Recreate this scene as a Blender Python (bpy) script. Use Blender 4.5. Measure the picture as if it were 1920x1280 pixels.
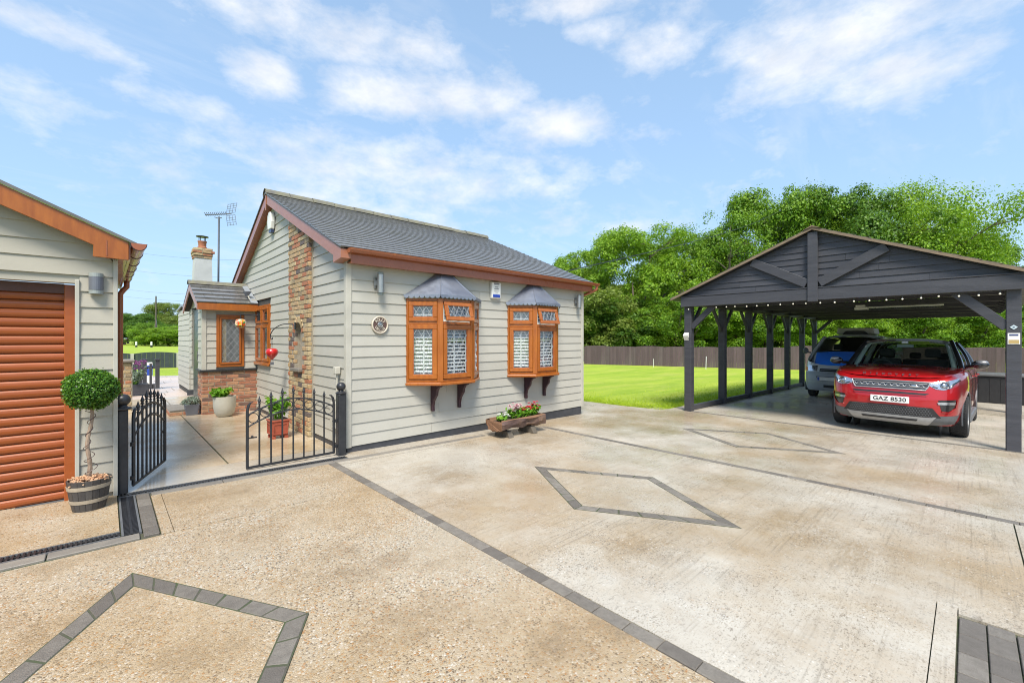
import bpy, bmesh, math, random
import numpy as np
from mathutils import Vector, Matrix
from mathutils.bvhtree import BVHTree
from math import radians, sin, cos, pi, atan2, sqrt

random.seed(7)
rng = np.random.default_rng(7)
scene = bpy.context.scene
for o in list(bpy.data.objects):
    bpy.data.objects.remove(o)
COL = scene.collection

# ------------------------------------------------------------------ camera
HEAD = math.atan(856 / 808)          # heading of the view, measured from the world X axis
CAMH = 1.54
cam_data = bpy.data.cameras.new('camera')
cam_data.sensor_width = 36.0
cam_data.lens = 808 / 1920 * 36.0
cam_data.shift_y = -7 / 1920
cam_data.clip_start = 0.05
cam_data.clip_end = 3000
cam = bpy.data.objects.new('camera', cam_data)
COL.objects.link(cam)
cam.location = (0, 0, CAMH)
cam.rotation_euler = (radians(90), 0, HEAD - radians(90))
scene.camera = cam

# ------------------------------------------------------------------ sun, sky, exposure
SUN_DIR = Vector((-0.52, -0.56, 1.08)).normalized()      # towards the sun
sun_data = bpy.data.lights.new('sun', 'SUN')
sun_data.energy = 3.0
sun_data.angle = radians(20)
sun_data.color = (1.0, 0.94, 0.84)
sun = bpy.data.objects.new('sun', sun_data)
COL.objects.link(sun)
sun.location = (0, 0, 30)
sun.rotation_euler = (-SUN_DIR).to_track_quat('-Z', 'Y').to_euler()

scene.view_settings.view_transform = 'Standard'
scene.view_settings.look = 'None'
scene.view_settings.gamma = 1.0
scene.view_settings.use_curve_mapping = False
scene.view_settings.exposure = 1.0
scene.render.engine = 'CYCLES'
scene.cycles.max_bounces = 6
scene.cycles.diffuse_bounces = 3
scene.cycles.glossy_bounces = 3
scene.cycles.transparent_max_bounces = 12
scene.cycles.transmission_bounces = 4
scene.cycles.use_denoising = True
scene.cycles.sample_clamp_indirect = 6
scene.cycles.filter_width = 1.05

world = bpy.data.worlds.new('World')
scene.world = world
world.use_nodes = True
wt = world.node_tree
wt.nodes.clear()


class NB:
    """small helper to chain shader nodes"""
    def __init__(self, tree):
        self.t = tree

    def n(self, typ, **kw):
        nd = self.t.nodes.new(typ)
        for k, v in kw.items():
            setattr(nd, k, v)
        return nd

    def link(self, a, b):
        self.t.links.new(a, b)

    def val(self, sock, x):
        if hasattr(x, 'is_linked') or isinstance(x, bpy.types.NodeSocket):
            self.link(x, sock)
        else:
            sock.default_value = x

    def m(self, op, a, b=0.0, c=0.0, clamp=False):
        nd = self.n('ShaderNodeMath', operation=op)
        nd.use_clamp = clamp
        self.val(nd.inputs[0], a)
        self.val(nd.inputs[1], b)
        self.val(nd.inputs[2], c)
        return nd.outputs[0]

    def noise(self, vec, scale, detail=4, rough=0.55, dim='3D', dist=0.0):
        nd = self.n('ShaderNodeTexNoise', noise_dimensions=dim)
        if vec is not None:
            self.link(vec, nd.inputs['Vector'])
        nd.inputs['Scale'].default_value = scale
        nd.inputs['Detail'].default_value = detail
        nd.inputs['Roughness'].default_value = rough
        nd.inputs['Distortion'].default_value = dist
        return nd.outputs['Fac']

    def ramp(self, fac, stops, interp='LINEAR'):
        nd = self.n('ShaderNodeValToRGB')
        cr = nd.color_ramp
        cr.interpolation = interp
        while len(cr.elements) < len(stops):
            cr.elements.new(0.5)
        for e, (p, c) in zip(cr.elements, stops):
            e.position = p
            if isinstance(c, (int, float)):
                c = (c, c, c)
            e.color = (c[0], c[1], c[2], 1)
        self.val(nd.inputs[0], fac)
        return nd.outputs[0]

    def mix(self, fac, a, b, blend='MIX'):
        nd = self.n('ShaderNodeMix', data_type='RGBA', blend_type=blend)
        self.val(nd.inputs[0], fac)
        for s, x in ((nd.inputs[6], a), (nd.inputs[7], b)):
            if isinstance(x, (tuple, list)):
                s.default_value = (x[0], x[1], x[2], 1)
            else:
                self.link(x, s)
        return nd.outputs[2]

    def map(self, vec, scale=(1, 1, 1), loc=(0, 0, 0), rot=(0, 0, 0)):
        nd = self.n('ShaderNodeMapping')
        self.link(vec, nd.inputs['Vector'])
        nd.inputs['Scale'].default_value = scale
        self.val(nd.inputs['Location'], loc)
        nd.inputs['Rotation'].default_value = rot
        return nd.outputs[0]


w = NB(wt)
sky = w.n('ShaderNodeTexSky', sky_type='NISHITA')
sky.sun_disc = False
sky.sun_elevation = math.asin(SUN_DIR.z)
sky.sun_rotation = math.atan2(SUN_DIR.x, SUN_DIR.y)
sky.air_density = 1.0
sky.dust_density = 1.2
sky.ozone_density = 2.0
tc = w.n('ShaderNodeTexCoord')
sep = w.n('ShaderNodeSeparateXYZ')
w.link(tc.outputs['Generated'], sep.inputs[0])
dx, dy, dz = sep.outputs
az = w.m('ARCTAN2', dy, dx)
el = w.m('ARCSINE', dz)
# cloud deck: noise on a flat layer high above, plus the banks that stand in view
zc = w.m('ADD', w.m('MAXIMUM', dz, 0.0), 0.16)
comb = w.n('ShaderNodeCombineXYZ')
w.link(w.m('DIVIDE', dx, zc), comb.inputs[0])
w.link(w.m('DIVIDE', dy, zc), comb.inputs[1])
deck = comb.outputs[0]
n_big = w.noise(w.map(deck, (1.0, 1.0, 1.0), (3.1, 1.7, 0)), 0.9, 3, 0.5)
n_fine = w.noise(w.map(tc.outputs['Generated'], (1, 1, 1.9)), 10.0, 9, 0.62, dist=0.1)
n_wisp = w.noise(w.map(deck, (0.8, 2.6, 1), (0, 4, 0), (0, 0, HEAD + 0.9)), 2.2, 6, 0.6, dist=0.6)


def sky_dir(u, v):
    r = (u - 960) / 808
    up = -(v - 633) / 808
    X = r * sin(HEAD) + cos(HEAD)
    Y = -r * cos(HEAD) + sin(HEAD)
    return atan2(Y, X), math.atan2(up, sqrt(X * X + Y * Y))


banks = [(720, 175, 110, 42, .62), (880, 195, 120, 48, .58), (1030, 235, 130, 45, .62), (620, 60, 150, 60, .50),
         (770, 95, 110, 36, .42), (500, 140, 75, 36, .55), (1560, 80, 230, 80, .66), (1690, 125, 150, 60, .55),
         (1430, 95, 110, 45, .5), (1235, 85, 70, 45, .58), (1120, 60, 55, 26, .42), (1060, 10, 90, 30, .5),
         (120, 65, 130, 30, .45), (320, 195, 160, 28, .34), (60, 170, 150, 50, .30), (760, 330, 420, 60, .40), (700, 280, 200, 30, .36),
         (620, 390, 380, 50, .36), (1000, 345, 160, 36, .36), (1185, 428, 70, 14, .36), (420, 20, 190, 36, .36)]
dens = None
for (u, v, su, sv, wt_) in banks:
    a0, e0 = sky_dir(u, v)
    a1, _ = sky_dir(u + su, v)
    _, e1 = sky_dir(u, v - sv)
    sa, se = abs(a1 - a0), abs(e1 - e0)
    da = w.m('DIVIDE', w.m('SUBTRACT', az, a0), sa)
    de = w.m('DIVIDE', w.m('SUBTRACT', el, e0), se)
    q = w.m('ADD', w.m('MULTIPLY', da, da), w.m('MULTIPLY', de, de))
    g = w.m('MULTIPLY', w.m('EXPONENT', w.m('MULTIPLY', q, -0.75)), wt_ * 1.25)
    dens = g if dens is None else w.m('MAXIMUM', dens, g)
field = w.m('ADD', w.m('MULTIPLY', w.m('SUBTRACT', n_fine, 0.5), 1.55), w.m('MULTIPLY', w.m('SUBTRACT', n_wisp, 0.5), 0.22))
body = w.m('ADD', dens, w.m('MULTIPLY', w.m('SUBTRACT', n_big, 0.60), 0.5))
cl = w.m('ADD', body, field)
cloud = w.ramp(cl, [(0.10, 0.0), (0.36, 0.36), (0.66, 0.78), (0.95, 1.0)], 'LINEAR')
wisp = w.ramp(w.m('ADD', n_wisp, w.m('MULTIPLY', n_big, 0.3)), [(0.66, 0.0), (0.92, 0.20)])
cov = w.m('MAXIMUM', cloud, wisp)
lum = w.noise(w.map(tc.outputs['Generated'], (1, 1, 1.9), (0.0, 0.0, 0.06)), 7.5, 6, 0.6)
ccol = w.mix(w.ramp(lum, [(0.35, 0.0), (0.7, 1.0)]), (4.3, 4.4, 4.65), (6.1, 5.95, 5.75))
pale = w.mix(w.ramp(dz, [(0.0, 0.70), (0.5, 0.55), (1.0, 0.35)]), sky.outputs[0], (2.55, 3.9, 5.6))
skymix = w.mix(w.m('MULTIPLY', cov, 0.86), pale, ccol)
bg = w.n('ShaderNodeBackground')
w.link(skymix, bg.inputs['Color'])
bg.inputs['Strength'].default_value = 0.105
wo = w.n('ShaderNodeOutputWorld')
w.link(bg.outputs[0], wo.inputs['Surface'])


# ------------------------------------------------------------------ ground height
def zg(x):
    return -0.019 * min(max(x, -4.0), 22.0)


# ------------------------------------------------------------------ mesh helpers
WL = {}


class MB:
    def __init__(self):
        self.v = []
        self.f = []

    def add(self, vs, fs):
        k = len(self.v)
        self.v.extend([tuple(p) for p in vs])
        self.f.extend([tuple(i + k for i in q) for q in fs])
        return self

    def box(self, x0, y0, z0, x1, y1, z1):
        vs = [(x0, y0, z0), (x1, y0, z0), (x1, y1, z0), (x0, y1, z0), (x0, y0, z1), (x1, y0, z1), (x1, y1, z1), (x0, y1, z1)]
        return self.add(vs, BOXF)

    def hexa(self, vs):
        return self.add(vs, BOXF)

    def bar(self, p, q, w_, h_, up=(0, 0, 1)):
        p, q = Vector(p), Vector(q)
        d = (q - p).normalized()
        s = d.cross(Vector(up))
        if s.length < 1e-4:
            s = d.cross(Vector((1, 0, 0)))
        s.normalize()
        t = s.cross(d).normalized()
        s = s * (w_ / 2)
        t = t * (h_ / 2)
        return self.add([p - s - t, p + s - t, q + s - t, q - s - t, p - s + t, p + s + t, q + s + t, q - s + t], BOXF)

    def tube(self, pts, r, n=8, caps=True):
        pts = [Vector(p) for p in pts]
        rs = r if isinstance(r, (list, tuple)) else [r] * len(pts)
        vs, fs = [], []
        ref = None
        for i, p in enumerate(pts):
            if i == 0:
                d = pts[1] - pts[0]
            elif i == len(pts) - 1:
                d = pts[-1] - pts[-2]
            else:
                d = (pts[i + 1] - pts[i]).normalized() + (pts[i] - pts[i - 1]).normalized()
            if d.length < 1e-9:
                d = Vector((0, 0, 1))
            d.normalize()
            if ref is None:
                ref = d.orthogonal().normalized()
            ref = (ref - d * ref.dot(d))
            if ref.length < 1e-5:
                ref = d.orthogonal()
            ref.normalize()
            b = d.cross(ref)
            for k in range(n):
                a = 2 * pi * k / n
                vs.append(p + (ref * cos(a) + b * sin(a)) * rs[i])
        for i in range(len(pts) - 1):
            for k in range(n):
                fs.append((i * n + k, i * n + (k + 1) % n, (i + 1) * n + (k + 1) % n, (i + 1) * n + k))
        if caps:
            fs.append(tuple(range(n - 1, -1, -1)))
            fs.append(tuple((len(pts) - 1) * n + k for k in range(n)))
        return self.add(vs, fs)

    def lathe(self, prof, c=(0, 0, 0), n=24, sx=1.0, sy=1.0, mat=None, caps=True):
        vs, fs = [], []
        for (r, z) in prof:
            for k in range(n):
                a = 2 * pi * k / n
                p = Vector((r * cos(a) * sx, r * sin(a) * sy, z))
                if mat is not None:
                    p = mat @ p
                vs.append(p + Vector(c))
        m = len(prof)
        for i in range(m - 1):
            for k in range(n):
                fs.append((i * n + k, i * n + (k + 1) % n, (i + 1) * n + (k + 1) % n, (i + 1) * n + k))
        if caps:
            fs.append(tuple(range(n - 1, -1, -1)))
            fs.append(tuple((m - 1) * n + k for k in range(n)))
        return self.add(vs, fs)

    def prism(self, poly, off):
        off = Vector(off)
        a = [Vector(p) for p in poly]
        b = [p + off for p in a]
        n = len(a)
        fs = [tuple(range(n)), tuple(range(2 * n - 1, n - 1, -1))]
        for i in range(n):
            j = (i + 1) % n
            fs.append((j, i, n + i, n + j))
        return self.add(a + b, fs)

    def grid(self, pts):
        """pts: rows of points"""
        m, n = len(pts), len(pts[0])
        vs = [p for row in pts for p in row]
        fs = [(i * n + j, i * n + j + 1, (i + 1) * n + j + 1, (i + 1) * n + j) for i in range(m - 1) for j in range(n - 1)]
        return self.add(vs, fs)

    def ball(self, c, r, n=12, m=8, s=(1, 1, 1)):
        c = Vector(c)
        prof = [(max(1e-4, sin(pi * i / m)) * r, -cos(pi * i / m) * r) for i in range(m + 1)]
        vs, fs = [], []
        for (rr, z) in prof:
            for k in range(n):
                a = 2 * pi * k / n
                vs.append(c + Vector((rr * cos(a) * s[0], rr * sin(a) * s[1], z * s[2])))
        for i in range(m):
            for k in range(n):
                fs.append((i * n + k, i * n + (k + 1) % n, (i + 1) * n + (k + 1) % n, (i + 1) * n + k))
        return self.add(vs, fs)

    def mesh(self, name, smooth=False, bevel=0.0, bseg=1, off=None, fixn=True):
        vs = self.v
        if off is not None:
            ox, oy, oz = off
            vs = [(p[0] - ox, p[1] - oy, p[2] - oz) for p in vs]
        me = bpy.data.meshes.new(name)
        me.from_pydata(vs, [], self.f)
        if fixn or bevel > 0:
            bm = bmesh.new()
            bm.from_mesh(me)
            if fixn:
                bmesh.ops.recalc_face_normals(bm, faces=bm.faces)
            if bevel > 0:
                eds = [e for e in bm.edges if len(e.link_faces) == 2 and e.calc_face_angle(0) > 0.6]
                bmesh.ops.bevel(bm, geom=eds, offset=bevel, segments=bseg, affect='EDGES', profile=0.5)
            bm.to_mesh(me)
            bm.free()
        if smooth:
            me.polygons.foreach_set('use_smooth', [True] * len(me.polygons))
            try:
                me.set_sharp_from_angle(angle=radians(38))
            except Exception:
                pass
        return me

    def build(self, name, mat, parent=None, smooth=False, bevel=0.0, bseg=1, local=False, origin=None, fixn=True):
        if local:
            off = (0, 0, 0)
        elif parent is not None:
            off = WL.get(parent.as_pointer(), Vector((0, 0, 0)))
        elif origin is not None:
            off = Vector(origin)
        else:
            xs = [p[0] for p in self.v]
            ys = [p[1] for p in self.v]
            zs = [p[2] for p in self.v]
            off = Vector(((min(xs) + max(xs)) / 2, (min(ys) + max(ys)) / 2, min(zs)))
        me = self.mesh(name, smooth, bevel, bseg, off, fixn)
        me.materials.append(mat)
        o = bpy.data.objects.new(name, me)
        COL.objects.link(o)
        if parent is not None:
            o.parent = parent
            WL[o.as_pointer()] = Vector(off)
        else:
            if not local:
                o.location = off
            WL[o.as_pointer()] = Vector(off)
        return o


BOXF = [(0, 3, 2, 1), (4, 5, 6, 7), (0, 1, 5, 4), (1, 2, 6, 5), (2, 3, 7, 6), (3, 0, 4, 7)]
KEEP = []


def tag(o, label=None, cat=None, group=None, kind=None):
    if label:
        o['label'] = label
    if cat:
        o['category'] = cat
    if group:
        o['group'] = group
    if kind:
        o['kind'] = kind
    return o


def thing(name, loc, label, cat, group=None, rz=0.0):
    o = bpy.data.objects.new(name, None)
    o.empty_display_size = 0.2
    COL.objects.link(o)
    o.location = loc
    o.rotation_euler = (0, 0, rz)
    WL[o.as_pointer()] = Vector(loc)
    KEEP.append(o)
    return tag(o, label, cat, group)


def piece(name, me, parent, loc, rz=0.0, rot=None):
    """an object that shares mesh data; loc in world coordinates, parent unrotated"""
    o = bpy.data.objects.new(name, me)
    COL.objects.link(o)
    if parent is not None:
        o.parent = parent
        o.location = Vector(loc) - WL[parent.as_pointer()]
    else:
        o.location = loc
    o.rotation_euler = rot if rot is not None else (0, 0, rz)
    WL[o.as_pointer()] = Vector(loc)
    return o


def fast_mesh(name, verts, quads=None, tris=None, smooth=False):
    me = bpy.data.meshes.new(name)
    verts = np.asarray(verts, dtype=np.float32)
    me.vertices.add(len(verts))
    me.vertices.foreach_set('co', verts.ravel())
    loops, starts, tot = [], [], 0
    arrs = []
    if quads is not None and len(quads):
        arrs.append((np.asarray(quads, dtype=np.int32), 4))
    if tris is not None and len(tris):
        arrs.append((np.asarray(tris, dtype=np.int32), 3))
    lp = np.concatenate([a.ravel() for a, _ in arrs])
    st = []
    base = 0
    for a, k in arrs:
        st.append(base + np.arange(len(a), dtype=np.int32) * k)
        base += len(a) * k
    st = np.concatenate(st)
    me.loops.add(len(lp))
    me.loops.foreach_set('vertex_index', lp)
    me.polygons.add(len(st))
    me.polygons.foreach_set('loop_start', st)
    if smooth:
        me.polygons.foreach_set('use_smooth', np.ones(len(st), dtype=bool))
    me.update(calc_edges=True)
    return me


def catmull(pts, n):
    pts = [Vector(p) for p in pts]
    out = []
    m = len(pts)
    for i in range(n):
        t = i / (n - 1) * (m - 1)
        k = min(int(t), m - 2)
        u = t - k
        p0 = pts[max(k - 1, 0)]
        p1 = pts[k]
        p2 = pts[k + 1]
        p3 = pts[min(k + 2, m - 1)]
        out.append(0.5 * ((2 * p1) + (p2 - p0) * u + (2 * p0 - 5 * p1 + 4 * p2 - p3) * u * u + (3 * p1 - p0 - 3 * p2 + p3) * u ** 3))
    return out


def text_mesh(s, size, extrude=0.002, align='CENTER', bold=0.0):
    cu = bpy.data.curves.new('lettering', 'FONT')
    cu.body = s
    cu.size = size
    cu.extrude = extrude
    cu.offset = bold
    cu.align_x = align
    cu.align_y = 'CENTER'
    cu.resolution_u = 3
    ob = bpy.data.objects.new('lettering_tmp', cu)
    COL.objects.link(ob)
    dg = bpy.context.evaluated_depsgraph_get()
    me = bpy.data.meshes.new_from_object(ob.evaluated_get(dg))
    bpy.data.objects.remove(ob)
    bpy.data.curves.remove(cu)
    return me


# ------------------------------------------------------------------ materials
MATS = {}


def pm(name, c1, c2=None, scale=4.0, rough=0.6, rough2=None, bump=0.0, bscale=40.0, metal=0.0, rnd=0.0, coat=0.0,
       stretch=(1, 1, 1), spec=0.5, dirt=None, dirt_amt=0.4, dirt_scale=1.2, grain=0.0, sub=None):
    """procedural surface: two colours mixed by noise, per-object variation, fine relief and wear"""
    if name in MATS:
        return MATS[name]
    m = bpy.data.materials.new(name)
    m.use_nodes = True
    nb = NB(m.node_tree)
    bs = m.node_tree.nodes['Principled BSDF']
    t = nb.n('ShaderNodeTexCoord')
    oi = nb.n('ShaderNodeObjectInfo')
    offs = nb.n('ShaderNodeCombineXYZ')
    r100 = nb.m('MULTIPLY', oi.outputs['Random'], 37.0)
    for i in range(3):
        nb.link(r100, offs.inputs[i])
    vec = nb.map(t.outputs['Object'], stretch, offs.outputs[0])
    c2 = c2 or tuple(x * 0.8 for x in c1)
    f = nb.noise(vec, scale, 5, 0.6)
    col = nb.mix(nb.ramp(f, [(0.3, 0.0), (0.7, 1.0)]), c1, c2)
    if grain:
        gf = nb.noise(vec, bscale, 3, 0.7)
        col = nb.mix(nb.m('MULTIPLY', nb.ramp(gf, [(0.35, 0), (0.65, 1)]), grain), col, tuple(x * 0.45 for x in c1))
    if dirt:
        df = nb.noise(nb.map(t.outputs['Object'], (1, 1, 0.5)), dirt_scale, 6, 0.65)
        col = nb.mix(nb.m('MULTIPLY', nb.ramp(df, [(0.48, 0), (0.72, 1)]), dirt_amt), col, dirt)
    if rnd:
        hs = nb.n('ShaderNodeHueSaturation')
        nb.link(col, hs.inputs['Color'])
        nb.link(nb.m('ADD', nb.m('MULTIPLY', oi.outputs['Random'], rnd * 2), 1 - rnd), hs.inputs['Value'])
        col = hs.outputs[0]
    nb.link(col, bs.inputs['Base Color'])
    if rough2 is None:
        rough2 = min(1.0, rough + 0.12)
    rf = nb.noise(vec, scale * 2.3, 4, 0.6)
    rr = nb.ramp(rf, [(0.3, rough), (0.7, rough2)])
    nb.link(rr, bs.inputs['Roughness'])
    bs.inputs['Metallic'].default_value = metal
    bs.inputs['Specular IOR Level'].default_value = spec
    bs.inputs['Coat Weight'].default_value = coat
    bs.inputs['Coat Roughness'].default_value = 0.04
    if bump:
        b = nb.n('ShaderNodeBump')
        b.inputs['Strength'].default_value = min(1.0, bump)
        b.inputs['Distance'].default_value = 0.01
        nb.link(nb.noise(vec, bscale, 5, 0.65), b.inputs['Height'])
        nb.link(b.outputs[0], bs.inputs['Normal'])
    MATS[name] = m
    return m


def ramp_mat(name, stops, rough=0.8, bump=0.4, bscale=60, mottling=0.25):
    """each object takes its own colour from the ramp (bricks, pavers)"""
    m = bpy.data.materials.new(name)
    m.use_nodes = True
    nb = NB(m.node_tree)
    bs = m.node_tree.nodes['Principled BSDF']
    t = nb.n('ShaderNodeTexCoord')
    oi = nb.n('ShaderNodeObjectInfo')
    offs = nb.n('ShaderNodeCombineXYZ')
    r100 = nb.m('MULTIPLY', oi.outputs['Random'], 53.0)
    for i in range(3):
        nb.link(r100, offs.inputs[i])
    vec = nb.map(t.outputs['Object'], (1, 1, 1), offs.outputs[0])
    col = nb.ramp(oi.outputs['Random'], stops, 'CONSTANT' if len(stops) > 5 else 'LINEAR')
    nf = nb.noise(vec, 18, 5, 0.7)
    col = nb.mix(nb.m('MULTIPLY', nb.ramp(nf, [(0.4, 0), (0.7, 1)]), mottling * 2), col, (0.10, 0.085, 0.07))
    nb.link(col, bs.inputs['Base Color'])
    nb.link(nb.ramp(nf, [(0.3, rough - 0.2), (0.7, rough)]), bs.inputs['Roughness'])
    b = nb.n('ShaderNodeBump')
    b.inputs['Strength'].default_value = bump
    b.inputs['Distance'].default_value = 0.01
    nb.link(nb.noise(vec, bscale, 4, 0.7), b.inputs['Height'])
    nb.link(b.outputs[0], bs.inputs['Normal'])
    MATS[name] = m
    return m


def glass_mat(name, tint=(0.94, 0.96, 0.96), refl=1.0, rough=0.01, base=0.05):
    m = bpy.data.materials.new(name)
    m.use_nodes = True
    nt = m.node_tree
    nt.nodes.clear()
    nb = NB(nt)
    tr = nb.n('ShaderNodeBsdfTransparent')
    tr.inputs[0].default_value = (*tint, 1)
    gl = nb.n('ShaderNodeBsdfGlossy')
    gl.inputs['Roughness'].default_value = rough
    gl.inputs['Color'].default_value = (refl, refl, refl, 1)
    geo = nb.n('ShaderNodeNewGeometry')
    dt = nb.n('ShaderNodeVectorMath', operation='DOT_PRODUCT')
    nb.link(geo.outputs['Normal'], dt.inputs[0])
    nb.link(geo.outputs['Incoming'], dt.inputs[1])
    fac = nb.m('SUBTRACT', 1.0, nb.m('ABSOLUTE', dt.outputs['Value']), clamp=True)
    sch = nb.m('ADD', nb.m('MULTIPLY', nb.m('POWER', fac, 5.0), 0.94), base)
    mx = nb.n('ShaderNodeMixShader')
    nb.link(sch, mx.inputs[0])
    nb.link(tr.outputs[0], mx.inputs[1])
    nb.link(gl.outputs[0], mx.inputs[2])
    o = nb.n('ShaderNodeOutputMaterial')
    nb.link(mx.outputs[0], o.inputs['Surface'])
    MATS[name] = m
    return m


def leaf_mat(name, dark, mid, light, trans=0.35, rough=0.5):
    m = bpy.data.materials.new(name)
    m.use_nodes = True
    nt = m.node_tree
    nt.nodes.clear()
    nb = NB(nt)
    geo = nb.n('ShaderNodeNewGeometry')
    t = nb.n('ShaderNodeTexCoord')
    f = nb.noise(t.outputs['Object'], 0.9, 3, 0.6)
    k = nb.m('ADD', nb.m('MULTIPLY', geo.outputs['Random Per Island'], 0.55), nb.m('MULTIPLY', f, 0.55))
    col = nb.ramp(k, [(0.2, dark), (0.5, mid), (0.85, light)])
    d = nb.n('ShaderNodeBsdfPrincipled')
    nb.link(col, d.inputs['Base Color'])
    d.inputs['Roughness'].default_value = rough
    d.inputs['Specular IOR Level'].default_value = 0.35
    tl = nb.n('ShaderNodeBsdfTranslucent')
    nb.link(nb.mix(0.5, col, (light[0] * 1.2, light[1] * 1.2, light[2] * 0.6)), tl.inputs['Color'])
    mx = nb.n('ShaderNodeMixShader')
    mx.inputs[0].default_value = trans
    nb.link(d.outputs[0], mx.inputs[1])
    nb.link(tl.outputs[0], mx.inputs[2])
    o = nb.n('ShaderNodeOutputMaterial')
    nb.link(mx.outputs[0], o.inputs['Surface'])
    MATS[name] = m
    return m


M_SIDE = pm('grey_beige_siding', (0.44, 0.425, 0.37), (0.42, 0.405, 0.35), 2.0, 0.5, 0.6, bump=0.12, bscale=60, stretch=(0.3, 0.3, 3), rnd=0.045, dirt=(0.30, 0.28, 0.22), dirt_amt=0.22)
M_TRIM = pm('pale_trim', (0.50, 0.48, 0.41), None, 3, 0.45)
M_CORE = pm('wall_core_dark', (0.06, 0.06, 0.055), None, 3, 0.9)  # dark colour stands in for the unlit room seen through the panes
M_OAK = pm('golden_oak_upvc', (0.38, 0.115, 0.014), (0.27, 0.072, 0.009), 6, 0.28, 0.38, bump=0.05, bscale=40, stretch=(3, 3, 0.6), coat=0.2)
M_OAKB = pm('brown_gutter', (0.33, 0.105, 0.045), (0.28, 0.085, 0.036), 4, 0.25, 0.36, coat=0.3)
M_BARGE = pm('rosewood_barge', (0.36, 0.15, 0.085), (0.31, 0.12, 0.065), 5, 0.3, 0.42, coat=0.2, stretch=(1, 1, 3))
M_TILE = pm('dark_roof_tile', (0.175, 0.17, 0.165), (0.115, 0.112, 0.11), 5, 0.12, 0.30, bump=0.12, bscale=70, dirt=(0.10, 0.10, 0.07), dirt_amt=0.5, dirt_scale=3)
M_RIDGE = pm('mossy_ridge', (0.13, 0.125, 0.115), (0.20, 0.19, 0.12), 9, 0.75, 0.95, bump=0.6, bscale=50)
M_PLINTH = pm('black_plinth', (0.035, 0.038, 0.045), (0.06, 0.062, 0.07), 5, 0.4, 0.7)
M_MORTAR = pm('mortar', (0.36, 0.32, 0.25), (0.25, 0.22, 0.17), 14, 0.9, 1.0, bump=0.4, bscale=90)
M_LEAD = pm('lead_sheet', (0.19, 0.215, 0.27), (0.27, 0.295, 0.35), 5, 0.35, 0.55, metal=0.55)
M_WHITE = pm('white_plastic', (0.78, 0.78, 0.74), (0.72, 0.72, 0.68), 5, 0.35, 0.45)
M_SLAT = pm('white_shutter', (0.80, 0.80, 0.80), (0.72, 0.74, 0.76), 3, 0.4, 0.5)
M_BRKT = pm('dark_maroon_iron', (0.05, 0.018, 0.025), (0.035, 0.014, 0.02), 8, 0.3, 0.45)
M_IRON = pm('black_iron', (0.018, 0.019, 0.022), (0.03, 0.031, 0.035), 14, 0.3, 0.45, bump=0.1, bscale=60)
M_STEEL = pm('brushed_steel', (0.42, 0.42, 0.41), None, 8, 0.3, 0.4, metal=0.8)
M_GREYM = pm('slate_grey_metal', (0.16, 0.17, 0.20), None, 6, 0.4, 0.5, metal=0.2)
M_GLASS = glass_mat('window_glass')
M_FROST = glass_mat('clear_diffuser', (0.8, 0.85, 0.85), 0.8, 0.1)
M_LEADC = pm('lead_came', (0.42, 0.43, 0.45), None, 8, 0.4, 0.5, metal=0.4)
BRICK_STOPS = [(0.0, (0.46, 0.34, 0.18)), (0.16, (0.40, 0.15, 0.07)), (0.28, (0.50, 0.39, 0.22)), (0.44, (0.44, 0.30, 0.15)), (0.58, (0.42, 0.17, 0.08)), (0.70, (0.47, 0.32, 0.17)), (0.84, (0.32, 0.24, 0.14)), (0.94, (0.13, 0.10, 0.09))]
M_BRICK = ramp_mat('stock_brick', BRICK_STOPS, 0.85, 0.5, 70)
M_RBRICK = ramp_mat('red_brick', [(0.0, (0.38, 0.15, 0.08)), (0.25, (0.44, 0.20, 0.11)), (0.45, (0.30, 0.12, 0.07)), (0.6, (0.46, 0.24, 0.13)), (0.8, (0.36, 0.21, 0.12)), (0.93, (0.16, 0.09, 0.07))], 0.85, 0.5, 70)
M_PAVER = ramp_mat('dark_block_paver', [(0.0, (0.15, 0.132, 0.112)), (0.5, (0.20, 0.178, 0.15)), (1.0, (0.255, 0.228, 0.192))], 0.6, 0.8, 160, 0.26)
M_BLACKW = pm('black_stained_timber', (0.034, 0.035, 0.042), (0.054, 0.055, 0.064), 3, 0.42, 0.62, bump=0.35, bscale=30, stretch=(0.4, 0.4, 4), rnd=0.14)
M_RUBBER = pm('tyre_rubber', (0.022, 0.022, 0.023), (0.035, 0.034, 0.032), 12, 0.7, 0.85, bump=0.2, bscale=80)
M_BLKP = pm('black_plastic', (0.018, 0.018, 0.02), (0.026, 0.026, 0.028), 10, 0.4, 0.5)
M_DGREY = pm('dark_grey_plastic', (0.10, 0.105, 0.11), (0.13, 0.135, 0.14), 8, 0.45, 0.6)


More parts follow.
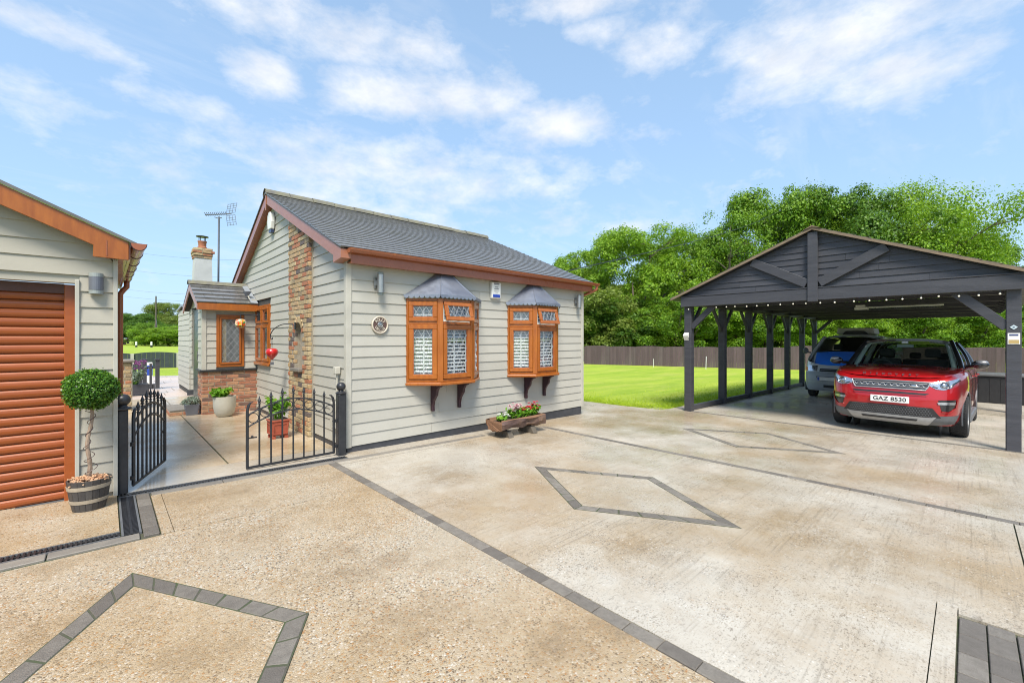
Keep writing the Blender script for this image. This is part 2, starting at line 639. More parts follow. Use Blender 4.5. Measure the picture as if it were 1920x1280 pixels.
# ================================================================== GROUND
def ground_mat(name, kind):
    m = bpy.data.materials.new(name)
    m.use_nodes = True
    nb = NB(m.node_tree)
    bs = m.node_tree.nodes['Principled BSDF']
    geo = nb.n('ShaderNodeNewGeometry')
    P = geo.outputs['Position']

    def vor(scale, out='Color', feature='F1', vec=P):
        v = nb.n('ShaderNodeTexVoronoi', feature=feature)
        nb.link(vec, v.inputs['Vector'])
        v.inputs['Scale'].default_value = scale
        return v.outputs[out]

    big = nb.noise(P, 0.55, 6, 0.62)
    med = nb.noise(P, 2.6, 6, 0.65)
    fine = nb.noise(P, 38, 4, 0.7)
    if kind == 'aggregate' or kind == 'apron':
        warp = nb.n('ShaderNodeVectorMath', operation='ADD')
        nz = nb.n('ShaderNodeTexNoise')
        nb.link(P, nz.inputs['Vector'])
        nz.inputs['Scale'].default_value = 60
        sc = nb.n('ShaderNodeVectorMath', operation='SCALE')
        nb.link(nz.outputs['Color'], sc.inputs[0])
        sc.inputs['Scale'].default_value = 0.012
        nb.link(P, warp.inputs[0])
        nb.link(sc.outputs[0], warp.inputs[1])
        cs = nb.n('ShaderNodeSeparateColor')
        nb.link(vor(88, 'Color', vec=warp.outputs[0]), cs.inputs[0])
        stone = nb.ramp(cs.outputs[0], [(0.0, (0.11, 0.09, 0.07)), (0.16, (0.36, 0.245, 0.135)), (0.32, (0.44, 0.355, 0.24)), (0.46, (0.56, 0.51, 0.43)), (0.60, (0.35, 0.165, 0.06)), (0.72, (0.09, 0.085, 0.08)), (0.82, (0.41, 0.28, 0.15)), (0.92, (0.64, 0.61, 0.55))], 'CONSTANT')
        edge = vor(88, 'Distance', 'DISTANCE_TO_EDGE', warp.outputs[0])
        cem = nb.mix(med, (0.39, 0.32, 0.225), (0.48, 0.42, 0.325))
        show = nb.m('MULTIPLY', nb.ramp(edge, [(0.05, 0.0), (0.16, 1.0)]), nb.ramp(nb.noise(P, 1.3, 5, 0.6), [(0.30, 0.30), (0.52, 1.0)]))
        show = nb.m('MULTIPLY', show, nb.m('GREATER_THAN', cs.outputs[1], 0.30 if kind == 'aggregate' else 0.6))
        col = nb.mix(show, cem, stone)
        col = nb.mix(nb.m('MULTIPLY', nb.ramp(big, [(0.38, 0), (0.62, 1)]), 0.55 if kind == 'aggregate' else 0.85), col, nb.mix(fine, (0.33, 0.185, 0.055), (0.42, 0.275, 0.11)))
        col = nb.mix(nb.m('MULTIPLY', nb.ramp(nb.noise(P, 1.1, 8, 0.72), [(0.50, 0), (0.70, 1)]), nb.ramp(fine, [(0.35, 0.2), (0.62, 0.75)])), col, (0.15, 0.115, 0.08))
        hgt = nb.m('ADD', nb.ramp(edge, [(0.0, 0), (0.2, 0.7)]), nb.m('MULTIPLY', fine, 0.5))
        bst, bd = 0.55, 0.006
        rr = nb.ramp(nb.noise(P, 0.9, 6, 0.6), [(0.34, 0.20), (0.5, 0.42), (0.66, 0.7)])
    elif kind in ('concrete', 'infill', 'floor', 'patio'):
        a, b = {'concrete': ((0.42, 0.375, 0.305), (0.51, 0.47, 0.395)), 'infill': ((0.43, 0.39, 0.325), (0.50, 0.465, 0.40)),
                'floor': ((0.42, 0.385, 0.325), (0.52, 0.475, 0.40)), 'patio': ((0.52, 0.42, 0.29), (0.62, 0.54, 0.42))}[kind]
        col = nb.mix(nb.ramp(med, [(0.3, 0), (0.7, 1)]), a, b)
        brush = nb.noise(nb.map(P, (1.2, 42, 1)), 1.0, 3, 0.6)
        cs = nb.n('ShaderNodeSeparateColor')
        vc = nb.n('ShaderNodeTexVoronoi')
        nb.link(P, vc.inputs['Vector'])
        vc.inputs['Scale'].default_value = 80
        vc.inputs['Randomness'].default_value = 1.0
        nb.link(vc.outputs['Color'], cs.inputs[0])
        # worn patches where the top has gone and dark stones show
        worn = nb.ramp(nb.noise(P, 0.8, 8, 0.74), [(0.40, 0.0), (0.60, 1.0)])
        spk = nb.m('MULTIPLY', nb.m('GREATER_THAN', cs.outputs[0], 0.48), nb.m('LESS_THAN', vc.outputs['Distance'], 0.42))
        amt = {'concrete': 0.9, 'infill': 0.3, 'floor': 0.3, 'patio': 0.7}[kind]
        spk = nb.m('MULTIPLY', nb.m('MULTIPLY', spk, worn), amt * 0.55)
        spc = nb.ramp(cs.outputs[1], [(0.0, (0.055, 0.05, 0.045)), (0.4, (0.14, 0.115, 0.09)), (0.65, (0.34, 0.20, 0.09)), (0.8, (0.40, 0.33, 0.24)), (0.92, (0.74, 0.73, 0.70))], 'CONSTANT')
        # brown wash and dark brush streaks
        stain = nb.ramp(nb.noise(nb.map(P, (1, 1, 1), (4.3, 8.1, 0)), 0.42, 8, 0.72), [(0.43, 0.0), (0.62, 1.0)])
        col = nb.mix(nb.m('MULTIPLY', stain, {'concrete': 0.75, 'infill': 0.4, 'floor': 0.35, 'patio': 0.85}[kind]), col, nb.mix(med, (0.29, 0.19, 0.085), (0.37, 0.28, 0.17)))
        if kind == 'concrete':
            # brown run-off marks and worn areas that lie on this drive
            sepp = nb.n('ShaderNodeSeparateXYZ')
            nb.link(P, sepp.inputs[0])
            spot = None
            for (sx_, sy_, rx_, ry_) in ((4.35, 1.0, 0.75, 0.45), (4.1, 0.55, 0.5, 0.4), (6.9, 0.45, 0.7, 0.5), (3.0, 1.75, 0.6, 0.5), (2.75, 4.3, 0.45, 0.9), (4.9, 4.6, 0.7, 0.6), (7.4, 3.9, 0.8, 0.5)):
                ax2 = nb.m('DIVIDE', nb.m('SUBTRACT', sepp.outputs[0], sx_), rx_)
                ay2 = nb.m('DIVIDE', nb.m('SUBTRACT', sepp.outputs[1], sy_), ry_)
                e2 = nb.m('EXPONENT', nb.m('MULTIPLY', nb.m('ADD', nb.m('MULTIPLY', ax2, ax2), nb.m('MULTIPLY', ay2, ay2)), -1.0))
                spot = e2 if spot is None else nb.m('MAXIMUM', spot, e2)
            rag = nb.noise(nb.map(P, (0.8, 2.2, 1), (1.3, 0, 0)), 2.4, 9, 0.76)
            smark = nb.ramp(nb.m('MULTIPLY', spot, nb.m('ADD', nb.m('MULTIPLY', rag, 1.7), -0.25)), [(0.32, 0.0), (0.62, 1.0)])
            smark = nb.m('MULTIPLY', smark, nb.ramp(nb.noise(nb.map(P, (0.7, 1.5, 1)), 26, 5, 0.75), [(0.40, 0.25), (0.60, 1.0)]))
            col = nb.mix(nb.m('MULTIPLY', smark, 0.70), col, nb.mix(fine, (0.20, 0.135, 0.065), (0.33, 0.245, 0.145)))
        streak = nb.m('MULTIPLY', nb.ramp(brush, [(0.53, 0), (0.66, 1)]), nb.ramp(nb.noise(P, 0.7, 7, 0.74), [(0.42, 0.05), (0.62, 0.9)]))
        col = nb.mix(nb.m('MULTIPLY', streak, {'concrete': 0.55, 'infill': 0.3, 'floor': 0.45, 'patio': 0.25}[kind]), col, (0.17, 0.14, 0.10))
        clus = nb.ramp(nb.noise(nb.map(P, (1, 1, 1), (2.2, 5.7, 0)), 1.25, 8, 0.72), [(0.40, 0.05), (0.56, 1.0)])
        fleck = nb.ramp(nb.noise(nb.map(P, (0.7, 1.25, 1)), 40, 4, 0.62), [(0.585, 0.0), (0.645, 1.0)])
        fleck2 = nb.ramp(nb.noise(nb.map(P, (0.6, 1.2, 1), (7, 3, 0)), 95, 3, 0.6), [(0.57, 0.0), (0.64, 0.9)])
        blot = nb.ramp(nb.noise(P, 9.0, 7, 0.78), [(0.58, 0.0), (0.70, 1.0)])
        col = nb.mix(nb.m('MULTIPLY', nb.m('MULTIPLY', nb.m('MAXIMUM', fleck, fleck2), clus), 0.72 * amt), col, nb.mix(med, (0.09, 0.075, 0.055), (0.20, 0.15, 0.09)))
        col = nb.mix(nb.m('MULTIPLY', nb.m('MULTIPLY', blot, clus), 0.7 * amt), col, (0.13, 0.105, 0.08))
        col = nb.mix(spk, col, spc)
        hgt = nb.m('ADD', nb.m('MULTIPLY', brush, 0.8), nb.m('ADD', nb.m('MULTIPLY', fine, 0.5), nb.m('MULTIPLY', spk, 0.3)))
        bst, bd = {'concrete': (0.35, 0.004), 'infill': (0.2, 0.003), 'floor': (0.3, 0.004), 'patio': (0.14, 0.003)}[kind]
        wet = nb.noise(P, 0.75, 6, 0.6)
        lo, md, hi = {'concrete': (0.13, 0.32, 0.6), 'infill': (0.12, 0.28, 0.5), 'floor': (0.2, 0.38, 0.6), 'patio': (0.12, 0.28, 0.55)}[kind]
        rr = nb.ramp(wet, [(0.36, lo), (0.52, md), (0.68, hi)])
    elif kind == 'flag':
        col = nb.mix(med, (0.52, 0.40, 0.34), (0.56, 0.49, 0.42))
        hgt = fine
        bst, bd = 0.3, 0.004
        rr = nb.ramp(big, [(0.35, 0.15), (0.65, 0.55)])
    elif kind == 'grass':
        stripe = nb.noise(nb.map(P, (0.25, 1.3, 1), (0, 0, 0), (0, 0, 0.95)), 0.9, 6, 0.68)
        g1 = nb.mix(nb.ramp(stripe, [(0.35, 0), (0.65, 1)]), (0.22, 0.335, 0.034), (0.38, 0.455, 0.060))
        dry = nb.ramp(nb.noise(nb.map(P, (0.6, 1.6, 1), (9, 2, 0), (0, 0, 0.95)), 0.5, 8, 0.75), [(0.50, 0.0), (0.66, 1.0)])
        col = nb.mix(nb.m('MULTIPLY', dry, 0.5), g1, (0.46, 0.43, 0.13))
        col = nb.mix(nb.m('MULTIPLY', nb.ramp(nb.noise(P, 14, 4, 0.8), [(0.45, 0), (0.7, 1)]), 0.45), col, (0.17, 0.27, 0.012))
        hgt = nb.noise(P, 30, 4, 0.8)
        bst, bd = 0.8, 0.03
        rr = nb.ramp(fine, [(0.3, 0.75), (0.7, 0.95)])
        bs.inputs['Specular IOR Level'].default_value = 0.15
    nb.link(col, bs.inputs['Base Color'])
    nb.link(rr, bs.inputs['Roughness'])
    b = nb.n('ShaderNodeBump')
    b.inputs['Strength'].default_value = bst
    b.inputs['Distance'].default_value = bd
    nb.link(hgt, b.inputs['Height'])
    nb.link(b.outputs[0], bs.inputs['Normal'])
    MATS[name] = m
    return m


M_AGG = ground_mat('exposed_aggregate', 'aggregate')
M_APRON = ground_mat('rusty_apron_concrete', 'apron')
M_CONC = ground_mat('pale_brushed_concrete', 'concrete')
M_INF = ground_mat('smooth_infill_concrete', 'infill')
M_FLOOR = ground_mat('carport_floor_concrete', 'floor')
M_PATIO = ground_mat('wet_patio_concrete', 'patio')
M_FLAG = ground_mat('pink_flagstone', 'flag')
M_GRASS = ground_mat('mown_grass', 'grass')
M_BED = pm('joint_dirt', (0.085, 0.075, 0.06), (0.05, 0.075, 0.025), 14, 0.9, 1.0, bump=0.4, bscale=60)
M_EDGE = pm('grey_edging', (0.235, 0.21, 0.175), (0.165, 0.15, 0.13), 7, 0.5, 0.7, bump=0.3, bscale=70, rnd=0.1)

# the great sheet of grass out to the horizon
xs = [-900, -300, -60, -4, 0, 8, 15, 22, 40, 80, 300, 1200]
ys = [-900, -300, -60, -10, 0, 10, 20, 30, 60, 120, 300, 1200]
mb = MB()
mb.grid([[(x, y, zg(x) - 0.02) for x in xs] for y in ys])
lawn = tag(mb.build('lawn', M_GRASS, origin=(0, 0, 0)), kind='structure')

# driveway: a bed with slabs, infill panels and paver bands laid in it
drive = MB()
drive.grid([[(x, y, zg(x) - 0.012) for x in (-7, -4, 10.0)] for y in (-40, 5.88)])
driveway = tag(drive.build('driveway', M_BED, origin=(0, 0, 0)), kind='structure')


def slab(name, poly, mat, parent, h=0.0, th=0.06, bevel=0.0):
    mb = MB()
    top = [(x, y, zg(x) + h) for x, y in poly]
    mb.prism(top, (0, 0, -th))
    return mb.build(name, mat, parent, bevel=bevel)


def rect(x0, x1, y0, y1):
    return [(x0, y0), (x1, y0), (x1, y1), (x0, y1)]


slab('aggregate_slab', rect(-6, 2.03, -39.5, 4.37), M_AGG, driveway)
slab('aggregate_slab', rect(0.405, 2.03, 4.372, 5.495), M_AGG, driveway)
slab('edge_strip', rect(0.325, 0.40, 4.374, 5.495), M_AGG, driveway, 0.002)
slab('apron_slab', rect(-6, 0.082, 4.64, 5.95), M_APRON, driveway, 0.004)
slab('concrete_slab', [(2.135, 0.135), (3.70, 0.135), (3.70, -0.27), (5.862, -0.27), (5.862, 5.37), (2.135, 5.37)], M_CONC, driveway)
slab('concrete_slab', rect(3.70, 5.862, -39.5, -0.28), M_CONC, driveway)
slab('edge_strip', rect(2.135, 3.692, 0.045, 0.13), M_CONC, driveway, 0.003)
slab('edge_strip', rect(3.615, 3.692, -6, 0.04), M_CONC, driveway, 0.003)
slab('concrete_slab', rect(5.978, 9.985, -39.5, 5.37), M_CONC, driveway)
slab('concrete_slab', rect(4.62, 7.80, 5.376, 5.88), M_CONC, driveway, 0.001)
slab('concrete_slab', [(7.806, 5.376), (9.64, 5.376), (9.55, 5.88), (7.806, 5.88)], M_CONC, driveway, 0.001)
# dark block paving in the near right corner
for j in range(9):
    y1 = 0.036 - j * 0.108
    x = 2.14 - (0.1 if j % 2 else 0.0)
    while x < 3.6:
        x1 = min(x + 0.206, 3.605)
        if x1 - x > 0.04 and x1 > 2.2:
            slab('paver', rect(max(x, 2.14) + 0.003, x1 - 0.003, y1 - 0.102, y1), M_PAVER, driveway, 0.003, bevel=0.003)
        x += 0.206


def paver_mesh(l, w_, h=0.06):
    mb = MB()
    mb.box(-w_ / 2, -l / 2, -h, w_ / 2, l / 2, 0)
    me = mb.mesh('paver', bevel=0.004)
    me.materials.append(M_PAVER)
    return me


TILT = math.atan(0.019)
pav = paver_mesh(0.196, 0.092)


def band(x, y0, y1, first=0.0):
    y = y1 - 0.1
    while y > y0:
        o = piece('paver', pav, driveway, (x + random.uniform(-.002, .002), y, zg(x) + random.uniform(0.001, 0.005)), rot=(random.uniform(-.006, .006), TILT + random.uniform(-.01, .01), random.uniform(-.012, .012)))
        y -= 0.2


band(2.083, -0.6, 5.49)
band(5.920, -1.0, 5.49)


def rhombus(cx, cy, hx, hy, w_=0.095, n=7, infill=True):
    out = [(cx, cy + hy), (cx + hx, cy), (cx, cy - hy), (cx - hx, cy)]
    k = 1 - w_ * sqrt(hx * hx + hy * hy) / (hx * hy)
    inn = [(cx + (x - cx) * k, cy + (y - cy) * k) for x, y in out]
    bed = MB()
    for i in range(4):
        j = (i + 1) % 4
        gr = lambda p, q: (cx + (p[0] - cx) * q, cy + (p[1] - cy) * q)
        P = [gr(out[i], 1.012), gr(out[j], 1.012), gr(inn[j], 0.985), gr(inn[i], 0.985)]
        bed.prism([(x, y, zg(x) + 0.0015) for x, y in P], (0, 0, -0.03))
    bed.build('joint_bed', M_BED, driveway)
    for i in range(4):
        j = (i + 1) % 4
        for q in range(n):
            a, b = q / n + 0.006, (q + 1) / n - 0.006
            L = lambda A, B, t: (A[0] + (B[0] - A[0]) * t, A[1] + (B[1] - A[1]) * t)
            o0, o1, i0, i1 = L(out[i], out[j], a), L(out[i], out[j], b), L(inn[i], inn[j], a), L(inn[i], inn[j], b)
            h = random.uniform(0.0035, 0.006)
            mb = MB()
            mb.prism([(x, y, zg(x) + h) for x, y in (o0, o1, i1, i0)], (0, 0, -0.03))
            mb.build('paver', M_PAVER, driveway, bevel=0.002)
    if infill:
        inn2 = [(cx + (x - cx) * 0.984, cy + (y - cy) * 0.984) for x, y in inn]
        slab('infill_panel', inn2, M_CONC if cx > 1 else M_AGG, driveway, 0.0025, 0.03)


rhombus(3.92, 2.53, 0.727, 1.20)
rhombus(7.82, 2.445, 0.79, 1.21)
rhombus(0.129, 2.56, 0.70, 1.195)


# channel drains
def channel(name, x0, x1, y0, y1, label, along='x', pitch=0.026, group='channel drains across the drive'):
    t = thing(name, ((x0 + x1) / 2, (y0 + y1) / 2, zg((x0 + x1) / 2)), label, 'drain', group)
    fr, gr, bt = MB(), MB(), MB()
    h = 0.005
    e = 0.014

    def bx(mb, a0, b0, a1, b1, za, zb):
        mb.hexa([(a0, b0, zg(a0) + za), (a1, b0, zg(a1) + za), (a1, b1, zg(a1) + za), (a0, b1, zg(a0) + za),
                 (a0, b0, zg(a0) + zb), (a1, b0, zg(a1) + zb), (a1, b1, zg(a1) + zb), (a0, b1, zg(a0) + zb)])
    bx(bt, x0, y0, x1, y1, -0.06, -0.0105)
    if along == 'x':
        bx(fr, x0, y0, x1, y0 + e, -0.02, h)
        bx(fr, x0, y1 - e, x1, y1, -0.02, h)
        bx(gr, x0, (y0 + y1) / 2 - 0.007, x1, (y0 + y1) / 2 + 0.007, -0.008, h - 0.001)
        x = x0
        while x < x1 - 0.005:
            bx(gr, x, y0 + e, x + pitch * 0.45, y1 - e, -0.008, h - 0.002)
            x += pitch
    else:
        bx(fr, x0, y0, x0 + e, y1, -0.02, h)
        bx(fr, x1 - e, y0, x1, y1, -0.02, h)
        bx(gr, (x0 + x1) / 2 - 0.008, y0, (x0 + x1) / 2 + 0.008, y1, -0.008, h - 0.001)
        y = y0
        while y < y1 - 0.005:
            bx(gr, x0 + e, y, x1 - e, y + pitch * 0.5, -0.008, h - 0.002)
            y += pitch
    bt.build('trough', M_BLKP, t)
    fr.build('frame', M_DGREY, t)
    gr.build('grating', M_BLKP, t)
    return t


channel('channel_drain', 0.095, 2.33, 5.61, 5.735, 'narrow black slotted drain across the gateway between garage and bungalow')
channel('channel_drain', -5.0, 0.085, 4.505, 4.63, 'black slotted drain along the near edge of the garage apron')
channel('channel_drain', 0.092, 0.212, 4.51, 5.60, 'short wide black grating running from the gate post towards the viewer', 'y', 0.03)
# grey edging blocks beside the drains
x = -4.8
while x < 0.2:
    slab('edging_block', rect(x + 0.004, min(x + 0.5, 0.215) - 0.004, 4.385, 4.498), M_EDGE, driveway, 0.004, bevel=0.004)
    x += 0.5
x = 0.33
while x < 4.6:
    slab('edging_block', rect(x + 0.003, min(x + 0.6, 4.6) - 0.003, 5.50 if x > 0.3 else 5.5, 5.604), M_EDGE, driveway, 0.004, bevel=0.004)
    x += 0.6
slab('edging_strip', rect(2.14, 4.61, 5.38, 5.494), M_CONC, driveway, 0.001)
slab('edging_strip', rect(2.34, 4.61, 5.612, 5.95), M_CONC, driveway, 0.001)
y = 5.60
me_pv = paver_mesh(0.196, 0.096)
while y > 4.42:
    piece('paver', me_pv, driveway, (0.268, y - 0.1, zg(0.27) + 0.005), rot=(0, TILT, random.uniform(-.01, .01)))
    y -= 0.2

# patio and path behind the gate
pat = MB()
pat.grid([[(x, y, zg(x) - 0.010) for x in (-3, 2.5)] for y in (5.7, 22.6)])
patio = tag(pat.build('patio', M_BED, origin=(0, 0, 0)), kind='structure')
slab('concrete_slab', rect(0.09, 2.42, 5.742, 6.28), M_INF, patio, 0.004)
slab('path_slab', rect(0.09, 1.10, 6.288, 10.6), M_PATIO, patio, 0.002)
slab('patio_slab', rect(1.118, 2.42, 6.288, 8.40), M_PATIO, patio, 0.004)
slab('patio_slab', rect(1.118, 2.42, 8.412, 10.80), M_PATIO, patio, 0.003)
slab('patio_slab', rect(-1.0, 1.10, 10.612, 14.4), M_PATIO, patio, 0.0)
slab('patio_slab', rect(1.112, 1.60, 10.812, 14.4), M_PATIO, patio, 0.003)
yy = 14.41
r_ = 0
while yy < 22.3:
    xx = -1.4 - (r_ % 2) * 0.4
    dl = random.choice((0.6, 0.9))
    while xx < 4.5:
        wl = random.choice((0.6, 0.9, 0.9))
        slab('flagstone', rect(xx + 0.008, xx + wl - 0.008, yy + 0.008, yy + dl - 0.008), M_FLAG, patio, random.uniform(0.0, 0.004))
        xx += wl
    yy += dl
    r_ += 1

# grey wet path round the right hand end of the bungalow
slab('side_path', [(7.74, 5.885), (9.545, 5.885), (9.47, 7.1), (9.40, 14), (7.74, 14)], M_INF, None, 0.0)
bpy.data.objects['side_path']['kind'] = 'structure'
bpy.data.objects['side_path'].name = 'path'
# floor of the carport and the strip of flags beside its rail
cf = MB()
cf.prism([(x, y, zg(x) + 0.004) for x, y in rect(10.0, 21.9, -5.2, 4.52)], (0, 0, -0.08))
carport_floor = tag(cf.build('pavement', M_FLOOR, origin=(0, 0, 0)), kind='structure')
xx = 9.66
k = 0
while xx < 21.5:
    wl = random.uniform(0.55, 0.75)
    yb = 5.02 - 0.012 * (xx - 9.6)
    slab('flagstone', [(xx + 0.01, 4.68), (xx + wl - 0.01, 4.68), (xx + wl - 0.01, yb + 0.02 * (k % 2)), (xx + 0.01, yb)], M_FLAG, carport_floor, -0.002)
    xx += wl
    k += 1
kb = MB()
for xa, xb in ((9.99, 10.05),):
    kb.prism([(x, y, zg(x) + 0.012) for x, y in rect(xa, xb, -3.2, 4.45)], (0, 0, -0.05))
kb.build('edge_kerb', M_EDGE, carport_floor)
jb = MB()
jb.box(15.2, -3.2, zg(15.2) + 0.0045, 15.23, 4.5, zg(15.2) + 0.006)
jb.build('expansion_joint', M_BED, carport_floor)


# short blades over the lawn that can be told from its sheet, densest at the near edge
def blades(n, xr, yr, h0, h1, name, accept=None, bias=1.0):
    X = xr[0] + (xr[1] - xr[0]) * rng.random(n) ** bias
    Y = yr[0] + (yr[1] - yr[0]) * rng.random(n)
    if accept is not None:
        k = accept(X, Y)
        X, Y = X[k], Y[k]
    n = len(X)
    a = rng.random(n) * 2 * pi
    hgt = h0 + (h1 - h0) * rng.random(n)
    wd = 0.006 + 0.004 * rng.random(n)
    Z = -0.019 * np.clip(X, -4, 22) - 0.022
    lean = rng.normal(0, 0.02, (n, 2))
    v = np.zeros((n, 3, 3), np.float32)
    v[:, 0] = np.stack([X - np.cos(a) * wd, Y - np.sin(a) * wd, Z], 1)
    v[:, 1] = np.stack([X + np.cos(a) * wd, Y + np.sin(a) * wd, Z], 1)
    v[:, 2] = np.stack([X + lean[:, 0], Y + lean[:, 1], Z + hgt], 1)
    me = fast_mesh(name, v.reshape(-1, 3), tris=np.arange(3 * n).reshape(-1, 3))
    return me


M_BLADE = leaf_mat('grass_blade', (0.18, 0.29, 0.012), (0.33, 0.45, 0.02), (0.45, 0.56, 0.035), 0.3, 0.7)


def on_lawn(X, Y):
    edge = np.where(X < 9.66, 99, 5.04 - 0.012 * (X - 9.6))
    left = np.where(Y > 7.1, 9.47, 9.47 + (7.1 - Y) * 0.09)
    ok = (Y > 5.03 - 0.012 * (X - 9.6)) & (X > left)
    dist = np.minimum(Y - (5.03 - 0.012 * (X - 9.6)), X - left)
    return ok & (rng.random(len(X)) < np.exp(-np.maximum(dist, 0) / 0.55))


me = blades(150000, (9.4, 20), (4.8, 12), 0.025, 0.055, 'grass', on_lawn, 1.5)
me.materials.append(M_BLADE)
go = bpy.data.objects.new('grass', me)
COL.objects.link(go)
tag(go, 'short bright green mown grass beside the carport', 'grass', kind='stuff')


# ================================================================== BUNGALOW
HX0, HX1, HY = 2.43, 7.69, 5.89
RID_Y, RID_Z = 9.40, 4.36
EAVE_Y, EAVE_Z = 5.72, 2.76
SL = (RID_Z - EAVE_Z) / (RID_Y - EAVE_Y)
SLB = 0.485
VX = 2.28                       # verge plane
house = thing('bungalow', (HX0, HY, zg(HX0)), 'grey clapboard bungalow with dark tiled roof, brick pier and two oak bay windows', 'house')


def plank(parent, axis, c, b0, b1, t0, t1, z0, z1, name='plank'):
    """one lapped board; axis 'y': faces -Y at y=c, axis 'x': faces -X at x=c; proud at its foot"""
    lo, hi, ov = 0.021, 0.007, 0.012
    z1 = z1 + ov

    def P(s, d, z):
        return (s, c - d, z) if axis == 'y' else (c - d, s, z)
    mb = MB()
    mb.hexa([P(b0, lo, z0), P(b1, lo, z0), P(b1, -0.004, z0), P(b0, -0.004, z0), P(t0, hi, z1), P(t1, hi, z1), P(t1, -0.004, z1), P(t0, -0.004, z1)])
    return mb.build(name, M_SIDE, parent)


PL = 0.1545
Z0 = 0.035
# core walls
core = MB()
core.box(HX0 + 0.03, HY + 0.03, -0.3, HX1 - 0.03, HY + 0.16, 2.66)
front_wall = core.build('front_wall', M_CORE, house)
core = MB()
core.prism([(HX0 + 0.006, HY + 0.17, -0.3), (HX0 + 0.006, 13.0, -0.3), (HX0 + 0.006, 13.0, RID_Z - 0.17 - (13.0 - RID_Y) * SLB), (HX0 + 0.006, RID_Y, RID_Z - 0.15), (HX0 + 0.006, HY + 0.17, RID_Z - 0.16 - (RID_Y - HY - 0.17) * SL)], (0.14, 0, 0))
gable_wall = core.build('gable_wall', M_CORE, house)
mb = MB()
mb.box(HX0 + 0.15, 12.9, -0.3, HX1, 13.05, 2.5)
mb.box(HX1 - 0.13, HY + 0.17, -0.3, HX1 - 0.005, 12.89, 2.6)
mb.build('rear_wall', M_SIDE, house)

BAYS = (3.33, 5.43)
BW = 1.40
for i in range(17):
    z0, z1 = Z0 + i * PL, Z0 + (i + 1) * PL
    segs = [(HX0 + 0.052, HX1 - 0.05)]
    if z1 > 0.86 and z0 < 2.10:
        segs = [(HX0 + 0.052, BAYS[0] + 0.05), (BAYS[0] + BW - 0.05, BAYS[1] + 0.05), (BAYS[1] + BW - 0.05, HX1 - 0.05)]
    out = []
    for a, b in segs:
        if b - a > 3.0:
            j = a + (1.30 + (i * 1.37) % 2.6)
            out += [(a, j - 0.002), (j + 0.002, b)]
        else:
            out.append((a, b))
    for a, b in out:
        plank(front_wall, 'y', HY, a, b, a, b, z0, z1)


def under(y):
    return (RID_Z - 0.15 - (RID_Y - y) * SL) if y < RID_Y else (RID_Z - 0.15 - (y - RID_Y) * SLB)


GW = (9.62, 10.72, 1.00, 2.22)     # gable window y0 y1 z0 z1
for i in range(29):
    z0, z1 = Z0 + i * PL, Z0 + (i + 1) * PL
    if z0 > RID_Z - 0.2:
        break

    def lim(z):
        a, b = HY + 0.052, 13.0
        ya = RID_Y - (RID_Z - 0.15 - z) / SL
        yb = RID_Y + (RID_Z - 0.15 - z) / SLB
        return max(a, ya), min(b, yb)
    (ba, bb), (ta, tb) = lim(z0), lim(z1)
    if tb < ta:
        ta = tb = RID_Y
    cuts = [(7.20, 8.18)]                       # brick pier
    if z1 > GW[2] + 0.02 and z0 < GW[3] - 0.02:
        cuts.append((GW[0], GW[1]))
    cur_b, cur_t = ba, ta
    for c0, c1 in sorted(cuts):
        if c0 > cur_b and c0 < bb:
            if c0 > cur_t:
                plank(gable_wall, 'x', HX0, cur_b, c0, cur_t, c0, z0, z1)
            cur_b = cur_t = c1
    if cur_t < ta:
        cur_t = ta
    cur_b = max(cur_b, ba)
    if bb > cur_b + 0.02 and tb >= cur_t:
        plank(gable_wall, 'x', HX0, cur_b, bb, cur_t, tb, z0, z1)

# corner boards
mb = MB()
mb.box(HX0 - 0.028, HY - 0.03, 0.02, HX0 + 0.05, HY - 0.0005, 2.66)
mb.box(HX0 - 0.0285, HY + 0.0005, 0.02, HX0 - 0.001, HY + 0.05, 2.66)
mb.build('corner_board', M_TRIM, house, bevel=0.003)
mb = MB()
mb.box(HX1 - 0.05, HY - 0.03, 0.02, HX1 + 0.028, HY + 0.03, 2.66)
mb.build('corner_board', M_TRIM, house, bevel=0.003)
# black plinth
mb = MB()
mb.box(HX0 + 0.002, HY - 0.006, -0.30, HX1 - 0.03, HY + 0.028, Z0 + 0.02)
mb.build('plinth', M_PLINTH, house)
mb = MB()
mb.box(HX0 - 0.006, HY + 0.03, -0.30, HX0 + 0.005, 12.9, Z0 + 0.02)
mb.build('plinth', M_PLINTH, house)

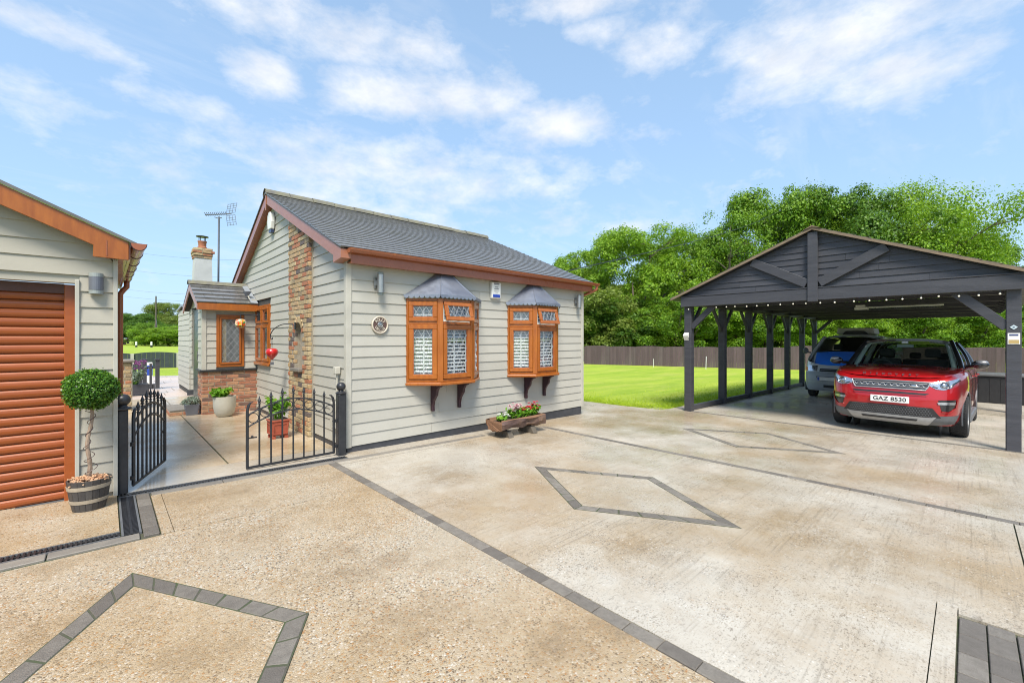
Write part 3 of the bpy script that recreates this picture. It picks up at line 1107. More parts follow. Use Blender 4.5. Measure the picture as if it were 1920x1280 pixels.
# ---- roof
deckm = MB()
th = 0.10
deckm.prism([(VX + 0.03, EAVE_Y + 0.05, EAVE_Z - 0.07), (VX + 0.03, RID_Y, RID_Z - 0.05), (VX + 0.03, 12.70, RID_Z - 0.05 - (12.70 - RID_Y) * SLB), (VX + 0.03, 12.70, RID_Z - 0.13 - (12.70 - RID_Y) * SLB), (VX + 0.03, RID_Y, RID_Z - 0.13), (VX + 0.03, EAVE_Y + 0.05, EAVE_Z - 0.13)], (7.83 - VX - 0.03, 0, 0))
roof = deckm.build('roof', M_CORE, house)
NC = 26
ang = math.atan(SL)
slen = sqrt((RID_Y - EAVE_Y) ** 2 + (RID_Z - EAVE_Z) ** 2)
gauge = slen / NC
tu = Vector((0, cos(ang), sin(ang)))
tn = Vector((0, -sin(ang), cos(ang)))
for side in (0, 1):
    for c in range(NC):
        mb = MB()
        if side == 0:
            base = Vector((0, EAVE_Y - 0.02, EAVE_Z - 0.01)) + tu * (gauge * c)
            u_, n_ = tu, tn
        else:
            if c > 24:
                continue
            a2 = math.atan(SLB)
            u_ = Vector((0, -cos(a2), sin(a2)))
            n_ = Vector((0, sin(a2), cos(a2)))
            base = Vector((0, RID_Y, RID_Z)) - u_ * (gauge * (c + 1))
        x = VX - 0.02
        k = 0
        wt0 = 0.33
        if c % 2:
            x -= wt0 / 2
        while x < 7.85:
            x0, x1 = max(x, VX - 0.02) + 0.0015, min(x + wt0, 7.85) - 0.0015
            if x1 - x0 > 0.02:
                lift = random.uniform(-0.0004, 0.0006)
                A = base + n_ * (0.0185 + lift)
                B = base + u_ * (gauge * 1.12) + n_ * (0.0075 + lift)
                A2 = base - n_ * 0.004
                B2 = base + u_ * (gauge * 1.12) - n_ * 0.012
                mb.hexa([(x0, A2.y, A2.z), (x1, A2.y, A2.z), (x1, B2.y, B2.z), (x0, B2.y, B2.z), (x0, A.y, A.z), (x1, A.y, A.z), (x1, B.y, B.z), (x0, B.y, B.z)])
            x += wt0
        mb.build('tile_course', M_TILE, roof)
# ridge tiles
x = VX - 0.03
while x < 7.83:
    mb = MB()
    x1 = min(x + 0.44, 7.87)
    prof = [(-0.13, -0.035), (-0.10, 0.02), (-0.05, 0.062), (0, 0.075), (0.05, 0.062), (0.10, 0.02), (0.13, -0.035)]
    k = random.uniform(-0.006, 0.006)
    rows = [[(xx, RID_Y + a, RID_Z + 0.01 + b + k) for a, b in prof] for xx in (x, x1 - 0.01)]
    mb.grid(rows)
    rows2 = [[(xx, RID_Y + a * 0.85, RID_Z - 0.02 + b + k) for a, b in prof] for xx in (x, x1 - 0.01)]
    mb.grid(rows2)
    mb.build('ridge_tile', M_RIDGE, roof, smooth=False)
    x += 0.44
# mortar line at the verge
mb = MB()
mb.bar((VX + 0.012, EAVE_Y - 0.01, EAVE_Z - 0.012), (VX + 0.012, RID_Y, RID_Z - 0.012), 0.05, 0.026, up=(0, -sin(ang), cos(ang)))
mb.build('verge_mortar', M_RIDGE, roof)
# bargeboards with soffits
def barge(y0, z0, y1, z1, depth, x0, x1, mat, name='bargeboard'):
    mb = MB()
    mb.prism([(x0, y0, z0), (x0, y1, z1), (x0, y1, z1 - depth), (x0, y0, z0 - depth)], (x1 - x0, 0, 0))
    return mb.build(name, mat, house)


barge(EAVE_Y + 0.28, EAVE_Z + 0.28 * SL - 0.03, RID_Y, RID_Z - 0.035, 0.175, VX, VX + 0.025, M_BARGE)
barge(RID_Y + 0.001, RID_Z - 0.036, 12.62, RID_Z - 0.036 - (12.62 - RID_Y) * SLB, 0.175, VX, VX + 0.025, M_OAKB)
mb = MB()
mb.prism([(VX + 0.026, RID_Y, RID_Z - 0.17), (VX + 0.026, EAVE_Y + 0.3, EAVE_Z + 0.3 * SL - 0.17), (VX + 0.026, EAVE_Y + 0.3, EAVE_Z + 0.3 * SL - 0.185), (VX + 0.026, RID_Y, RID_Z - 0.185)], (HX0 - VX - 0.03, 0, 0))
mb.prism([(VX + 0.026, RID_Y + 0.001, RID_Z - 0.17), (VX + 0.026, 12.6, RID_Z - 0.17 - (12.6 - RID_Y) * SLB), (VX + 0.026, 12.6, RID_Z - 0.185 - (12.6 - RID_Y) * SLB), (VX + 0.026, RID_Y + 0.001, RID_Z - 0.185)], (HX0 - VX - 0.03, 0, 0))
mb.build('soffit', M_OAKB, house)
# boxed eave end
mb = MB()
yb = EAVE_Y + 0.275
mb.prism([(VX - 0.004, EAVE_Y + 0.0, EAVE_Z - 0.03), (VX - 0.004, yb, EAVE_Z + 0.275 * SL - 0.03), (VX - 0.004, yb, EAVE_Z - 0.19), (VX - 0.004, EAVE_Y, EAVE_Z - 0.155)], (0.14, 0, 0))
mb.build('eave_box', M_BARGE, house, bevel=0.003)
# spike finial
mb = MB()
mb.box(VX - 0.012, RID_Y - 0.02, RID_Z - 0.34, VX - 0.002, RID_Y + 0.02, RID_Z - 0.05)
mb.build('finial', M_BARGE, house)
# fascia, soffit and gutter along the front
mb = MB()
mb.box(VX + 0.137, EAVE_Y + 0.005, EAVE_Z - 0.21, 7.85, EAVE_Y + 0.03, EAVE_Z - 0.025)
mb.build('fascia', M_OAKB, house)
mb = MB()
mb.box(VX + 0.14, EAVE_Y + 0.031, EAVE_Z - 0.20, 7.84, HY + 0.01, EAVE_Z - 0.185)
mb.build('soffit', M_OAKB, house)


def gutter(mbo, x0, x1, y, z, r=0.057, n=9):
    rows = []
    for rr in (r, r - 0.006):
        rows = [[(xx, y - rr * cos(pi * k / n), z - rr * sin(pi * k / n)) for k in range(n + 1)] for xx in (x0, x1)]
        mbo.grid(rows)
    for xx in (x0, x1):
        vs = [(xx, y - r * cos(pi * k / n), z - r * sin(pi * k / n)) for k in range(n + 1)]
        mbo.add(vs, [tuple(range(n + 1))])


GY, GZ = EAVE_Y - 0.057, EAVE_Z - 0.025
mb = MB()
gutter(mb, VX + 0.10, 7.98, GY, GZ)
gut = mb.build('gutter', M_OAKB, house, smooth=True)
for xx in (VX + 0.10, 3.0, 3.85, 4.7, 5.55, 6.4, 7.25, 7.95):
    mb = MB()
    gutter(mb, xx - 0.02, xx + 0.02, GY, GZ + 0.001, 0.0625)
    mb.build('gutter_bracket', M_OAKB, gut)
mb = MB()
mb.tube([(7.93, GY, GZ - 0.05), (7.93, GY, GZ - 0.12), (7.86, GY + 0.08, GZ - 0.18), (7.80, HY + 0.1, GZ - 0.26), (7.78, HY + 0.1, 0.0)], 0.034, 10)
mb.build('downpipe', M_OAKB, house, smooth=True)

# ---- brick pier with its niche
PY0, PY1, PX = 7.17, 8.20, 2.34
NI = (7.52, 7.86, 1.02, 1.62)     # niche: y0, y1, sill z, spring z
mb = MB()


def ptop(y):
    return RID_Z - 0.20 - (RID_Y - y) * SL


NM = (NI[0] + NI[1]) / 2
NR = (NI[1] - NI[0]) / 2
xb = HX0 + 0.003
for (ya, yb_, za, zb) in ((PY0, NI[0], -0.2, None), (NI[1], PY1, -0.2, None), (NI[0], NI[1], -0.2, NI[2])):
    xs0 = PX + 0.008
    if zb is None:
        poly = [(xs0, ya + 0.006, za), (xs0, yb_ - 0.006, za), (xs0, yb_ - 0.006, ptop(yb_)), (xs0, ya + 0.006, ptop(ya))]
    else:
        poly = [(xs0, ya - 0.006, za), (xs0, yb_ + 0.006, za), (xs0, yb_ + 0.006, zb), (xs0, ya - 0.006, zb)]
    mb.prism(poly, (xb - xs0, 0, 0))
arc = [(PX + 0.008, NM - NR * cos(pi * k / 10), NI[3] + NR * sin(pi * k / 10)) for k in range(11)]
for k in range(10):
    a, b = arc[k], arc[k + 1]
    mb.hexa([(a[0], a[1], a[2]), (b[0], b[1], b[2]), (xb, b[1], b[2]), (xb, a[1], a[2]), (a[0], a[1], ptop(a[1])), (b[0], b[1], ptop(b[1])), (xb, b[1], ptop(b[1])), (xb, a[1], ptop(a[1]))])
mb.box(HX0 - 0.004, NI[0] - 0.01, NI[2], HX0 + 0.004, NI[1] + 0.01, NI[3] + NR)
pier = mb.build('brick_pier', M_MORTAR, house)


def brick_mesh(l, d=0.05, h=0.065, mat=None):
    mb = MB()
    mb.box(0, -l / 2, -h / 2, d, l / 2, h / 2)
    me = mb.mesh('brick', bevel=0.006)
    for v in me.vertices:
        v.co += Vector((random.uniform(-.002, .003), random.uniform(-.002, .002), random.uniform(-.002, .002)))
    me.materials.append(mat or M_BRICK)
    return me


BM = {l: [brick_mesh(l) for _ in range(3)] for l in (0.205, 0.10, 0.15)}
zc = -0.06
row = 0
while zc < 3.5:
    lens = [0.205] * 5 if row % 2 == 0 else [0.10, 0.205, 0.205, 0.205, 0.205, 0.10]
    y = PY0 + 0.001
    for l in lens:
        if y + l > PY1 + 0.012:
            l = 0.15 if PY1 - y > 0.13 else 0.10
            if y + l > PY1 + 0.02:
                break
        ym = y + l / 2
        y += l + 0.0095 * (1 if row % 2 == 0 else 0.4)
        in_niche = NI[2] - 0.03 < zc < NI[3] + NR + 0.11 and (abs(ym - NM) < NR + l * 0.5 - 0.005) and (zc < NI[3] or (ym - NM) ** 2 + (zc - NI[3]) ** 2 < (NR + 0.13) ** 2)
        if in_niche:
            if zc < NI[3] and abs(ym - NM) > NR + 0.055:
                s = 1 if ym > NM else -1
                piece('brick', random.choice(BM[0.10]), pier, (PX, NM + s * (NR + 0.052), zc))
            continue
        if zc > ptop(ym - l / 2) - 0.0:
            continue
        piece('brick', random.choice(BM[l]), pier, (PX + random.uniform(-.006, .003), ym, zc), rot=(random.uniform(-.02, .02), 0, random.uniform(-.02, .02)))
    # return face of the pier
    zc += 0.075
    row += 1
vous = brick_mesh(0.10, 0.05, 0.062)
for k in range(9):
    a = pi * (k + 0.5) / 9
    piece('arch_brick', vous, pier, (PX - 0.004, NM - (NR + 0.055) * cos(a), NI[3] + (NR + 0.055) * sin(a)), rot=(pi - a, 0, 0))
mb = MB()
mb.box(PX - 0.06, NI[0] - 0.06, NI[2] - 0.04, HX0 - 0.005, NI[1] + 0.06, NI[2] + 0.015)
mb.build('niche_sill', M_EDGE, pier, bevel=0.008)

# ---- joinery helpers: boxes in the plane of a window
class Plane:
    def __init__(self, p0, p1):
        self.o = Vector((p0[0], p0[1], 0))
        d = Vector((p1[0] - p0[0], p1[1] - p0[1], 0))
        self.len = d.length
        self.u = d.normalized()
        self.n = Vector((self.u.y, -self.u.x, 0))      # outward (right of travel)

    def P(self, s, d, z):
        return self.o + self.u * s + self.n * d + Vector((0, 0, z))

    def box(self, mb, s0, s1, d0, d1, z0, z1):
        P = self.P
        mb.hexa([P(s0, d0, z0), P(s1, d0, z0), P(s1, d1, z0), P(s0, d1, z0), P(s0, d0, z1), P(s1, d0, z1), P(s1, d1, z1), P(s0, d1, z1)])

    def frame(self, mb, s0, s1, z0, z1, w_, d0, d1):
        self.box(mb, s0, s1, d0, d1, z0, z0 + w_)
        self.box(mb, s0, s1, d0, d1, z1 - w_, z1)
        self.box(mb, s0, s0 + w_, d0, d1, z0 + w_, z1 - w_)
        self.box(mb, s1 - w_, s1, d0, d1, z0 + w_, z1 - w_)

    def lattice(self, mb, s0, s1, z0, z1, d, cw, ch, r=0.003):
        """diamond leading"""
        W, H = s1 - s0, z1 - z0
        for sg in (1, -1):
            k = -int(H / ch) - 2
            while k * cw < W + H / ch * cw + cw:
                # line s = k*cw + sg * t*cw/ch
                pts = []
                for t in np.linspace(0, H, 40):
                    s = k * cw + sg * t * cw / ch
                    if 0 <= s <= W:
                        pts.append((s, t))
                if len(pts) > 1:
                    a, b = pts[0], pts[-1]
                    mb.bar(self.P(s0 + a[0], d, z0 + a[1]), self.P(s0 + b[0], d, z0 + b[1]), 2 * r, 2 * r, up=self.n)
                k += 1


def sash(pl, parent, s0, s1, z0, z1, w_, cw, ch, slats=True, mat=None, lattice=True):
    mat = mat or M_OAK
    mb = MB()
    pl.frame(mb, s0, s1, z0, z1, w_, -0.012, 0.028)
    mb.build('sash', mat, parent, bevel=0.006)
    mb = MB()
    pl.frame(mb, s0 + w_, s1 - w_, z0 + w_, z1 - w_, 0.009, -0.006, 0.014)
    mb.build('glazing_bead', M_OAKB, parent)
    mb = MB()
    pl.box(mb, s0 + w_, s1 - w_, -0.002, 0.002, z0 + w_, z1 - w_)
    mb.build('pane', M_GLASS, parent)
    if lattice:
        mb = MB()
        pl.lattice(mb, s0 + w_, s1 - w_, z0 + w_, z1 - w_, 0.006, cw, ch)
        mb.build('leading', M_LEADC, parent)


def slat_rows(pl, parent, s0, s1, z0, z1, d=-0.05, pitch=0.062, tilt=0.5):
    z = z0
    while z < z1:
        mb = MB()
        h = 0.05
        a, b = pl.P(s0, d + 0.026, z - h * tilt), pl.P(s1, d + 0.026, z - h * tilt)
        c_, e = pl.P(s1, d - 0.026, z + h * tilt + 0.012), pl.P(s0, d - 0.026, z + h * tilt + 0.012)
        up = Vector((0, 0, 0.007))
        mb.hexa([a, b, c_, e, a + up, b + up, c_ + up, e + up])
        mb.build('shutter_slat', M_SLAT, parent)
        z += pitch


def bay(x0, label):
    pts = [(x0, HY - 0.002), (x0 + 0.39, HY - 0.35), (x0 + 1.01, HY - 0.35), (x0 + 1.40, HY - 0.002)]
    zb, zt = 0.86, 2.14
    zm = 1.765
    mb = MB()
    planes = [Plane(pts[i], pts[i + 1]) for i in range(3)]
    for pl in planes:
        L = pl.len
        pl.box(mb, 0.012, L - 0.012, -0.03, 0.008, zb, zb + 0.045)
        pl.box(mb, 0.012, L - 0.012, -0.03, 0.008, zt - 0.045, zt)
        pl.box(mb, 0.012, L - 0.012, -0.03, 0.008, zm - 0.022, zm + 0.022)
    for i in (1, 2):
        p = Vector((pts[i][0], pts[i][1], 0))
        n = (planes[i - 1].n + planes[i].n).normalized()
        t = Vector((-n.y, n.x, 0))
        q = p + n * 0.012
        w2 = 0.044
        a = [q - t * w2, q + t * w2, q + t * w2 - n * 0.06, q - t * w2 - n * 0.06]
        mb.prism([(v.x, v.y, zb + 0.001) for v in a], (0, 0, zt - zb - 0.002))
    for i, s in ((0, 1), (3, -1)):
        mb.box(min(pts[i][0], pts[i][0] + 0.04 * s), HY - 0.045, zb, max(pts[i][0], pts[i][0] + 0.04 * s), HY - 0.001, zt)
    b = mb.build('bay_window', M_OAK, house, bevel=0.004)
    b['label'] = label
    for i, pl in enumerate(planes):
        L = pl.len
        m0, m1 = (0.05, L - 0.045)
        sash(pl, b, m0, m1, zb + 0.05, zm - 0.026, 0.066, 0.125, 0.20)
        if i == 1:
            # top hung light standing open
            ang_ = radians(17)
            mbs, mbp, mbl, mbg = MB(), MB(), MB(), MB()
            z0, z1 = zm + 0.026, zt - 0.05
            pl.frame(mbs, m0, m1, z0, z1, 0.062, 0.0, 0.038)
            pl.box(mbp, m0 + 0.062, m1 - 0.062, 0.017, 0.021, z0 + 0.062, z1 - 0.062)
            pl.lattice(mbl, m0 + 0.062, m1 - 0.062, z0 + 0.062, z1 - 0.062, 0.026, 0.10, 0.16)
            pl.box(mbg, (m0 + m1) / 2 - 0.1, (m0 + m1) / 2 + 0.1, 0.05, 0.062, z0 - 0.012, z0 - 0.002)
            piv = pl.P(0, 0.019, z1)
            R = Matrix.Translation(piv) @ Matrix.Rotation(-ang_, 4, pl.u) @ Matrix.Translation(-piv)
            test = R @ pl.P(0.3, 0.0, z0)
            if (test - piv).dot(pl.n) < 0:
                R = Matrix.Translation(piv) @ Matrix.Rotation(ang_, 4, pl.u) @ Matrix.Translation(-piv)
            for q in (mbs, mbp, mbl, mbg):
                q.v = [tuple(R @ Vector(v)) for v in q.v]
            mbs.build('sash', M_OAK, b, bevel=0.005)
            mbp.build('pane', M_GLASS, b)
            mbl.build('leading', M_LEADC, b)
            mbs2 = MB()
            pl.frame(mbs2, m0, m1, z0, z1, 0.03, -0.03, -0.004)
            mbs2.build('inner_frame', M_WHITE, b)
            mst = MB()
            mst.bar(pl.P((m0 + m1) / 2 - 0.09, 0.0, z0 - 0.005), R @ pl.P((m0 + m1) / 2 + 0.07, 0.0, z0 + 0.01), 0.012, 0.006)
            mst.build('window_stay', M_STEEL, b)
        else:
            sash(pl, b, m0, m1, zm + 0.026, zt - 0.05, 0.062, 0.10, 0.16)
        # plantation shutters inside
        fr = MB()
        pl.frame(fr, 0.06, L - 0.06, zb + 0.05, zt - 0.05, 0.03, -0.075, -0.05)
        pl.box(fr, L / 2 - 0.012, L / 2 + 0.012, -0.075, -0.066, zb + 0.06, zt - 0.06)
        fr.build('shutter_frame', M_SLAT, b)
        slat_rows(pl, b, 0.09, L - 0.09, zb + 0.11, zt - 0.09, -0.09, 0.058, 0.42 if i != 1 else 0.25)
    # oak sill
    ov = 0.05
    out = [(pts[0][0] - 0.03, HY - 0.03), (pts[1][0] - 0.02, pts[1][1] - ov), (pts[2][0] + 0.02, pts[2][1] - ov), (pts[3][0] + 0.03, HY - 0.03)]
    mb = MB()
    mb.prism([(x, y, 0.81) for x, y in out], (0, 0, 0.049))
    mb.build('sill', M_OAK, b, bevel=0.014, bseg=2)
    mb = MB()
    inn = [(pts[0][0] + 0.02, HY - 0.031), (pts[1][0], pts[1][1] + 0.03), (pts[2][0], pts[2][1] + 0.03), (pts[3][0] - 0.02, HY - 0.031)]
    mb.prism([(x, y, 2.1405) for x, y in inn], (0, 0, 0.02))
    mb.build('head_board', M_WHITE, b)
    # lead hood with scalloped edge
    o2 = 0.055
    ev = [(pts[0][0] - 0.05, HY - 0.03), (pts[1][0] - 0.03, pts[1][1] - o2), (pts[2][0] + 0.03, pts[2][1] - o2), (pts[3][0] + 0.05, HY - 0.03)]
    ze, za = 2.185, 2.60
    top = [(x0 + 0.57, HY - 0.028), (x0 + 0.62, HY - 0.055), (x0 + 0.78, HY - 0.055), (x0 + 0.83, HY - 0.028)]
    mb = MB()
    N = 8
    rows = []
    for k in range(N + 1):
        t = k / N
        z = ze + (za - ze) * (0.86 * t + 0.14 * t * t)
        row = []
        for i in range(4):
            row.append((ev[i][0] + (top[i][0] - ev[i][0]) * t, ev[i][1] + (top[i][1] - ev[i][1]) * t, z))
        rows.append(row)
    mb.grid(rows)
    mb.add([(p[0], p[1], za) for p in top], [(0, 1, 2, 3)])
    lead = mb.build('lead_roof', M_LEAD, b, smooth=True, fixn=True)
    sc = MB()
    for i in range(3):
        pl = Plane(ev[i], ev[i + 1])
        n = max(4, int(pl.len / 0.072))
        for k in range(n):
            s0, s1 = pl.len * k / n, pl.len * (k + 1) / n
            c = (s0 + s1) / 2
            r = (s1 - s0) / 2
            poly = [pl.P(s0, 0.002, ze + 0.012), pl.P(s1, 0.002, ze + 0.012)] + [pl.P(c + r * cos(a), 0.003, ze - 0.008 - r * 0.95 * sin(a)) for a in np.linspace(0, pi, 7)]
            sc.prism(poly, pl.n * 0.006)
    sc.build('scalloped_edge', M_LEAD, b)
    sm = MB()
    for i in (1, 2):
        sm.tube([rows[k][i] for k in range(N + 1)], 0.008, 6)
    sm.build('lead_roll', M_LEAD, b, smooth=True)
    # iron brackets
    for xx in (x0 + 0.45, x0 + 0.97):
        mb = MB()
        yw = HY - 0.024
        prof = [(0, 0.0), (-0.27, 0.0), (-0.27, -0.03), (-0.21, -0.05), (-0.17, -0.10), (-0.155, -0.17), (-0.12, -0.21), (-0.075, -0.27), (-0.055, -0.35), (-0.06, -0.43), (0, -0.43)]
        mb.prism([(xx - 0.022, yw + a, 0.809 + c) for a, c in prof], (0.044, 0, 0))
        br = mb.build('bracket', M_BRKT, b, bevel=0.004)
        mb = MB()
        mb.box(xx - 0.05, yw - 0.30, 0.796, xx + 0.05, yw, 0.8095)
        mb.build('bracket_plate', M_BRKT, b)
    return b


bay(BAYS[0], 'oak bay window beside the round name plaque')
bay(BAYS[1], 'oak bay window at the far end, above the flower trough')

# ---- gable window
gpl = Plane((HX0 - 0.03, GW[1]), (HX0 - 0.03, GW[0]))
if gpl.n.x > 0:
    gpl = Plane((HX0 - 0.03, GW[0]), (HX0 - 0.03, GW[1]))
mb = MB()
gpl.frame(mb, 0, gpl.len, GW[2], GW[3], 0.05, -0.05, 0.012)
gpl.box(mb, gpl.len / 2 - 0.025, gpl.len / 2 + 0.025, -0.05, 0.012, GW[2] + 0.05, GW[3] - 0.05)
gpl.box(mb, 0.05, gpl.len / 2 - 0.026, -0.05, 0.011, 1.80, 1.84)
gpl.box(mb, gpl.len / 2 + 0.026, gpl.len - 0.05, -0.05, 0.011, 1.80, 1.84)
gpl.box(mb, -0.03, gpl.len + 0.03, 0.013, 0.05, GW[2] - 0.03, GW[2] + 0.02)
gw = mb.build('gable_window', M_OAK, house, bevel=0.004)
for a, b_ in ((0.055, gpl.len / 2 - 0.03), (gpl.len / 2 + 0.03, gpl.len - 0.055)):
    sash(gpl, gw, a, b_, GW[2] + 0.055, 1.795, 0.05, 0.09, 0.13, lattice=False)
    sash(gpl, gw, a, b_, 1.845, GW[3] - 0.055, 0.045, 0.09, 0.13, lattice=False)
cu = MB()
for k in range(26):
    s = 0.06 + (gpl.len - 0.12) * k / 26
    gpl.box(cu, s, s + 0.028, -0.06 - 0.012 * (k % 2), -0.056 - 0.012 * (k % 2), GW[2] + 0.06, GW[3] - 0.06)
M_CURT = pm('grey_curtain', (0.42, 0.40, 0.38), (0.33, 0.31, 0.30), 6, 0.9)
cu.build('curtain', M_CURT, gw)

# ---- porch
QX0, QX1, QY0, QY1 = 1.45, 2.40, 10.70, 12.55
mb = MB()
mb.box(QX0 + 0.012, QY0 + 0.012, 0.78, QX1, QY0 + 0.10, 2.2)
mb.box(QX0 + 0.012, QY0 + 0.101, 0.78, QX0 + 0.10, QY0 + 0.55, 2.2)
mb.box(QX0 + 0.012, QY0 + 1.5, 0.78, QX0 + 0.10, QY1, 2.2)
mb.prism([(QX0 + 0.012, QY0, 2.21), (QX0 + 0.012, QY1, 2.21), (QX0 + 0.012, (QY0 + QY1) / 2, 2.66)], (0.09, 0, 0))
pw = mb.build('porch_wall', M_SIDE, house)
PWIN = (1.67, 2.17, 0.93, 2.02)
for i in range(9):
    z0 = 0.885 + i * 0.149
    z1 = z0 + 0.149
    if z0 > 2.12:
        break
    if z1 > PWIN[2] + 0.02 and z0 < PWIN[3] - 0.02:
        for a, b_ in ((QX0 + 0.05, PWIN[0]), (PWIN[1], QX1)):
            plank(pw, 'y', QY0, a, b_, a, b_, z0, min(z1, 2.19))
    else:
        plank(pw, 'y', QY0, QX0 + 0.05, QX1, QX0 + 0.05, QX1, z0, min(z1, 2.19))
    for a, b_ in ((QY0 + 0.05, QY0 + 0.55), (QY0 + 1.5, QY1)):
        plank(pw, 'x', QX0, a, b_, a, b_, z0, min(z1, 2.19))
mb = MB()
mb.box(QX0 - 0.028, QY0 - 0.03, 0.885, QX0 + 0.049, QY0 + 0.049, 2.2)
mb.build('corner_board', M_TRIM, pw)
mb = MB()
mb.box(QX0 + 0.02, QY0 + 0.555, 0.05, QX0 + 0.06, QY0 + 1.495, 2.16)
pd = mb.build('porch_door', pm('dark_green_door', (0.02, 0.035, 0.03), None, 6, 0.25, 0.4), house)
mb = MB()
mb.box(QX0 - 0.02, QY0 + 0.66, 1.05, QX0 + 0.018, QY0 + 0.69, 1.25)
mb.build('door_handle', M_STEEL, pd)
ppl = Plane((PWIN[0], QY0 - 0.028), (PWIN[1], QY0 - 0.028))
mb = MB()
ppl.frame(mb, 0, ppl.len, PWIN[2], PWIN[3], 0.055, -0.04, 0.012)
wn = mb.build('porch_window', M_OAK, house, bevel=0.004)
sash(ppl, wn, 0.057, ppl.len - 0.057, PWIN[2] + 0.057, PWIN[3] - 0.057, 0.03, 0.11, 0.16)
mb = MB()
ppl.box(mb, 0.1, 0.18, -0.034, -0.03, PWIN[2] + 0.1, PWIN[3] - 0.1)
mb.build('curtain', pm('cream_curtain', (0.5, 0.42, 0.3), None, 8, 0.9), wn)
mb = MB()
ppl.box(mb, 0.181, ppl.len - 0.09, -0.035, -0.031, PWIN[2] + 0.1, PWIN[3] - 0.1)
mb.build('inner_pane', pm('dim_glass', (0.16, 0.17, 0.18), (0.24, 0.25, 0.26), 5, 0.3), wn)
# porch brick base
mb = MB()
mb.box(QX0 - 0.02, QY0 - 0.02, -0.15, QX1 + 0.02, QY0 + 0.10, 0.845)
mb.box(QX0 - 0.02, QY0 + 0.101, -0.15, QX0 + 0.10, QY0 + 0.54, 0.845)
pb = mb.build('porch_base', M_MORTAR, house)


def brick_wall(parent, p0, p1, z0, z1, mats, n, bl=0.205, course=0.075):
    """running bond on a vertical face from p0 to p1 with outward normal n"""
    p0, p1 = Vector((p0[0], p0[1], 0)), Vector((p1[0], p1[1], 0))
    d = p1 - p0
    L = d.length
    d.normalize()
    n = Vector((n[0], n[1], 0))
    row = 0
    z = z0
    rz = atan2(-n.y, -n.x)
    while z < z1 - 0.02:
        s = 0.0
        first = row % 2
        while s < L - 0.03:
            l = 0.10 if first else bl
            first = 0
            if s + l > L:
                l = L - s
                if l < 0.04:
                    break
            key = min((bl, 0.15, 0.10), key=lambda q: abs(q - l))
            c = p0 + d * (s + l / 2)
            o = piece('brick', random.choice(mats[key]), parent, (c.x + n.x * random.uniform(0.002, 0.008), c.y + n.y * random.uniform(0.002, 0.008), z + 0.0375), rot=(0, 0, rz + random.uniform(-.012, .012)))
            s += l + 0.01
        z += course
        row += 1


RB = {l: [brick_mesh(l, 0.05, 0.065, M_RBRICK) for _ in range(2)] for l in (0.205, 0.10, 0.15)}
brick_wall(pb, (QX0 - 0.02, QY0 - 0.022), (QX1 + 0.02, QY0 - 0.022), -0.06, 0.84, RB, (0, -1))
brick_wall(pb, (QX0 - 0.022, QY0 + 0.50), (QX0 - 0.022, QY0), -0.06, 0.84, RB, (-1, 0))
mb = MB()
mb.box(QX0 - 0.06, QY0 - 0.065, 0.846, QX1 + 0.025, QY0 + 0.0, 0.884)
mb.box(QX0 - 0.06, QY0 + 0.001, 0.846, QX0 + 0.0, QY0 + 0.54, 0.883)
mb.build('black_sill', M_BLKP, house, bevel=0.004)
# porch roof
mb = MB()
yr = (QY0 + QY1) / 2
pz = 2.72
ps = 0.44
ev = QY0 - 0.16
ev2 = QY1 + 0.16
mb.prism([(QX0 - 0.10, ev + 0.02, pz - ps * (yr - ev) - 0.03), (QX0 - 0.10, yr, pz - 0.03), (QX0 - 0.10, ev2, pz - ps * (ev2 - yr) - 0.03), (QX0 - 0.10, ev2, pz - ps * (ev2 - yr) - 0.08), (QX0 - 0.10, yr, pz - 0.09), (QX0 - 0.10, ev + 0.02, pz - ps * (yr - ev) - 0.08)], (HX0 - QX0 + 0.07, 0, 0))
pr = mb.build('porch_roof', M_CORE, house)
pa = math.atan(ps)
pl_ = sqrt(1 + ps * ps) * (yr - ev)
for s in (1, -1):
    u_ = Vector((0, cos(pa) * s, sin(pa)))
    n_ = Vector((0, -sin(pa) * s, cos(pa)))
    e0 = Vector((0, yr - s * (yr - ev), pz - ps * (yr - ev)))
    for c in range(5):
        x = QX0 - 0.13 - (0.16 if c % 2 else 0)
        while x < HX0 - 0.02:
            x0, x1 = max(x, QX0 - 0.13) + 0.002, min(x + 0.33, HX0 - 0.026) - 0.002
            if x1 - x0 > 0.03:
                g_ = pl_ / 5
                A, B = e0 + u_ * (g_ * c) + n_ * 0.032, e0 + u_ * (g_ * c + g_ * 1.2) + n_ * 0.008
                A2, B2 = e0 + u_ * (g_ * c) + n_ * 0.008, e0 + u_ * (g_ * c + g_ * 1.2) - n_ * 0.006
                mb = MB()
                mb.hexa([(x0, A2.y, A2.z), (x1, A2.y, A2.z), (x1, B2.y, B2.z), (x0, B2.y, B2.z), (x0, A.y, A.z), (x1, A.y, A.z), (x1, B.y, B.z), (x0, B.y, B.z)])
                mb.build('tile', M_TILE, pr)
            x += 0.33
mb = MB()
mb.grid([[(xx, yr + a, pz + b + 0.03) for a, b in ((-0.12, -0.04), (-0.07, 0.02), (0, 0.05), (0.07, 0.02), (0.12, -0.04))] for xx in (QX0 - 0.15, HX0 - 0.03)])
mb.build('ridge_tile', M_RIDGE, pr)
mb = MB()
zf = pz - ps * (yr - ev)
mb.box(QX0 - 0.10, ev - 0.002, zf - 0.14, HX0 - 0.03, ev + 0.018, zf - 0.002)
mb.build('fascia', M_OAK, pr, bevel=0.003)
mb = MB()
mb.box(QX0 - 0.09, ev + 0.02, zf - 0.13, HX0 - 0.03, QY0, zf - 0.12)
mb.build('soffit', M_TRIM, pr)
mb = MB()
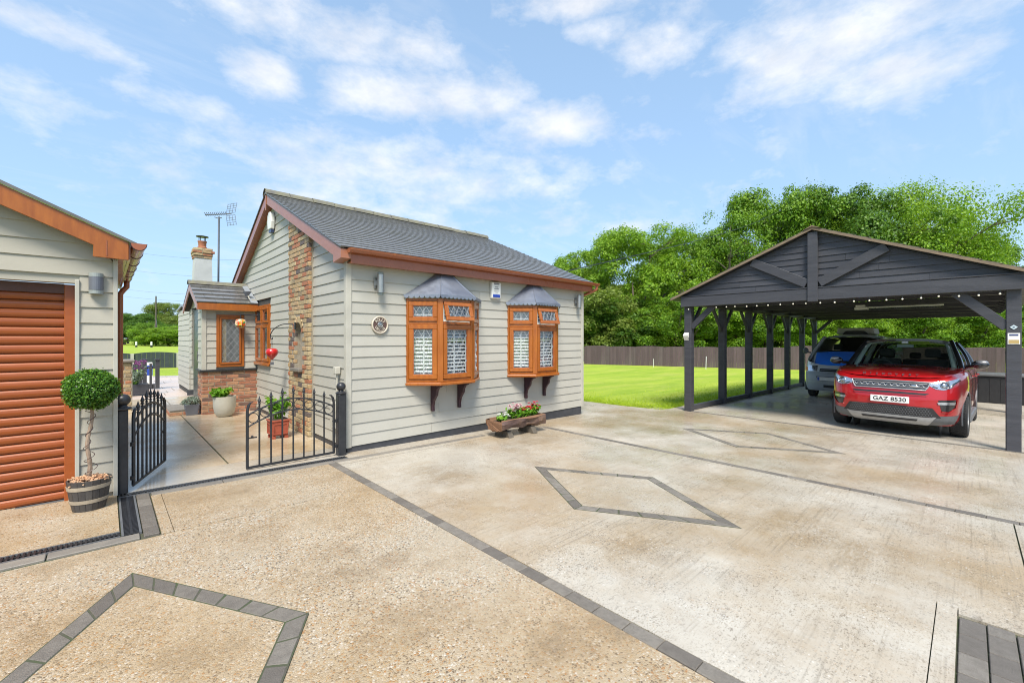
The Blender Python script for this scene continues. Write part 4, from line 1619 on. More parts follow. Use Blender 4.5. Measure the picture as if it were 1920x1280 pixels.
mb.prism([(QX0 - 0.125, ev + 0.0, zf - 0.02), (QX0 - 0.125, yr, pz - 0.03), (QX0 - 0.125, yr, pz - 0.15), (QX0 - 0.125, ev + 0.0, zf - 0.14)], (0.022, 0, 0))
mb.prism([(QX0 - 0.125, ev2, zf - 0.02), (QX0 - 0.125, yr + 0.001, pz - 0.03), (QX0 - 0.125, yr + 0.001, pz - 0.15), (QX0 - 0.125, ev2, zf - 0.14)], (0.022, 0, 0))
mb.build('bargeboard', M_BARGE, pr)
mb = MB()
mb.prism([(HX0 - 0.16, ev + 0.01, zf + 0.045), (HX0 - 0.026, ev - 0.01, zf + 0.035), (HX0 - 0.026, yr - 0.1, pz + 0.02), (HX0 - 0.13, yr - 0.12, pz - 0.005)], (0, 0, 0.008))
mb.build('lead_flashing', pm('pale_flashing', (0.36, 0.39, 0.42), None, 5, 0.4, 0.5, metal=0.3), pr)

# ---- rear wing with rendered chimney, seen past the porch
M_REND = pm('white_render', (0.50, 0.51, 0.50), (0.43, 0.44, 0.43), 5, 0.8, 0.9, bump=0.3, bscale=60)
mb = MB()
mb.box(1.69, 14.63, -0.1, 3.4, 17.0, 2.35)
rw = mb.build('rear_wing', M_CORE, house)
for i in range(15):
    z0 = 0.12 + i * 0.149
    plank(rw, 'y', 14.6, 1.69, 3.4, 1.69, 3.4, z0, z0 + 0.149)
    plank(rw, 'x', 1.68, 14.6, 17.0, 14.6, 17.0, z0, z0 + 0.149)
mb = MB()
mb.box(1.62, 14.56, -0.1, 3.4, 14.60, 0.12)
mb.build('plinth', M_PLINTH, rw)
mb = MB()
mb.prism([(1.62, 14.54, 2.40), (1.62, 15.9, 2.52), (1.62, 17.1, 2.40), (1.62, 17.1, 2.35), (1.62, 15.9, 2.46), (1.62, 14.54, 2.35)], (2.0, 0, 0))
mb.build('wing_roof', M_TILE, rw)
mb = MB()
mb.prism([(1.70, 14.3, 2.30), (1.98, 14.3, 2.30), (2.05, 14.3, 1.95), (1.72, 14.3, 1.95)], (0, 0.28, 0))
mb.build('lead_hood', M_LEAD, rw)
mb = MB()
mb.prism([(1.80, 15.0, 2.2), (2.28, 15.0, 2.2), (2.24, 15.0, 3.80), (1.84, 15.0, 3.80)], (0, 0.42, 0))
ch = mb.build('chimney', M_REND, house)
mb = MB()
for (dz, e, h) in ((0, 0.008, 0.07), (0.075, 0.025, 0.07), (0.15, 0.04, 0.07), (0.225, 0.02, 0.07)):
    mb.box(1.84 - e, 15.0 - e, 3.80 + dz, 2.24 + e, 15.42 + e, 3.80 + dz + h)
mb.build('chimney_core', M_MORTAR, ch)
CB = BM
for (dz, e) in ((0, 0.008), (0.075, 0.025), (0.15, 0.04), (0.225, 0.02)):
    brick_wall(ch, (1.84 - e, 14.996 - e), (2.24 + e, 14.996 - e), 3.80 + dz, 3.80 + dz + 0.07, CB, (0, -1))
    brick_wall(ch, (1.836 - e, 15.42 + e), (1.836 - e, 15.0 - e), 3.80 + dz, 3.80 + dz + 0.07, CB, (-1, 0))
mb = MB()
mb.lathe([(0.11, 4.10), (0.12, 4.14), (0.095, 4.16), (0.10, 4.28), (0.115, 4.30), (0.115, 4.32)], (2.04, 15.2, 0), 16)
mb.build('chimney_pot', pm('terracotta', (0.42, 0.17, 0.09), (0.34, 0.13, 0.07), 9, 0.75, 0.9, bump=0.2), ch, smooth=True)
mb = MB()
for a in range(4):
    mb.tube([(2.04 + 0.09 * cos(a * pi / 2 + .4), 15.2 + 0.09 * sin(a * pi / 2 + .4), 4.30), (2.04 + 0.09 * cos(a * pi / 2 + .4), 15.2 + 0.09 * sin(a * pi / 2 + .4), 4.45)], 0.009, 6)
mb.lathe([(0.15, 4.44), (0.155, 4.46), (0.06, 4.48)], (2.04, 15.2, 0), 16)
mb.build('cowl', M_IRON, ch)


# ================================================================== GARAGE
GY0, GX1 = 5.71, 0.086
garage = thing('garage', (GX1, GY0, zg(0)), 'grey clapboard garage with brown roller shutter and orange bargeboard', 'garage')
M_GSIDE = pm('garage_siding', (0.42, 0.39, 0.32), (0.40, 0.372, 0.305), 2.0, 0.5, 0.6, bump=0.14, bscale=60, stretch=(0.3, 0.3, 3), rnd=0.03, dirt=(0.28, 0.26, 0.2), dirt_amt=0.15)
GSL = 0.464
GRX, GRZ = -1.75, 2.457 + GSL * (0.203 + 1.75)
DX = -0.205
mb = MB()
mb.prism([(GX1 - 0.004, GY0 + 0.02, -0.1), (GX1 - 0.004, GY0 + 0.02, 2.32), (GRX, GY0 + 0.02, GRZ - 0.18), (-3.6, GY0 + 0.02, 2.32), (-3.6, GY0 + 0.02, 2.05), (DX, GY0 + 0.02, 2.05), (DX, GY0 + 0.02, -0.1)], (0, 0.12, 0))
gfw = mb.build('front_wall', M_GSIDE, garage)
mb = MB()
mb.box(GX1 - 0.10, GY0 + 0.141, -0.1, GX1 - 0.004, 9.05, 2.32)
mb.build('side_wall', M_GSIDE, garage)
GP = 0.1485
for i in range(26):
    z0 = 0.0475 + i * GP
    z1 = z0 + GP
    if z0 > GRZ - 0.3:
        break

    def gl(z):
        xr = min(GX1 - 0.03, GRX + (GRZ - 0.17 - z) / GSL)
        xl = max(-3.5, GRX - (GRZ - 0.17 - z) / GSL)
        return xl, max(xl, xr)
    (bl, br), (tl, tr) = gl(z0), gl(z1)
    if z0 < 1.98:
        bl = tl = DX + 0.03
    o = plank(gfw, 'y', GY0 + 0.02, bl, br, tl, tr, z0, z1)
    o.data.materials[0] = M_GSIDE
mb = MB()
mb.box(GX1 - 0.03, GY0 - 0.012, 0.0, GX1 + 0.004, GY0 + 0.14, 2.30)
mb.build('corner_board', M_TRIM, garage, bevel=0.003)
mb = MB()
mb.box(DX - 0.0, GY0 - 0.014, 0.0, DX + 0.03, GY0 + 0.019, 2.08)
mb.build('door_trim', M_TRIM, garage, bevel=0.003)
M_ROLL = pm('brown_roller_slat', (0.33, 0.082, 0.016), (0.28, 0.066, 0.013), 3, 0.32, 0.42, bump=0.08, bscale=40, stretch=(0.4, 1, 5), rnd=0.05, coat=0.15)
mb = MB()
DY = GY0 + 0.17
mb.box(DX - 0.075, DY - 0.05, 0.0, DX - 0.001, DY + 0.03, 2.04)
rd = mb.build('roller_door', M_ROLL, garage, bevel=0.004)
mb = MB()
mb.box(-3.3, DY - 0.045, 1.955, DX - 0.076, DY + 0.1, 2.045)
mb.build('header_box', pm('dark_brown_header', (0.10, 0.035, 0.02), None, 4, 0.4), rd)
sl_m = MB()
sp = 0.0815
prof = [(0.012, 0.0), (-0.002, 0.006), (-0.010, 0.022), (-0.012, 0.042), (-0.009, 0.062), (0.0, 0.074), (0.012, 0.078)]
sl_m.prism([(0, a, b) for a, b in prof], (-3.1, 0, 0))
sl_me = sl_m.mesh('slat', smooth=False)
sl_me.materials.append(M_ROLL)
for k in range(24):
    piece('slat', sl_me, rd, (DX - 0.0755, DY + 0.005, 0.012 + k * sp))
mb = MB()
mb.box(-3.3, DY + 0.02, 0.0, DX - 0.08, DY + 0.05, 2.0)
mb.build('door_backing', M_CORE, rd)
mb = MB()
mb.box(-3.3, DY - 0.04, -0.02, DX, DY + 0.02, 0.011)
mb.build('threshold_strip', M_DGREY, rd)
# roof
RYF = GY0 - 0.15
mb = MB()
e = (0.225, 2.457 - 0.022 * GSL)
poly = [(e[0], RYF - 0.02, e[1] + 0.012), (GRX, RYF - 0.02, GRZ + 0.012), (-3.75, RYF - 0.02, GRZ - (GRX + 3.75) * GSL + 0.012), (-3.75, RYF - 0.02, GRZ - (GRX + 3.75) * GSL - 0.012), (GRX, RYF - 0.02, GRZ - 0.014), (e[0], RYF - 0.02, e[1] - 0.012)]
mb.prism(poly, (0, 9.1 - RYF, 0))
groof = mb.build('roof', M_TILE, garage)
mb = MB()
mb.prism([(0.165, RYF, 2.456), (GRX, RYF, GRZ - 0.02), (GRX, RYF, GRZ - 0.20), (-0.08, RYF, 2.398), (-0.084, RYF, 2.292), (0.165, RYF, 2.287)], (0, 0.022, 0))
mb.build('bargeboard', M_OAK, garage, bevel=0.003)
mb = MB()
mb.prism([(-3.75, RYF, GRZ - 0.02 - GSL * (GRX + 3.75)), (GRX - 0.001, RYF, GRZ - 0.02), (GRX - 0.001, RYF, GRZ - 0.20), (-3.75, RYF, GRZ - 0.2 - GSL * (GRX + 3.75))], (0, 0.022, 0))
mb.build('bargeboard', M_OAK, garage)
mb = MB()
mb.box(0.008, RYF - 0.0035, 2.312, 0.014, RYF - 0.0005, 2.515 - 0.06)
mb.build('board_joint', M_OAKB, garage)
mb = MB()
mb.box(GX1 + 0.005, RYF + 0.023, 2.30, 0.155, 9.05, 2.312)
mb.build('soffit', M_OAKB, garage)
mb = MB()
mb.box(0.157, RYF + 0.023, 2.295, 0.178, 9.05, 2.44)
mb.build('fascia', M_OAKB, garage)
mb = MB()
gx, gz, r0 = 0.238, 2.452, 0.058


def gutter_y(mbo, y0, y1, x, z, r, n=8):
    for rr in (r, r - 0.006):
        mbo.grid([[(x - rr * cos(pi * k / n), yy, z - rr * sin(pi * k / n) * 1.1) for k in range(n + 1)] for yy in (y0, y1)])
    mbo.add([(x - r * cos(pi * k / n), y0, z - r * 1.1 * sin(pi * k / n)) for k in range(n + 1)], [tuple(range(n + 1))])


gutter_y(mb, RYF - 0.03, 9.1, gx, gz, r0)
gg = mb.build('gutter', M_OAKB, garage, smooth=True)
for yy in (RYF - 0.01, 6.15, 6.8, 7.45, 8.1, 8.75):
    mb = MB()
    gutter_y(mb, yy - 0.015, yy + 0.02, gx, gz + 0.002, r0 + 0.006)
    mb.build('gutter_bracket', M_BRKT, gg)
mb = MB()
mb.tube([(gx, 8.8, gz - 0.05), (gx, 8.8, gz - 0.14), (0.20, 8.8, gz - 0.19), (0.165, 8.8, gz - 0.25), (0.16, 8.8, 0.0)], 0.036, 12)
mb.build('downpipe', M_OAKB, garage, smooth=True)

# ================================================================== CARPORT
CX = 10.0
CY0, CY1, CYM = -0.47, 4.55, 2.06
CPZ = zg(CX)
carport = thing('carport', (CX, CYM, CPZ), 'open black timber carport with boarded gable, sheltering two vehicles', 'carport')
RZ, EZ = 3.66, 2.47
CEL, CER = 4.90, -0.80
CSL = (RZ - EZ) / (CEL - CYM)
BZ0, BZ1 = 2.265, 2.49


def cpost(x, y, w_=0.165, z1=2.30):
    mb = MB()
    mb.box(x - w_ / 2, y - w_ / 2, zg(x) - 0.02, x + w_ / 2, y + w_ / 2, z1)
    return mb.build('post', M_BLACKW, carport, bevel=0.008)


PXS = [CX + 0.075 + i * 2.02 for i in range(7)]
for i, x in enumerate(PXS):
    cpost(x, CY1)
cpost(PXS[0], CY0, 0.155)
cpost(PXS[3], -0.80)
cpost(PXS[6], -1.02)


def timber(name, p, q, w_, h_, up=(0, 0, 1)):
    mb = MB()
    mb.bar(p, q, w_, h_, up)
    return mb.build(name, M_BLACKW, carport, bevel=0.005)


# wall plates, tie beams
timber('wall_plate', (CX + 0.02, CY1, 2.38), (22.25, CY1, 2.38), 0.15, 0.155)
timber('wall_plate', (CX + 0.02, -0.62, 2.38), (22.25, -1.02, 2.38), 0.15, 0.155)
timber('front_beam', (CX - 0.05, CY0 - 0.10, (BZ0 + BZ1) / 2), (CX - 0.05, CY1 + 0.13, (BZ0 + BZ1) / 2), 0.09, BZ1 - BZ0)
timber('front_beam_cap', (CX - 0.075, CY0 - 0.10, BZ1 + 0.012), (CX - 0.075, CY1 + 0.13, BZ1 + 0.012), 0.06, 0.02)
for x in PXS[1:]:
    timber('tie_beam', (x, CY0 - 0.04, 2.40), (x, CY1 - 0.08, 2.40), 0.075, 0.12)
timber('rear_beam', (22.26, CY0 - 0.15, 2.38), (22.26, CY1 + 0.1, 2.38), 0.09, 0.2)
# braces
for i, x in enumerate(PXS):
    for s in (-1, 1):
        if (i == 0 and s < 0) or (i == 6 and s > 0):
            continue
        timber('brace', (x + s * 0.06, CY1, 1.72), (x + s * 0.66, CY1, 2.31), 0.06, 0.085)
timber('brace', (PXS[0] - 0.02, CY1 - 0.07, 1.78), (PXS[0] - 0.02, CY1 - 0.58, 2.28), 0.12, 0.07, up=(1, 0, 0))
timber('brace', (PXS[0] - 0.02, CY0 + 0.06, 1.70), (PXS[0] - 0.02, CY0 + 0.62, 2.28), 0.14, 0.07, up=(1, 0, 0))
timber('brace', (22.2, CY1 - 0.07, 1.75), (22.2, CY1 - 0.6, 2.29), 0.12, 0.07, up=(1, 0, 0))
timber('base_rail', (PXS[0] + 0.08, CY1, zg(11.1) + 0.075 + 0.011), (PXS[6], CY1, zg(PXS[6]) + 0.075), 0.09, 0.12)
# boarded gable
bh = 0.118
gx_ = CX - 0.005
gbk = MB()
gbk.prism([(gx_ + 0.022, CY0 - 0.3, EZ + 0.02), (gx_ + 0.022, CYM, RZ - 0.06), (gx_ + 0.022, CY1 + 0.3, EZ + 0.02)], (0.02, 0, 0))
gable = gbk.build('gable_panel', M_BLACKW, carport)
for i in range(11):
    z0 = BZ1 + 0.022 + i * bh
    z1 = z0 + bh

    def hw(z):
        return max(0.0, (RZ - 0.075 - z) / CSL)
    b, t = hw(z0), hw(min(z1, RZ - 0.08))
    for s in (-1, 1):
        limb, limt = b, t
        lo = 0.075
        hi_b = min(limb, 2.62)
        hi_t = min(limt, 2.62)
        if hi_t <= lo:
            hi_t = lo
        if hi_b <= lo + 0.02:
            continue
        cut = None
        if hi_t > 0.9:
            cut = lo + (hi_t - lo) * (0.25 + 0.6 * ((i * 0.37 + (0.3 if s > 0 else 0.75)) % 1.0))
        segs = [(lo, hi_b, lo, hi_t)] if cut is None else [(lo, cut - 0.0015, lo, cut - 0.0015), (cut + 0.0015, hi_b, cut + 0.0015, hi_t)]
        for (b0, b1, t0, t1) in segs:
            lo_, hi_ = 0.030, 0.012
            ys = [CYM + s * q for q in (b0, b1, t0, t1)]
            mb = MB()
            zt = min(z1 + 0.006, RZ - 0.06)
            mb.hexa([(gx_ - lo_, ys[0], z0), (gx_ - lo_, ys[1], z0), (gx_ + 0.02, ys[1], z0), (gx_ + 0.02, ys[0], z0), (gx_ - hi_, ys[2], zt), (gx_ - hi_, ys[3], zt), (gx_ + 0.02, ys[3], zt), (gx_ + 0.02, ys[2], zt)])
            mb.build('board', M_BLACKW, gable)
# king post and struts stand proud of the boards
mb = MB()
mb.box(CX - 0.125, CYM - 0.082, BZ0 - 0.03, CX - 0.037, CYM + 0.082, RZ - 0.09)
mb.build('king_post', M_BLACKW, carport, bevel=0.006)
for s in (-1, 1):
    L0 = (CX - 0.068, CYM + s * 0.10, BZ1 + 0.10)
    zz = RZ - 0.12 - 1.05 * CSL
    L1 = (CX - 0.068, CYM + s * 1.08, zz + 0.03)
    timber('gable_strut', L0, L1, 0.17, 0.062, up=(1, 0, 0))
M_EAVEW = pm('weathered_eave_timber', (0.24, 0.175, 0.11), (0.15, 0.115, 0.08), 8, 0.75, 0.9, bump=0.4, bscale=40, stretch=(2, 0.6, 2))
M_SHING = pm('felt_shingle', (0.10, 0.09, 0.075), (0.16, 0.14, 0.105), 12, 0.85, 0.95, bump=0.5, bscale=60)
# roof slopes, built up as shingle courses
for s, ye in ((1, CEL), (-1, CER)):
    span = abs(ye - CYM)
    a = math.atan2(RZ - EZ, span if s > 0 else span)
    mb = MB()
    yv = CYM
    z_e = RZ - CSL * span
    mb.prism([(CX - 0.13, ye, z_e - 0.012), (CX - 0.13, CYM, RZ - 0.012), (CX - 0.13, CYM, RZ - 0.04), (CX - 0.13, ye, z_e - 0.04)], (12.6, 0, 0))
    rp = mb.build('roof_deck', M_BLACKW, carport)
    n = 13
    for k in range(n):
        q0, q1 = k / n, (k + 1.18) / n
        q1 = min(q1, 1.0)
        ya, yb = ye + (CYM - ye) * q0, ye + (CYM - ye) * q1
        za, zb = z_e + (RZ - z_e) * q0, z_e + (RZ - z_e) * q1
        mb = MB()
        mb.prism([(CX - 0.15, ya, za + 0.016), (CX - 0.15, yb, zb + 0.004), (CX - 0.15, yb, zb - 0.01), (CX - 0.15, ya, za - 0.01)], (12.64, 0, 0))
        mb.build('shingle_course', M_SHING, rp)
    mb = MB()
    mb.prism([(CX - 0.16, ye, z_e - 0.004), (CX - 0.16, CYM, RZ - 0.004), (CX - 0.16, CYM, RZ - 0.048), (CX - 0.16, ye, z_e - 0.048)], (0.028, 0, 0))
    mb.build('verge_board', M_EAVEW, carport)
mb = MB()
for k in range(8):
    mb.box(CX - 0.17 + k * 0.01, CYM - 0.12, RZ + 0.006, CX - 0.16 + k * 0.01, CYM + 0.12, RZ + 0.02) if False else None
mb.prism([(CX - 0.18, CYM - 0.15, RZ - 0.045), (CX - 0.18, CYM, RZ + 0.03), (CX - 0.18, CYM + 0.15, RZ - 0.045), (CX - 0.18, CYM, RZ + 0.003)], (12.7, 0, 0))
mb.build('ridge_cap', M_EAVEW, carport)
for k in range(12):
    x = CX + 0.5 + k * 1.0
    for s, ye in ((1, CEL), (-1, CER)):
        z_e = RZ - CSL * abs(ye - CYM)
        timber('rafter', (x, ye - s * 0.05, z_e - 0.09), (x, CYM + s * 0.03, RZ - 0.10), 0.05, 0.10)

# festoon lights under the front beam
def u_to_y(u, X):
    r = (u - 960) / 808
    return X * (-r * cos(HEAD) + sin(HEAD)) / (r * sin(HEAD) + cos(HEAD))


M_BULB = bpy.data.materials.new('warm_bulb')
M_BULB.use_nodes = True
_b = M_BULB.node_tree.nodes['Principled BSDF']
_b.inputs['Base Color'].default_value = (0.85, 0.82, 0.70, 1)
_b.inputs['Emission Color'].default_value = (1.0, 0.86, 0.58, 1)
_b.inputs['Emission Strength'].default_value = 0.12
_b.inputs['Roughness'].default_value = 0.2
FX = CX - 0.06
us = [1291, 1343, 1362, 1378, 1400, 1419, 1440, 1463, 1487, 1511, 1538, 1565, 1601, 1630, 1662, 1692, 1727, 1760, 1798, 1835, 1875]
fest = thing('string_lights', (FX, CYM, BZ0 - 0.03), 'string of small round festoon bulbs under the carport front beam', 'lights')
wire = []
ys_ = [u_to_y(u, FX) for u in us]
for i, y in enumerate(ys_):
    wire.append((FX, y, BZ0 - 0.008))
    if i + 1 < len(ys_):
        wire.append((FX, (y + ys_[i + 1]) / 2, BZ0 - 0.018))
mb = MB()
mb.tube(wire, 0.004, 5)
mb.build('cable', M_BLKP, fest)
bm_ = MB()
bm_.ball((0, 0, 0), 0.0145, 10, 8)
bme = bm_.mesh('bulb', smooth=True)
bme.materials.append(M_BULB)
hm = MB()
hm.tube([(0, 0, 0.016), (0, 0, 0.05)], 0.011, 8)
hme = hm.mesh('bulb_holder')
hme.materials.append(M_BLKP)
for i, y in enumerate(ys_):
    z = BZ0 - 0.045 - random.uniform(0, 0.02)
    b = piece('bulb', bme, fest, (FX, y, z))
    piece('holder', hme, b, (FX, y, z))
# strip light and junction box inside the carport
st = thing('strip_light', (14.4, 1.15, 2.33), 'long white fluorescent strip light under the carport roof', 'light')
mb = MB()
mb.box(14.34, 0.40, 2.305, 14.46, 1.92, 2.338)
mb.build('batten', M_WHITE, st, bevel=0.004)
mb = MB()
mb.tube([(14.40, 0.44, 2.285), (14.40, 1.88, 2.285)], 0.016, 10)
mb.build('tube', M_FROST, st)
ub = thing('utility_box', (13.4, 1.75, 2.28), 'small pale junction box hung below the carport tie beam', 'box')
mb = MB()
mb.box(13.34, 1.66, 2.22, 13.46, 1.92, 2.28)
mb.box(13.36, 1.72, 2.2805, 13.44, 1.90, 2.335)
mb.build('casing', M_WHITE, ub, bevel=0.006)
# solar lamp on the left post, plates on the right post
sl = thing('solar_light', (CX - 0.004, CY1 + 0.02, 1.55), 'small white angled solar light on the carport post nearest the lawn', 'light')
mb = MB()
mb.prism([(CX - 0.002, CY1 - 0.03, 1.66), (CX - 0.075, CY1 - 0.03, 1.60), (CX - 0.002, CY1 - 0.03, 1.47), (CX - 0.002, CY1 - 0.03, 1.5)], (0, 0.11, 0))
mb.prism([(CX - 0.002, CY1 - 0.03, 1.52), (CX - 0.075, CY1 - 0.03, 1.60), (CX - 0.075, CY1 - 0.03, 1.585), (CX - 0.002, CY1 - 0.03, 1.47)], (0, 0.11, 0))
mb.build('lamp_body', M_WHITE, sl)
sg = thing('post_sign', (CX - 0.006, CY0, 1.50), 'small white and gold notice with a blue header on the right carport post', 'sign')
px_ = CX - 0.0035
mb = MB()
mb.box(px_ - 0.006, CY0 - 0.062, 1.44, px_, CY0 + 0.062, 1.61)
sp_ = mb.build('sign_plate', M_WHITE, sg, bevel=0.002)
mb = MB()
mb.box(px_ - 0.0085, CY0 - 0.052, 1.45, px_ - 0.0063, CY0 + 0.052, 1.508)
mb.build('gold_panel', pm('gold_print', (0.50, 0.36, 0.14), None, 6, 0.5), sp_)
mb = MB()
mb.box(px_ - 0.0085, CY0 - 0.045, 1.57, px_ - 0.0063, CY0 + 0.045, 1.594)
mb.build('blue_header', pm('navy_print', (0.03, 0.05, 0.16), None, 6, 0.5), sp_)
dg = thing('post_marker', (CX - 0.006, CY0, 1.64), 'little white diamond marker above the notice on the right carport post', 'sign')
mb = MB()
mb.prism([(px_, CY0 - 0.04, 1.70), (px_, CY0, 1.735), (px_, CY0 + 0.04, 1.70), (px_, CY0, 1.665)], (-0.007, 0, 0))
mb.build('diamond_plate', pm('pale_blue_plate', (0.62, 0.74, 0.78), None, 6, 0.4), dg)
mb = MB()
mb.prism([(px_ - 0.0073, CY0 - 0.018, 1.70), (px_ - 0.0073, CY0, 1.714), (px_ - 0.0073, CY0 + 0.018, 1.70), (px_ - 0.0073, CY0, 1.686)], (-0.002, 0, 0))
mb.build('diamond_centre', M_LEAD, dg)


# ================================================================== VEHICLES
def paint(name, c, flake=0.0):
    m = bpy.data.materials.new(name)
    m.use_nodes = True
    nb = NB(m.node_tree)
    bs = m.node_tree.nodes['Principled BSDF']
    t = nb.n('ShaderNodeTexCoord')
    f = nb.noise(t.outputs['Object'], 1.5, 3, 0.5)
    nb.link(nb.mix(f, c, tuple(x * 0.86 for x in c)), bs.inputs['Base Color'])
    bs.inputs['Metallic'].default_value = flake
    bs.inputs['Roughness'].default_value = 0.32
    bs.inputs['Coat Weight'].default_value = 1.0
    bs.inputs['Coat Roughness'].default_value = 0.03
    MATS[name] = m
    return m


M_RED = paint('red_car_paint', (0.46, 0.008, 0.012), 0.30)
M_BLUE = paint('blue_van_paint', (0.03, 0.25, 1.0), 0.0)
M_SILV = paint('silver_van_paint', (0.70, 0.72, 0.73), 0.15)
M_BLKG = paint('gloss_black', (0.012, 0.012, 0.014), 0.0)
M_CHROME = pm('chrome', (0.70, 0.70, 0.71), None, 10, 0.10, 0.16, metal=1.0)
M_SATIN = pm('satin_silver', (0.42, 0.43, 0.44), None, 10, 0.35, 0.45, metal=0.6)
M_LAMP = pm('lamp_reflector', (0.68, 0.70, 0.72), (0.5, 0.52, 0.55), 30, 0.12, 0.25, metal=0.85)
M_CARGL = glass_mat('car_glass', (0.60, 0.68, 0.64), 0.9, 0.01, 0.06)
M_PRIV = glass_mat('privacy_glass', (0.16, 0.18, 0.17), 0.9, 0.01, 0.06)
M_LENS = glass_mat('lamp_lens', (0.92, 0.94, 0.95), 0.8, 0.01)
M_AMBER = pm('amber_lens', (0.72, 0.22, 0.02), None, 20, 0.2, 0.3)
M_INTR = pm('dark_interior', (0.045, 0.047, 0.047), (0.06, 0.06, 0.06), 6, 0.7, 0.9)
M_PALET = pm('pale_pillar_trim', (0.88, 0.90, 0.85), None, 6, 0.6, 0.7)
M_PLATE = pm('number_plate_white', (0.80, 0.80, 0.77), None, 6, 0.35, 0.45)
M_PRINT = pm('black_print', (0.02, 0.02, 0.022), None, 6, 0.5, 0.6)
M_EUBLUE = pm('plate_blue', (0.03, 0.08, 0.42), None, 6, 0.4, 0.5)


class Shell:
    """wrap-around lower body: a plan curve raised through levels, closed by a bonnet / deck sheet"""
    def __init__(self, plan, levels, ztop, ns=300):
        half = catmull([(x, y, 0) for x, y in plan], ns)
        full = [Vector((p.x, -p.y, 0)) for p in half[:0:-1]] + half       # from rear centre -y side through front to rear +y
        full = [Vector((p.x, -p.y, 0)) for p in reversed(half)][:-1] + half
        self.c = full
        n = len(full)
        self.nrm = []
        for i in range(n):
            a, b = full[max(i - 1, 0)], full[min(i + 1, n - 1)]
            d = (b - a)
            nn = Vector((-d.y, d.x, 0))
            nn.normalize()
            ctr = Vector((2.2, 0, 0))
            if nn.dot(full[i] - ctr) < 0:
                nn = -nn
            self.nrm.append(nn)
        self.rows = []
        zs = np.linspace(0, 1, 44)
        for t in zs:
            row = []
            for p, nn in zip(full, self.nrm):
                fr = max(0.0, -nn.x)
                z0 = levels['z'][0]
                zt = ztop(p.x)
                z = z0 + (zt - z0) * t
                off_s = np.interp(t, levels['t'], levels['side'])
                off_f = np.interp(t, levels['t'], levels['front'])
                k = fr ** 1.5
                off = off_s * (1 - k) + off_f * k
                q = p - nn * off
                row.append(Vector((q.x, q.y, z)))
            self.rows.append(row)

    def wall(self, keep=None):
        mb = MB()
        m, n = len(self.rows), len(self.rows[0])
        vs = [p for r in self.rows for p in r]
        fs = []
        for i in range(m - 1):
            for j in range(n - 1):
                c = (self.rows[i][j] + self.rows[i + 1][j + 1]) / 2
                if keep is None or keep(c):
                    fs.append((i * n + j, i * n + j + 1, (i + 1) * n + j + 1, (i + 1) * n + j))
        mb.add(vs, fs)
        return mb


def wheel(parent, x, y, s, r, w_, rimr, name='wheel', spokes=5):
    """s: +1 outer face towards +y"""
    R = Matrix.Rotation(radians(90), 3, 'X')
    mb = MB()
    h = w_ / 2
    prof = [(rimr, -h * 0.9), (r * 0.86, -h), (r * 0.955, -h * 0.93), (r, -h * 0.62), (r * 1.003, 0), (r, h * 0.62), (r * 0.955, h * 0.93), (r * 0.86, h), (rimr, h * 0.9)]
    mb.lathe(prof, (x, y, r), 40, mat=R, caps=False)
    for k in range(52):
        a = 2 * pi * k / 52
        for q in (-0.55, 0.0, 0.55):
            mb.bar((x + cos(a) * (r - 0.002), y + h * (q - 0.22), r + sin(a) * (r - 0.002)), (x + cos(a + 0.03) * (r - 0.002), y + h * (q + 0.22), r + sin(a + 0.03) * (r - 0.002)), 0.016, 0.012, up=(cos(a), 0, sin(a)))
    t = mb.build(name, M_RUBBER, parent, smooth=True, local=True)
    mb = MB()
    f = s * h * 0.55
    mb.lathe([(rimr * 0.98, -h * 0.88), (rimr * 0.93, 0), (rimr * 0.98, h * 0.88), (rimr * 1.02, h * 0.9)], (x, y, r), 32, mat=R, caps=False)
    for k in range(spokes):
        a = 2 * pi * k / spokes + 0.3
        for da in (-0.13, 0.13):
            mb.bar((x + cos(a) * 0.05, y + f, r + sin(a) * 0.05), (x + cos(a + da) * rimr * 0.97, y + f * 1.15, r + sin(a + da) * rimr * 0.97), 0.035, 0.03, up=(0, 1, 0))
    mb.lathe([(0.06, -0.02), (0.065, 0.0), (0.05, 0.02)], (x, y + f, r), 16, mat=R)
    mb.build('rim', M_SATIN, t, smooth=False, local=True)
    mb = MB()
    mb.lathe([(rimr * 0.72, -0.012), (rimr * 0.72, 0.012)], (x, y + f * 0.3, r), 24, mat=R)
    mb.build('brake_disc', M_STEEL, t, local=True)
    return t


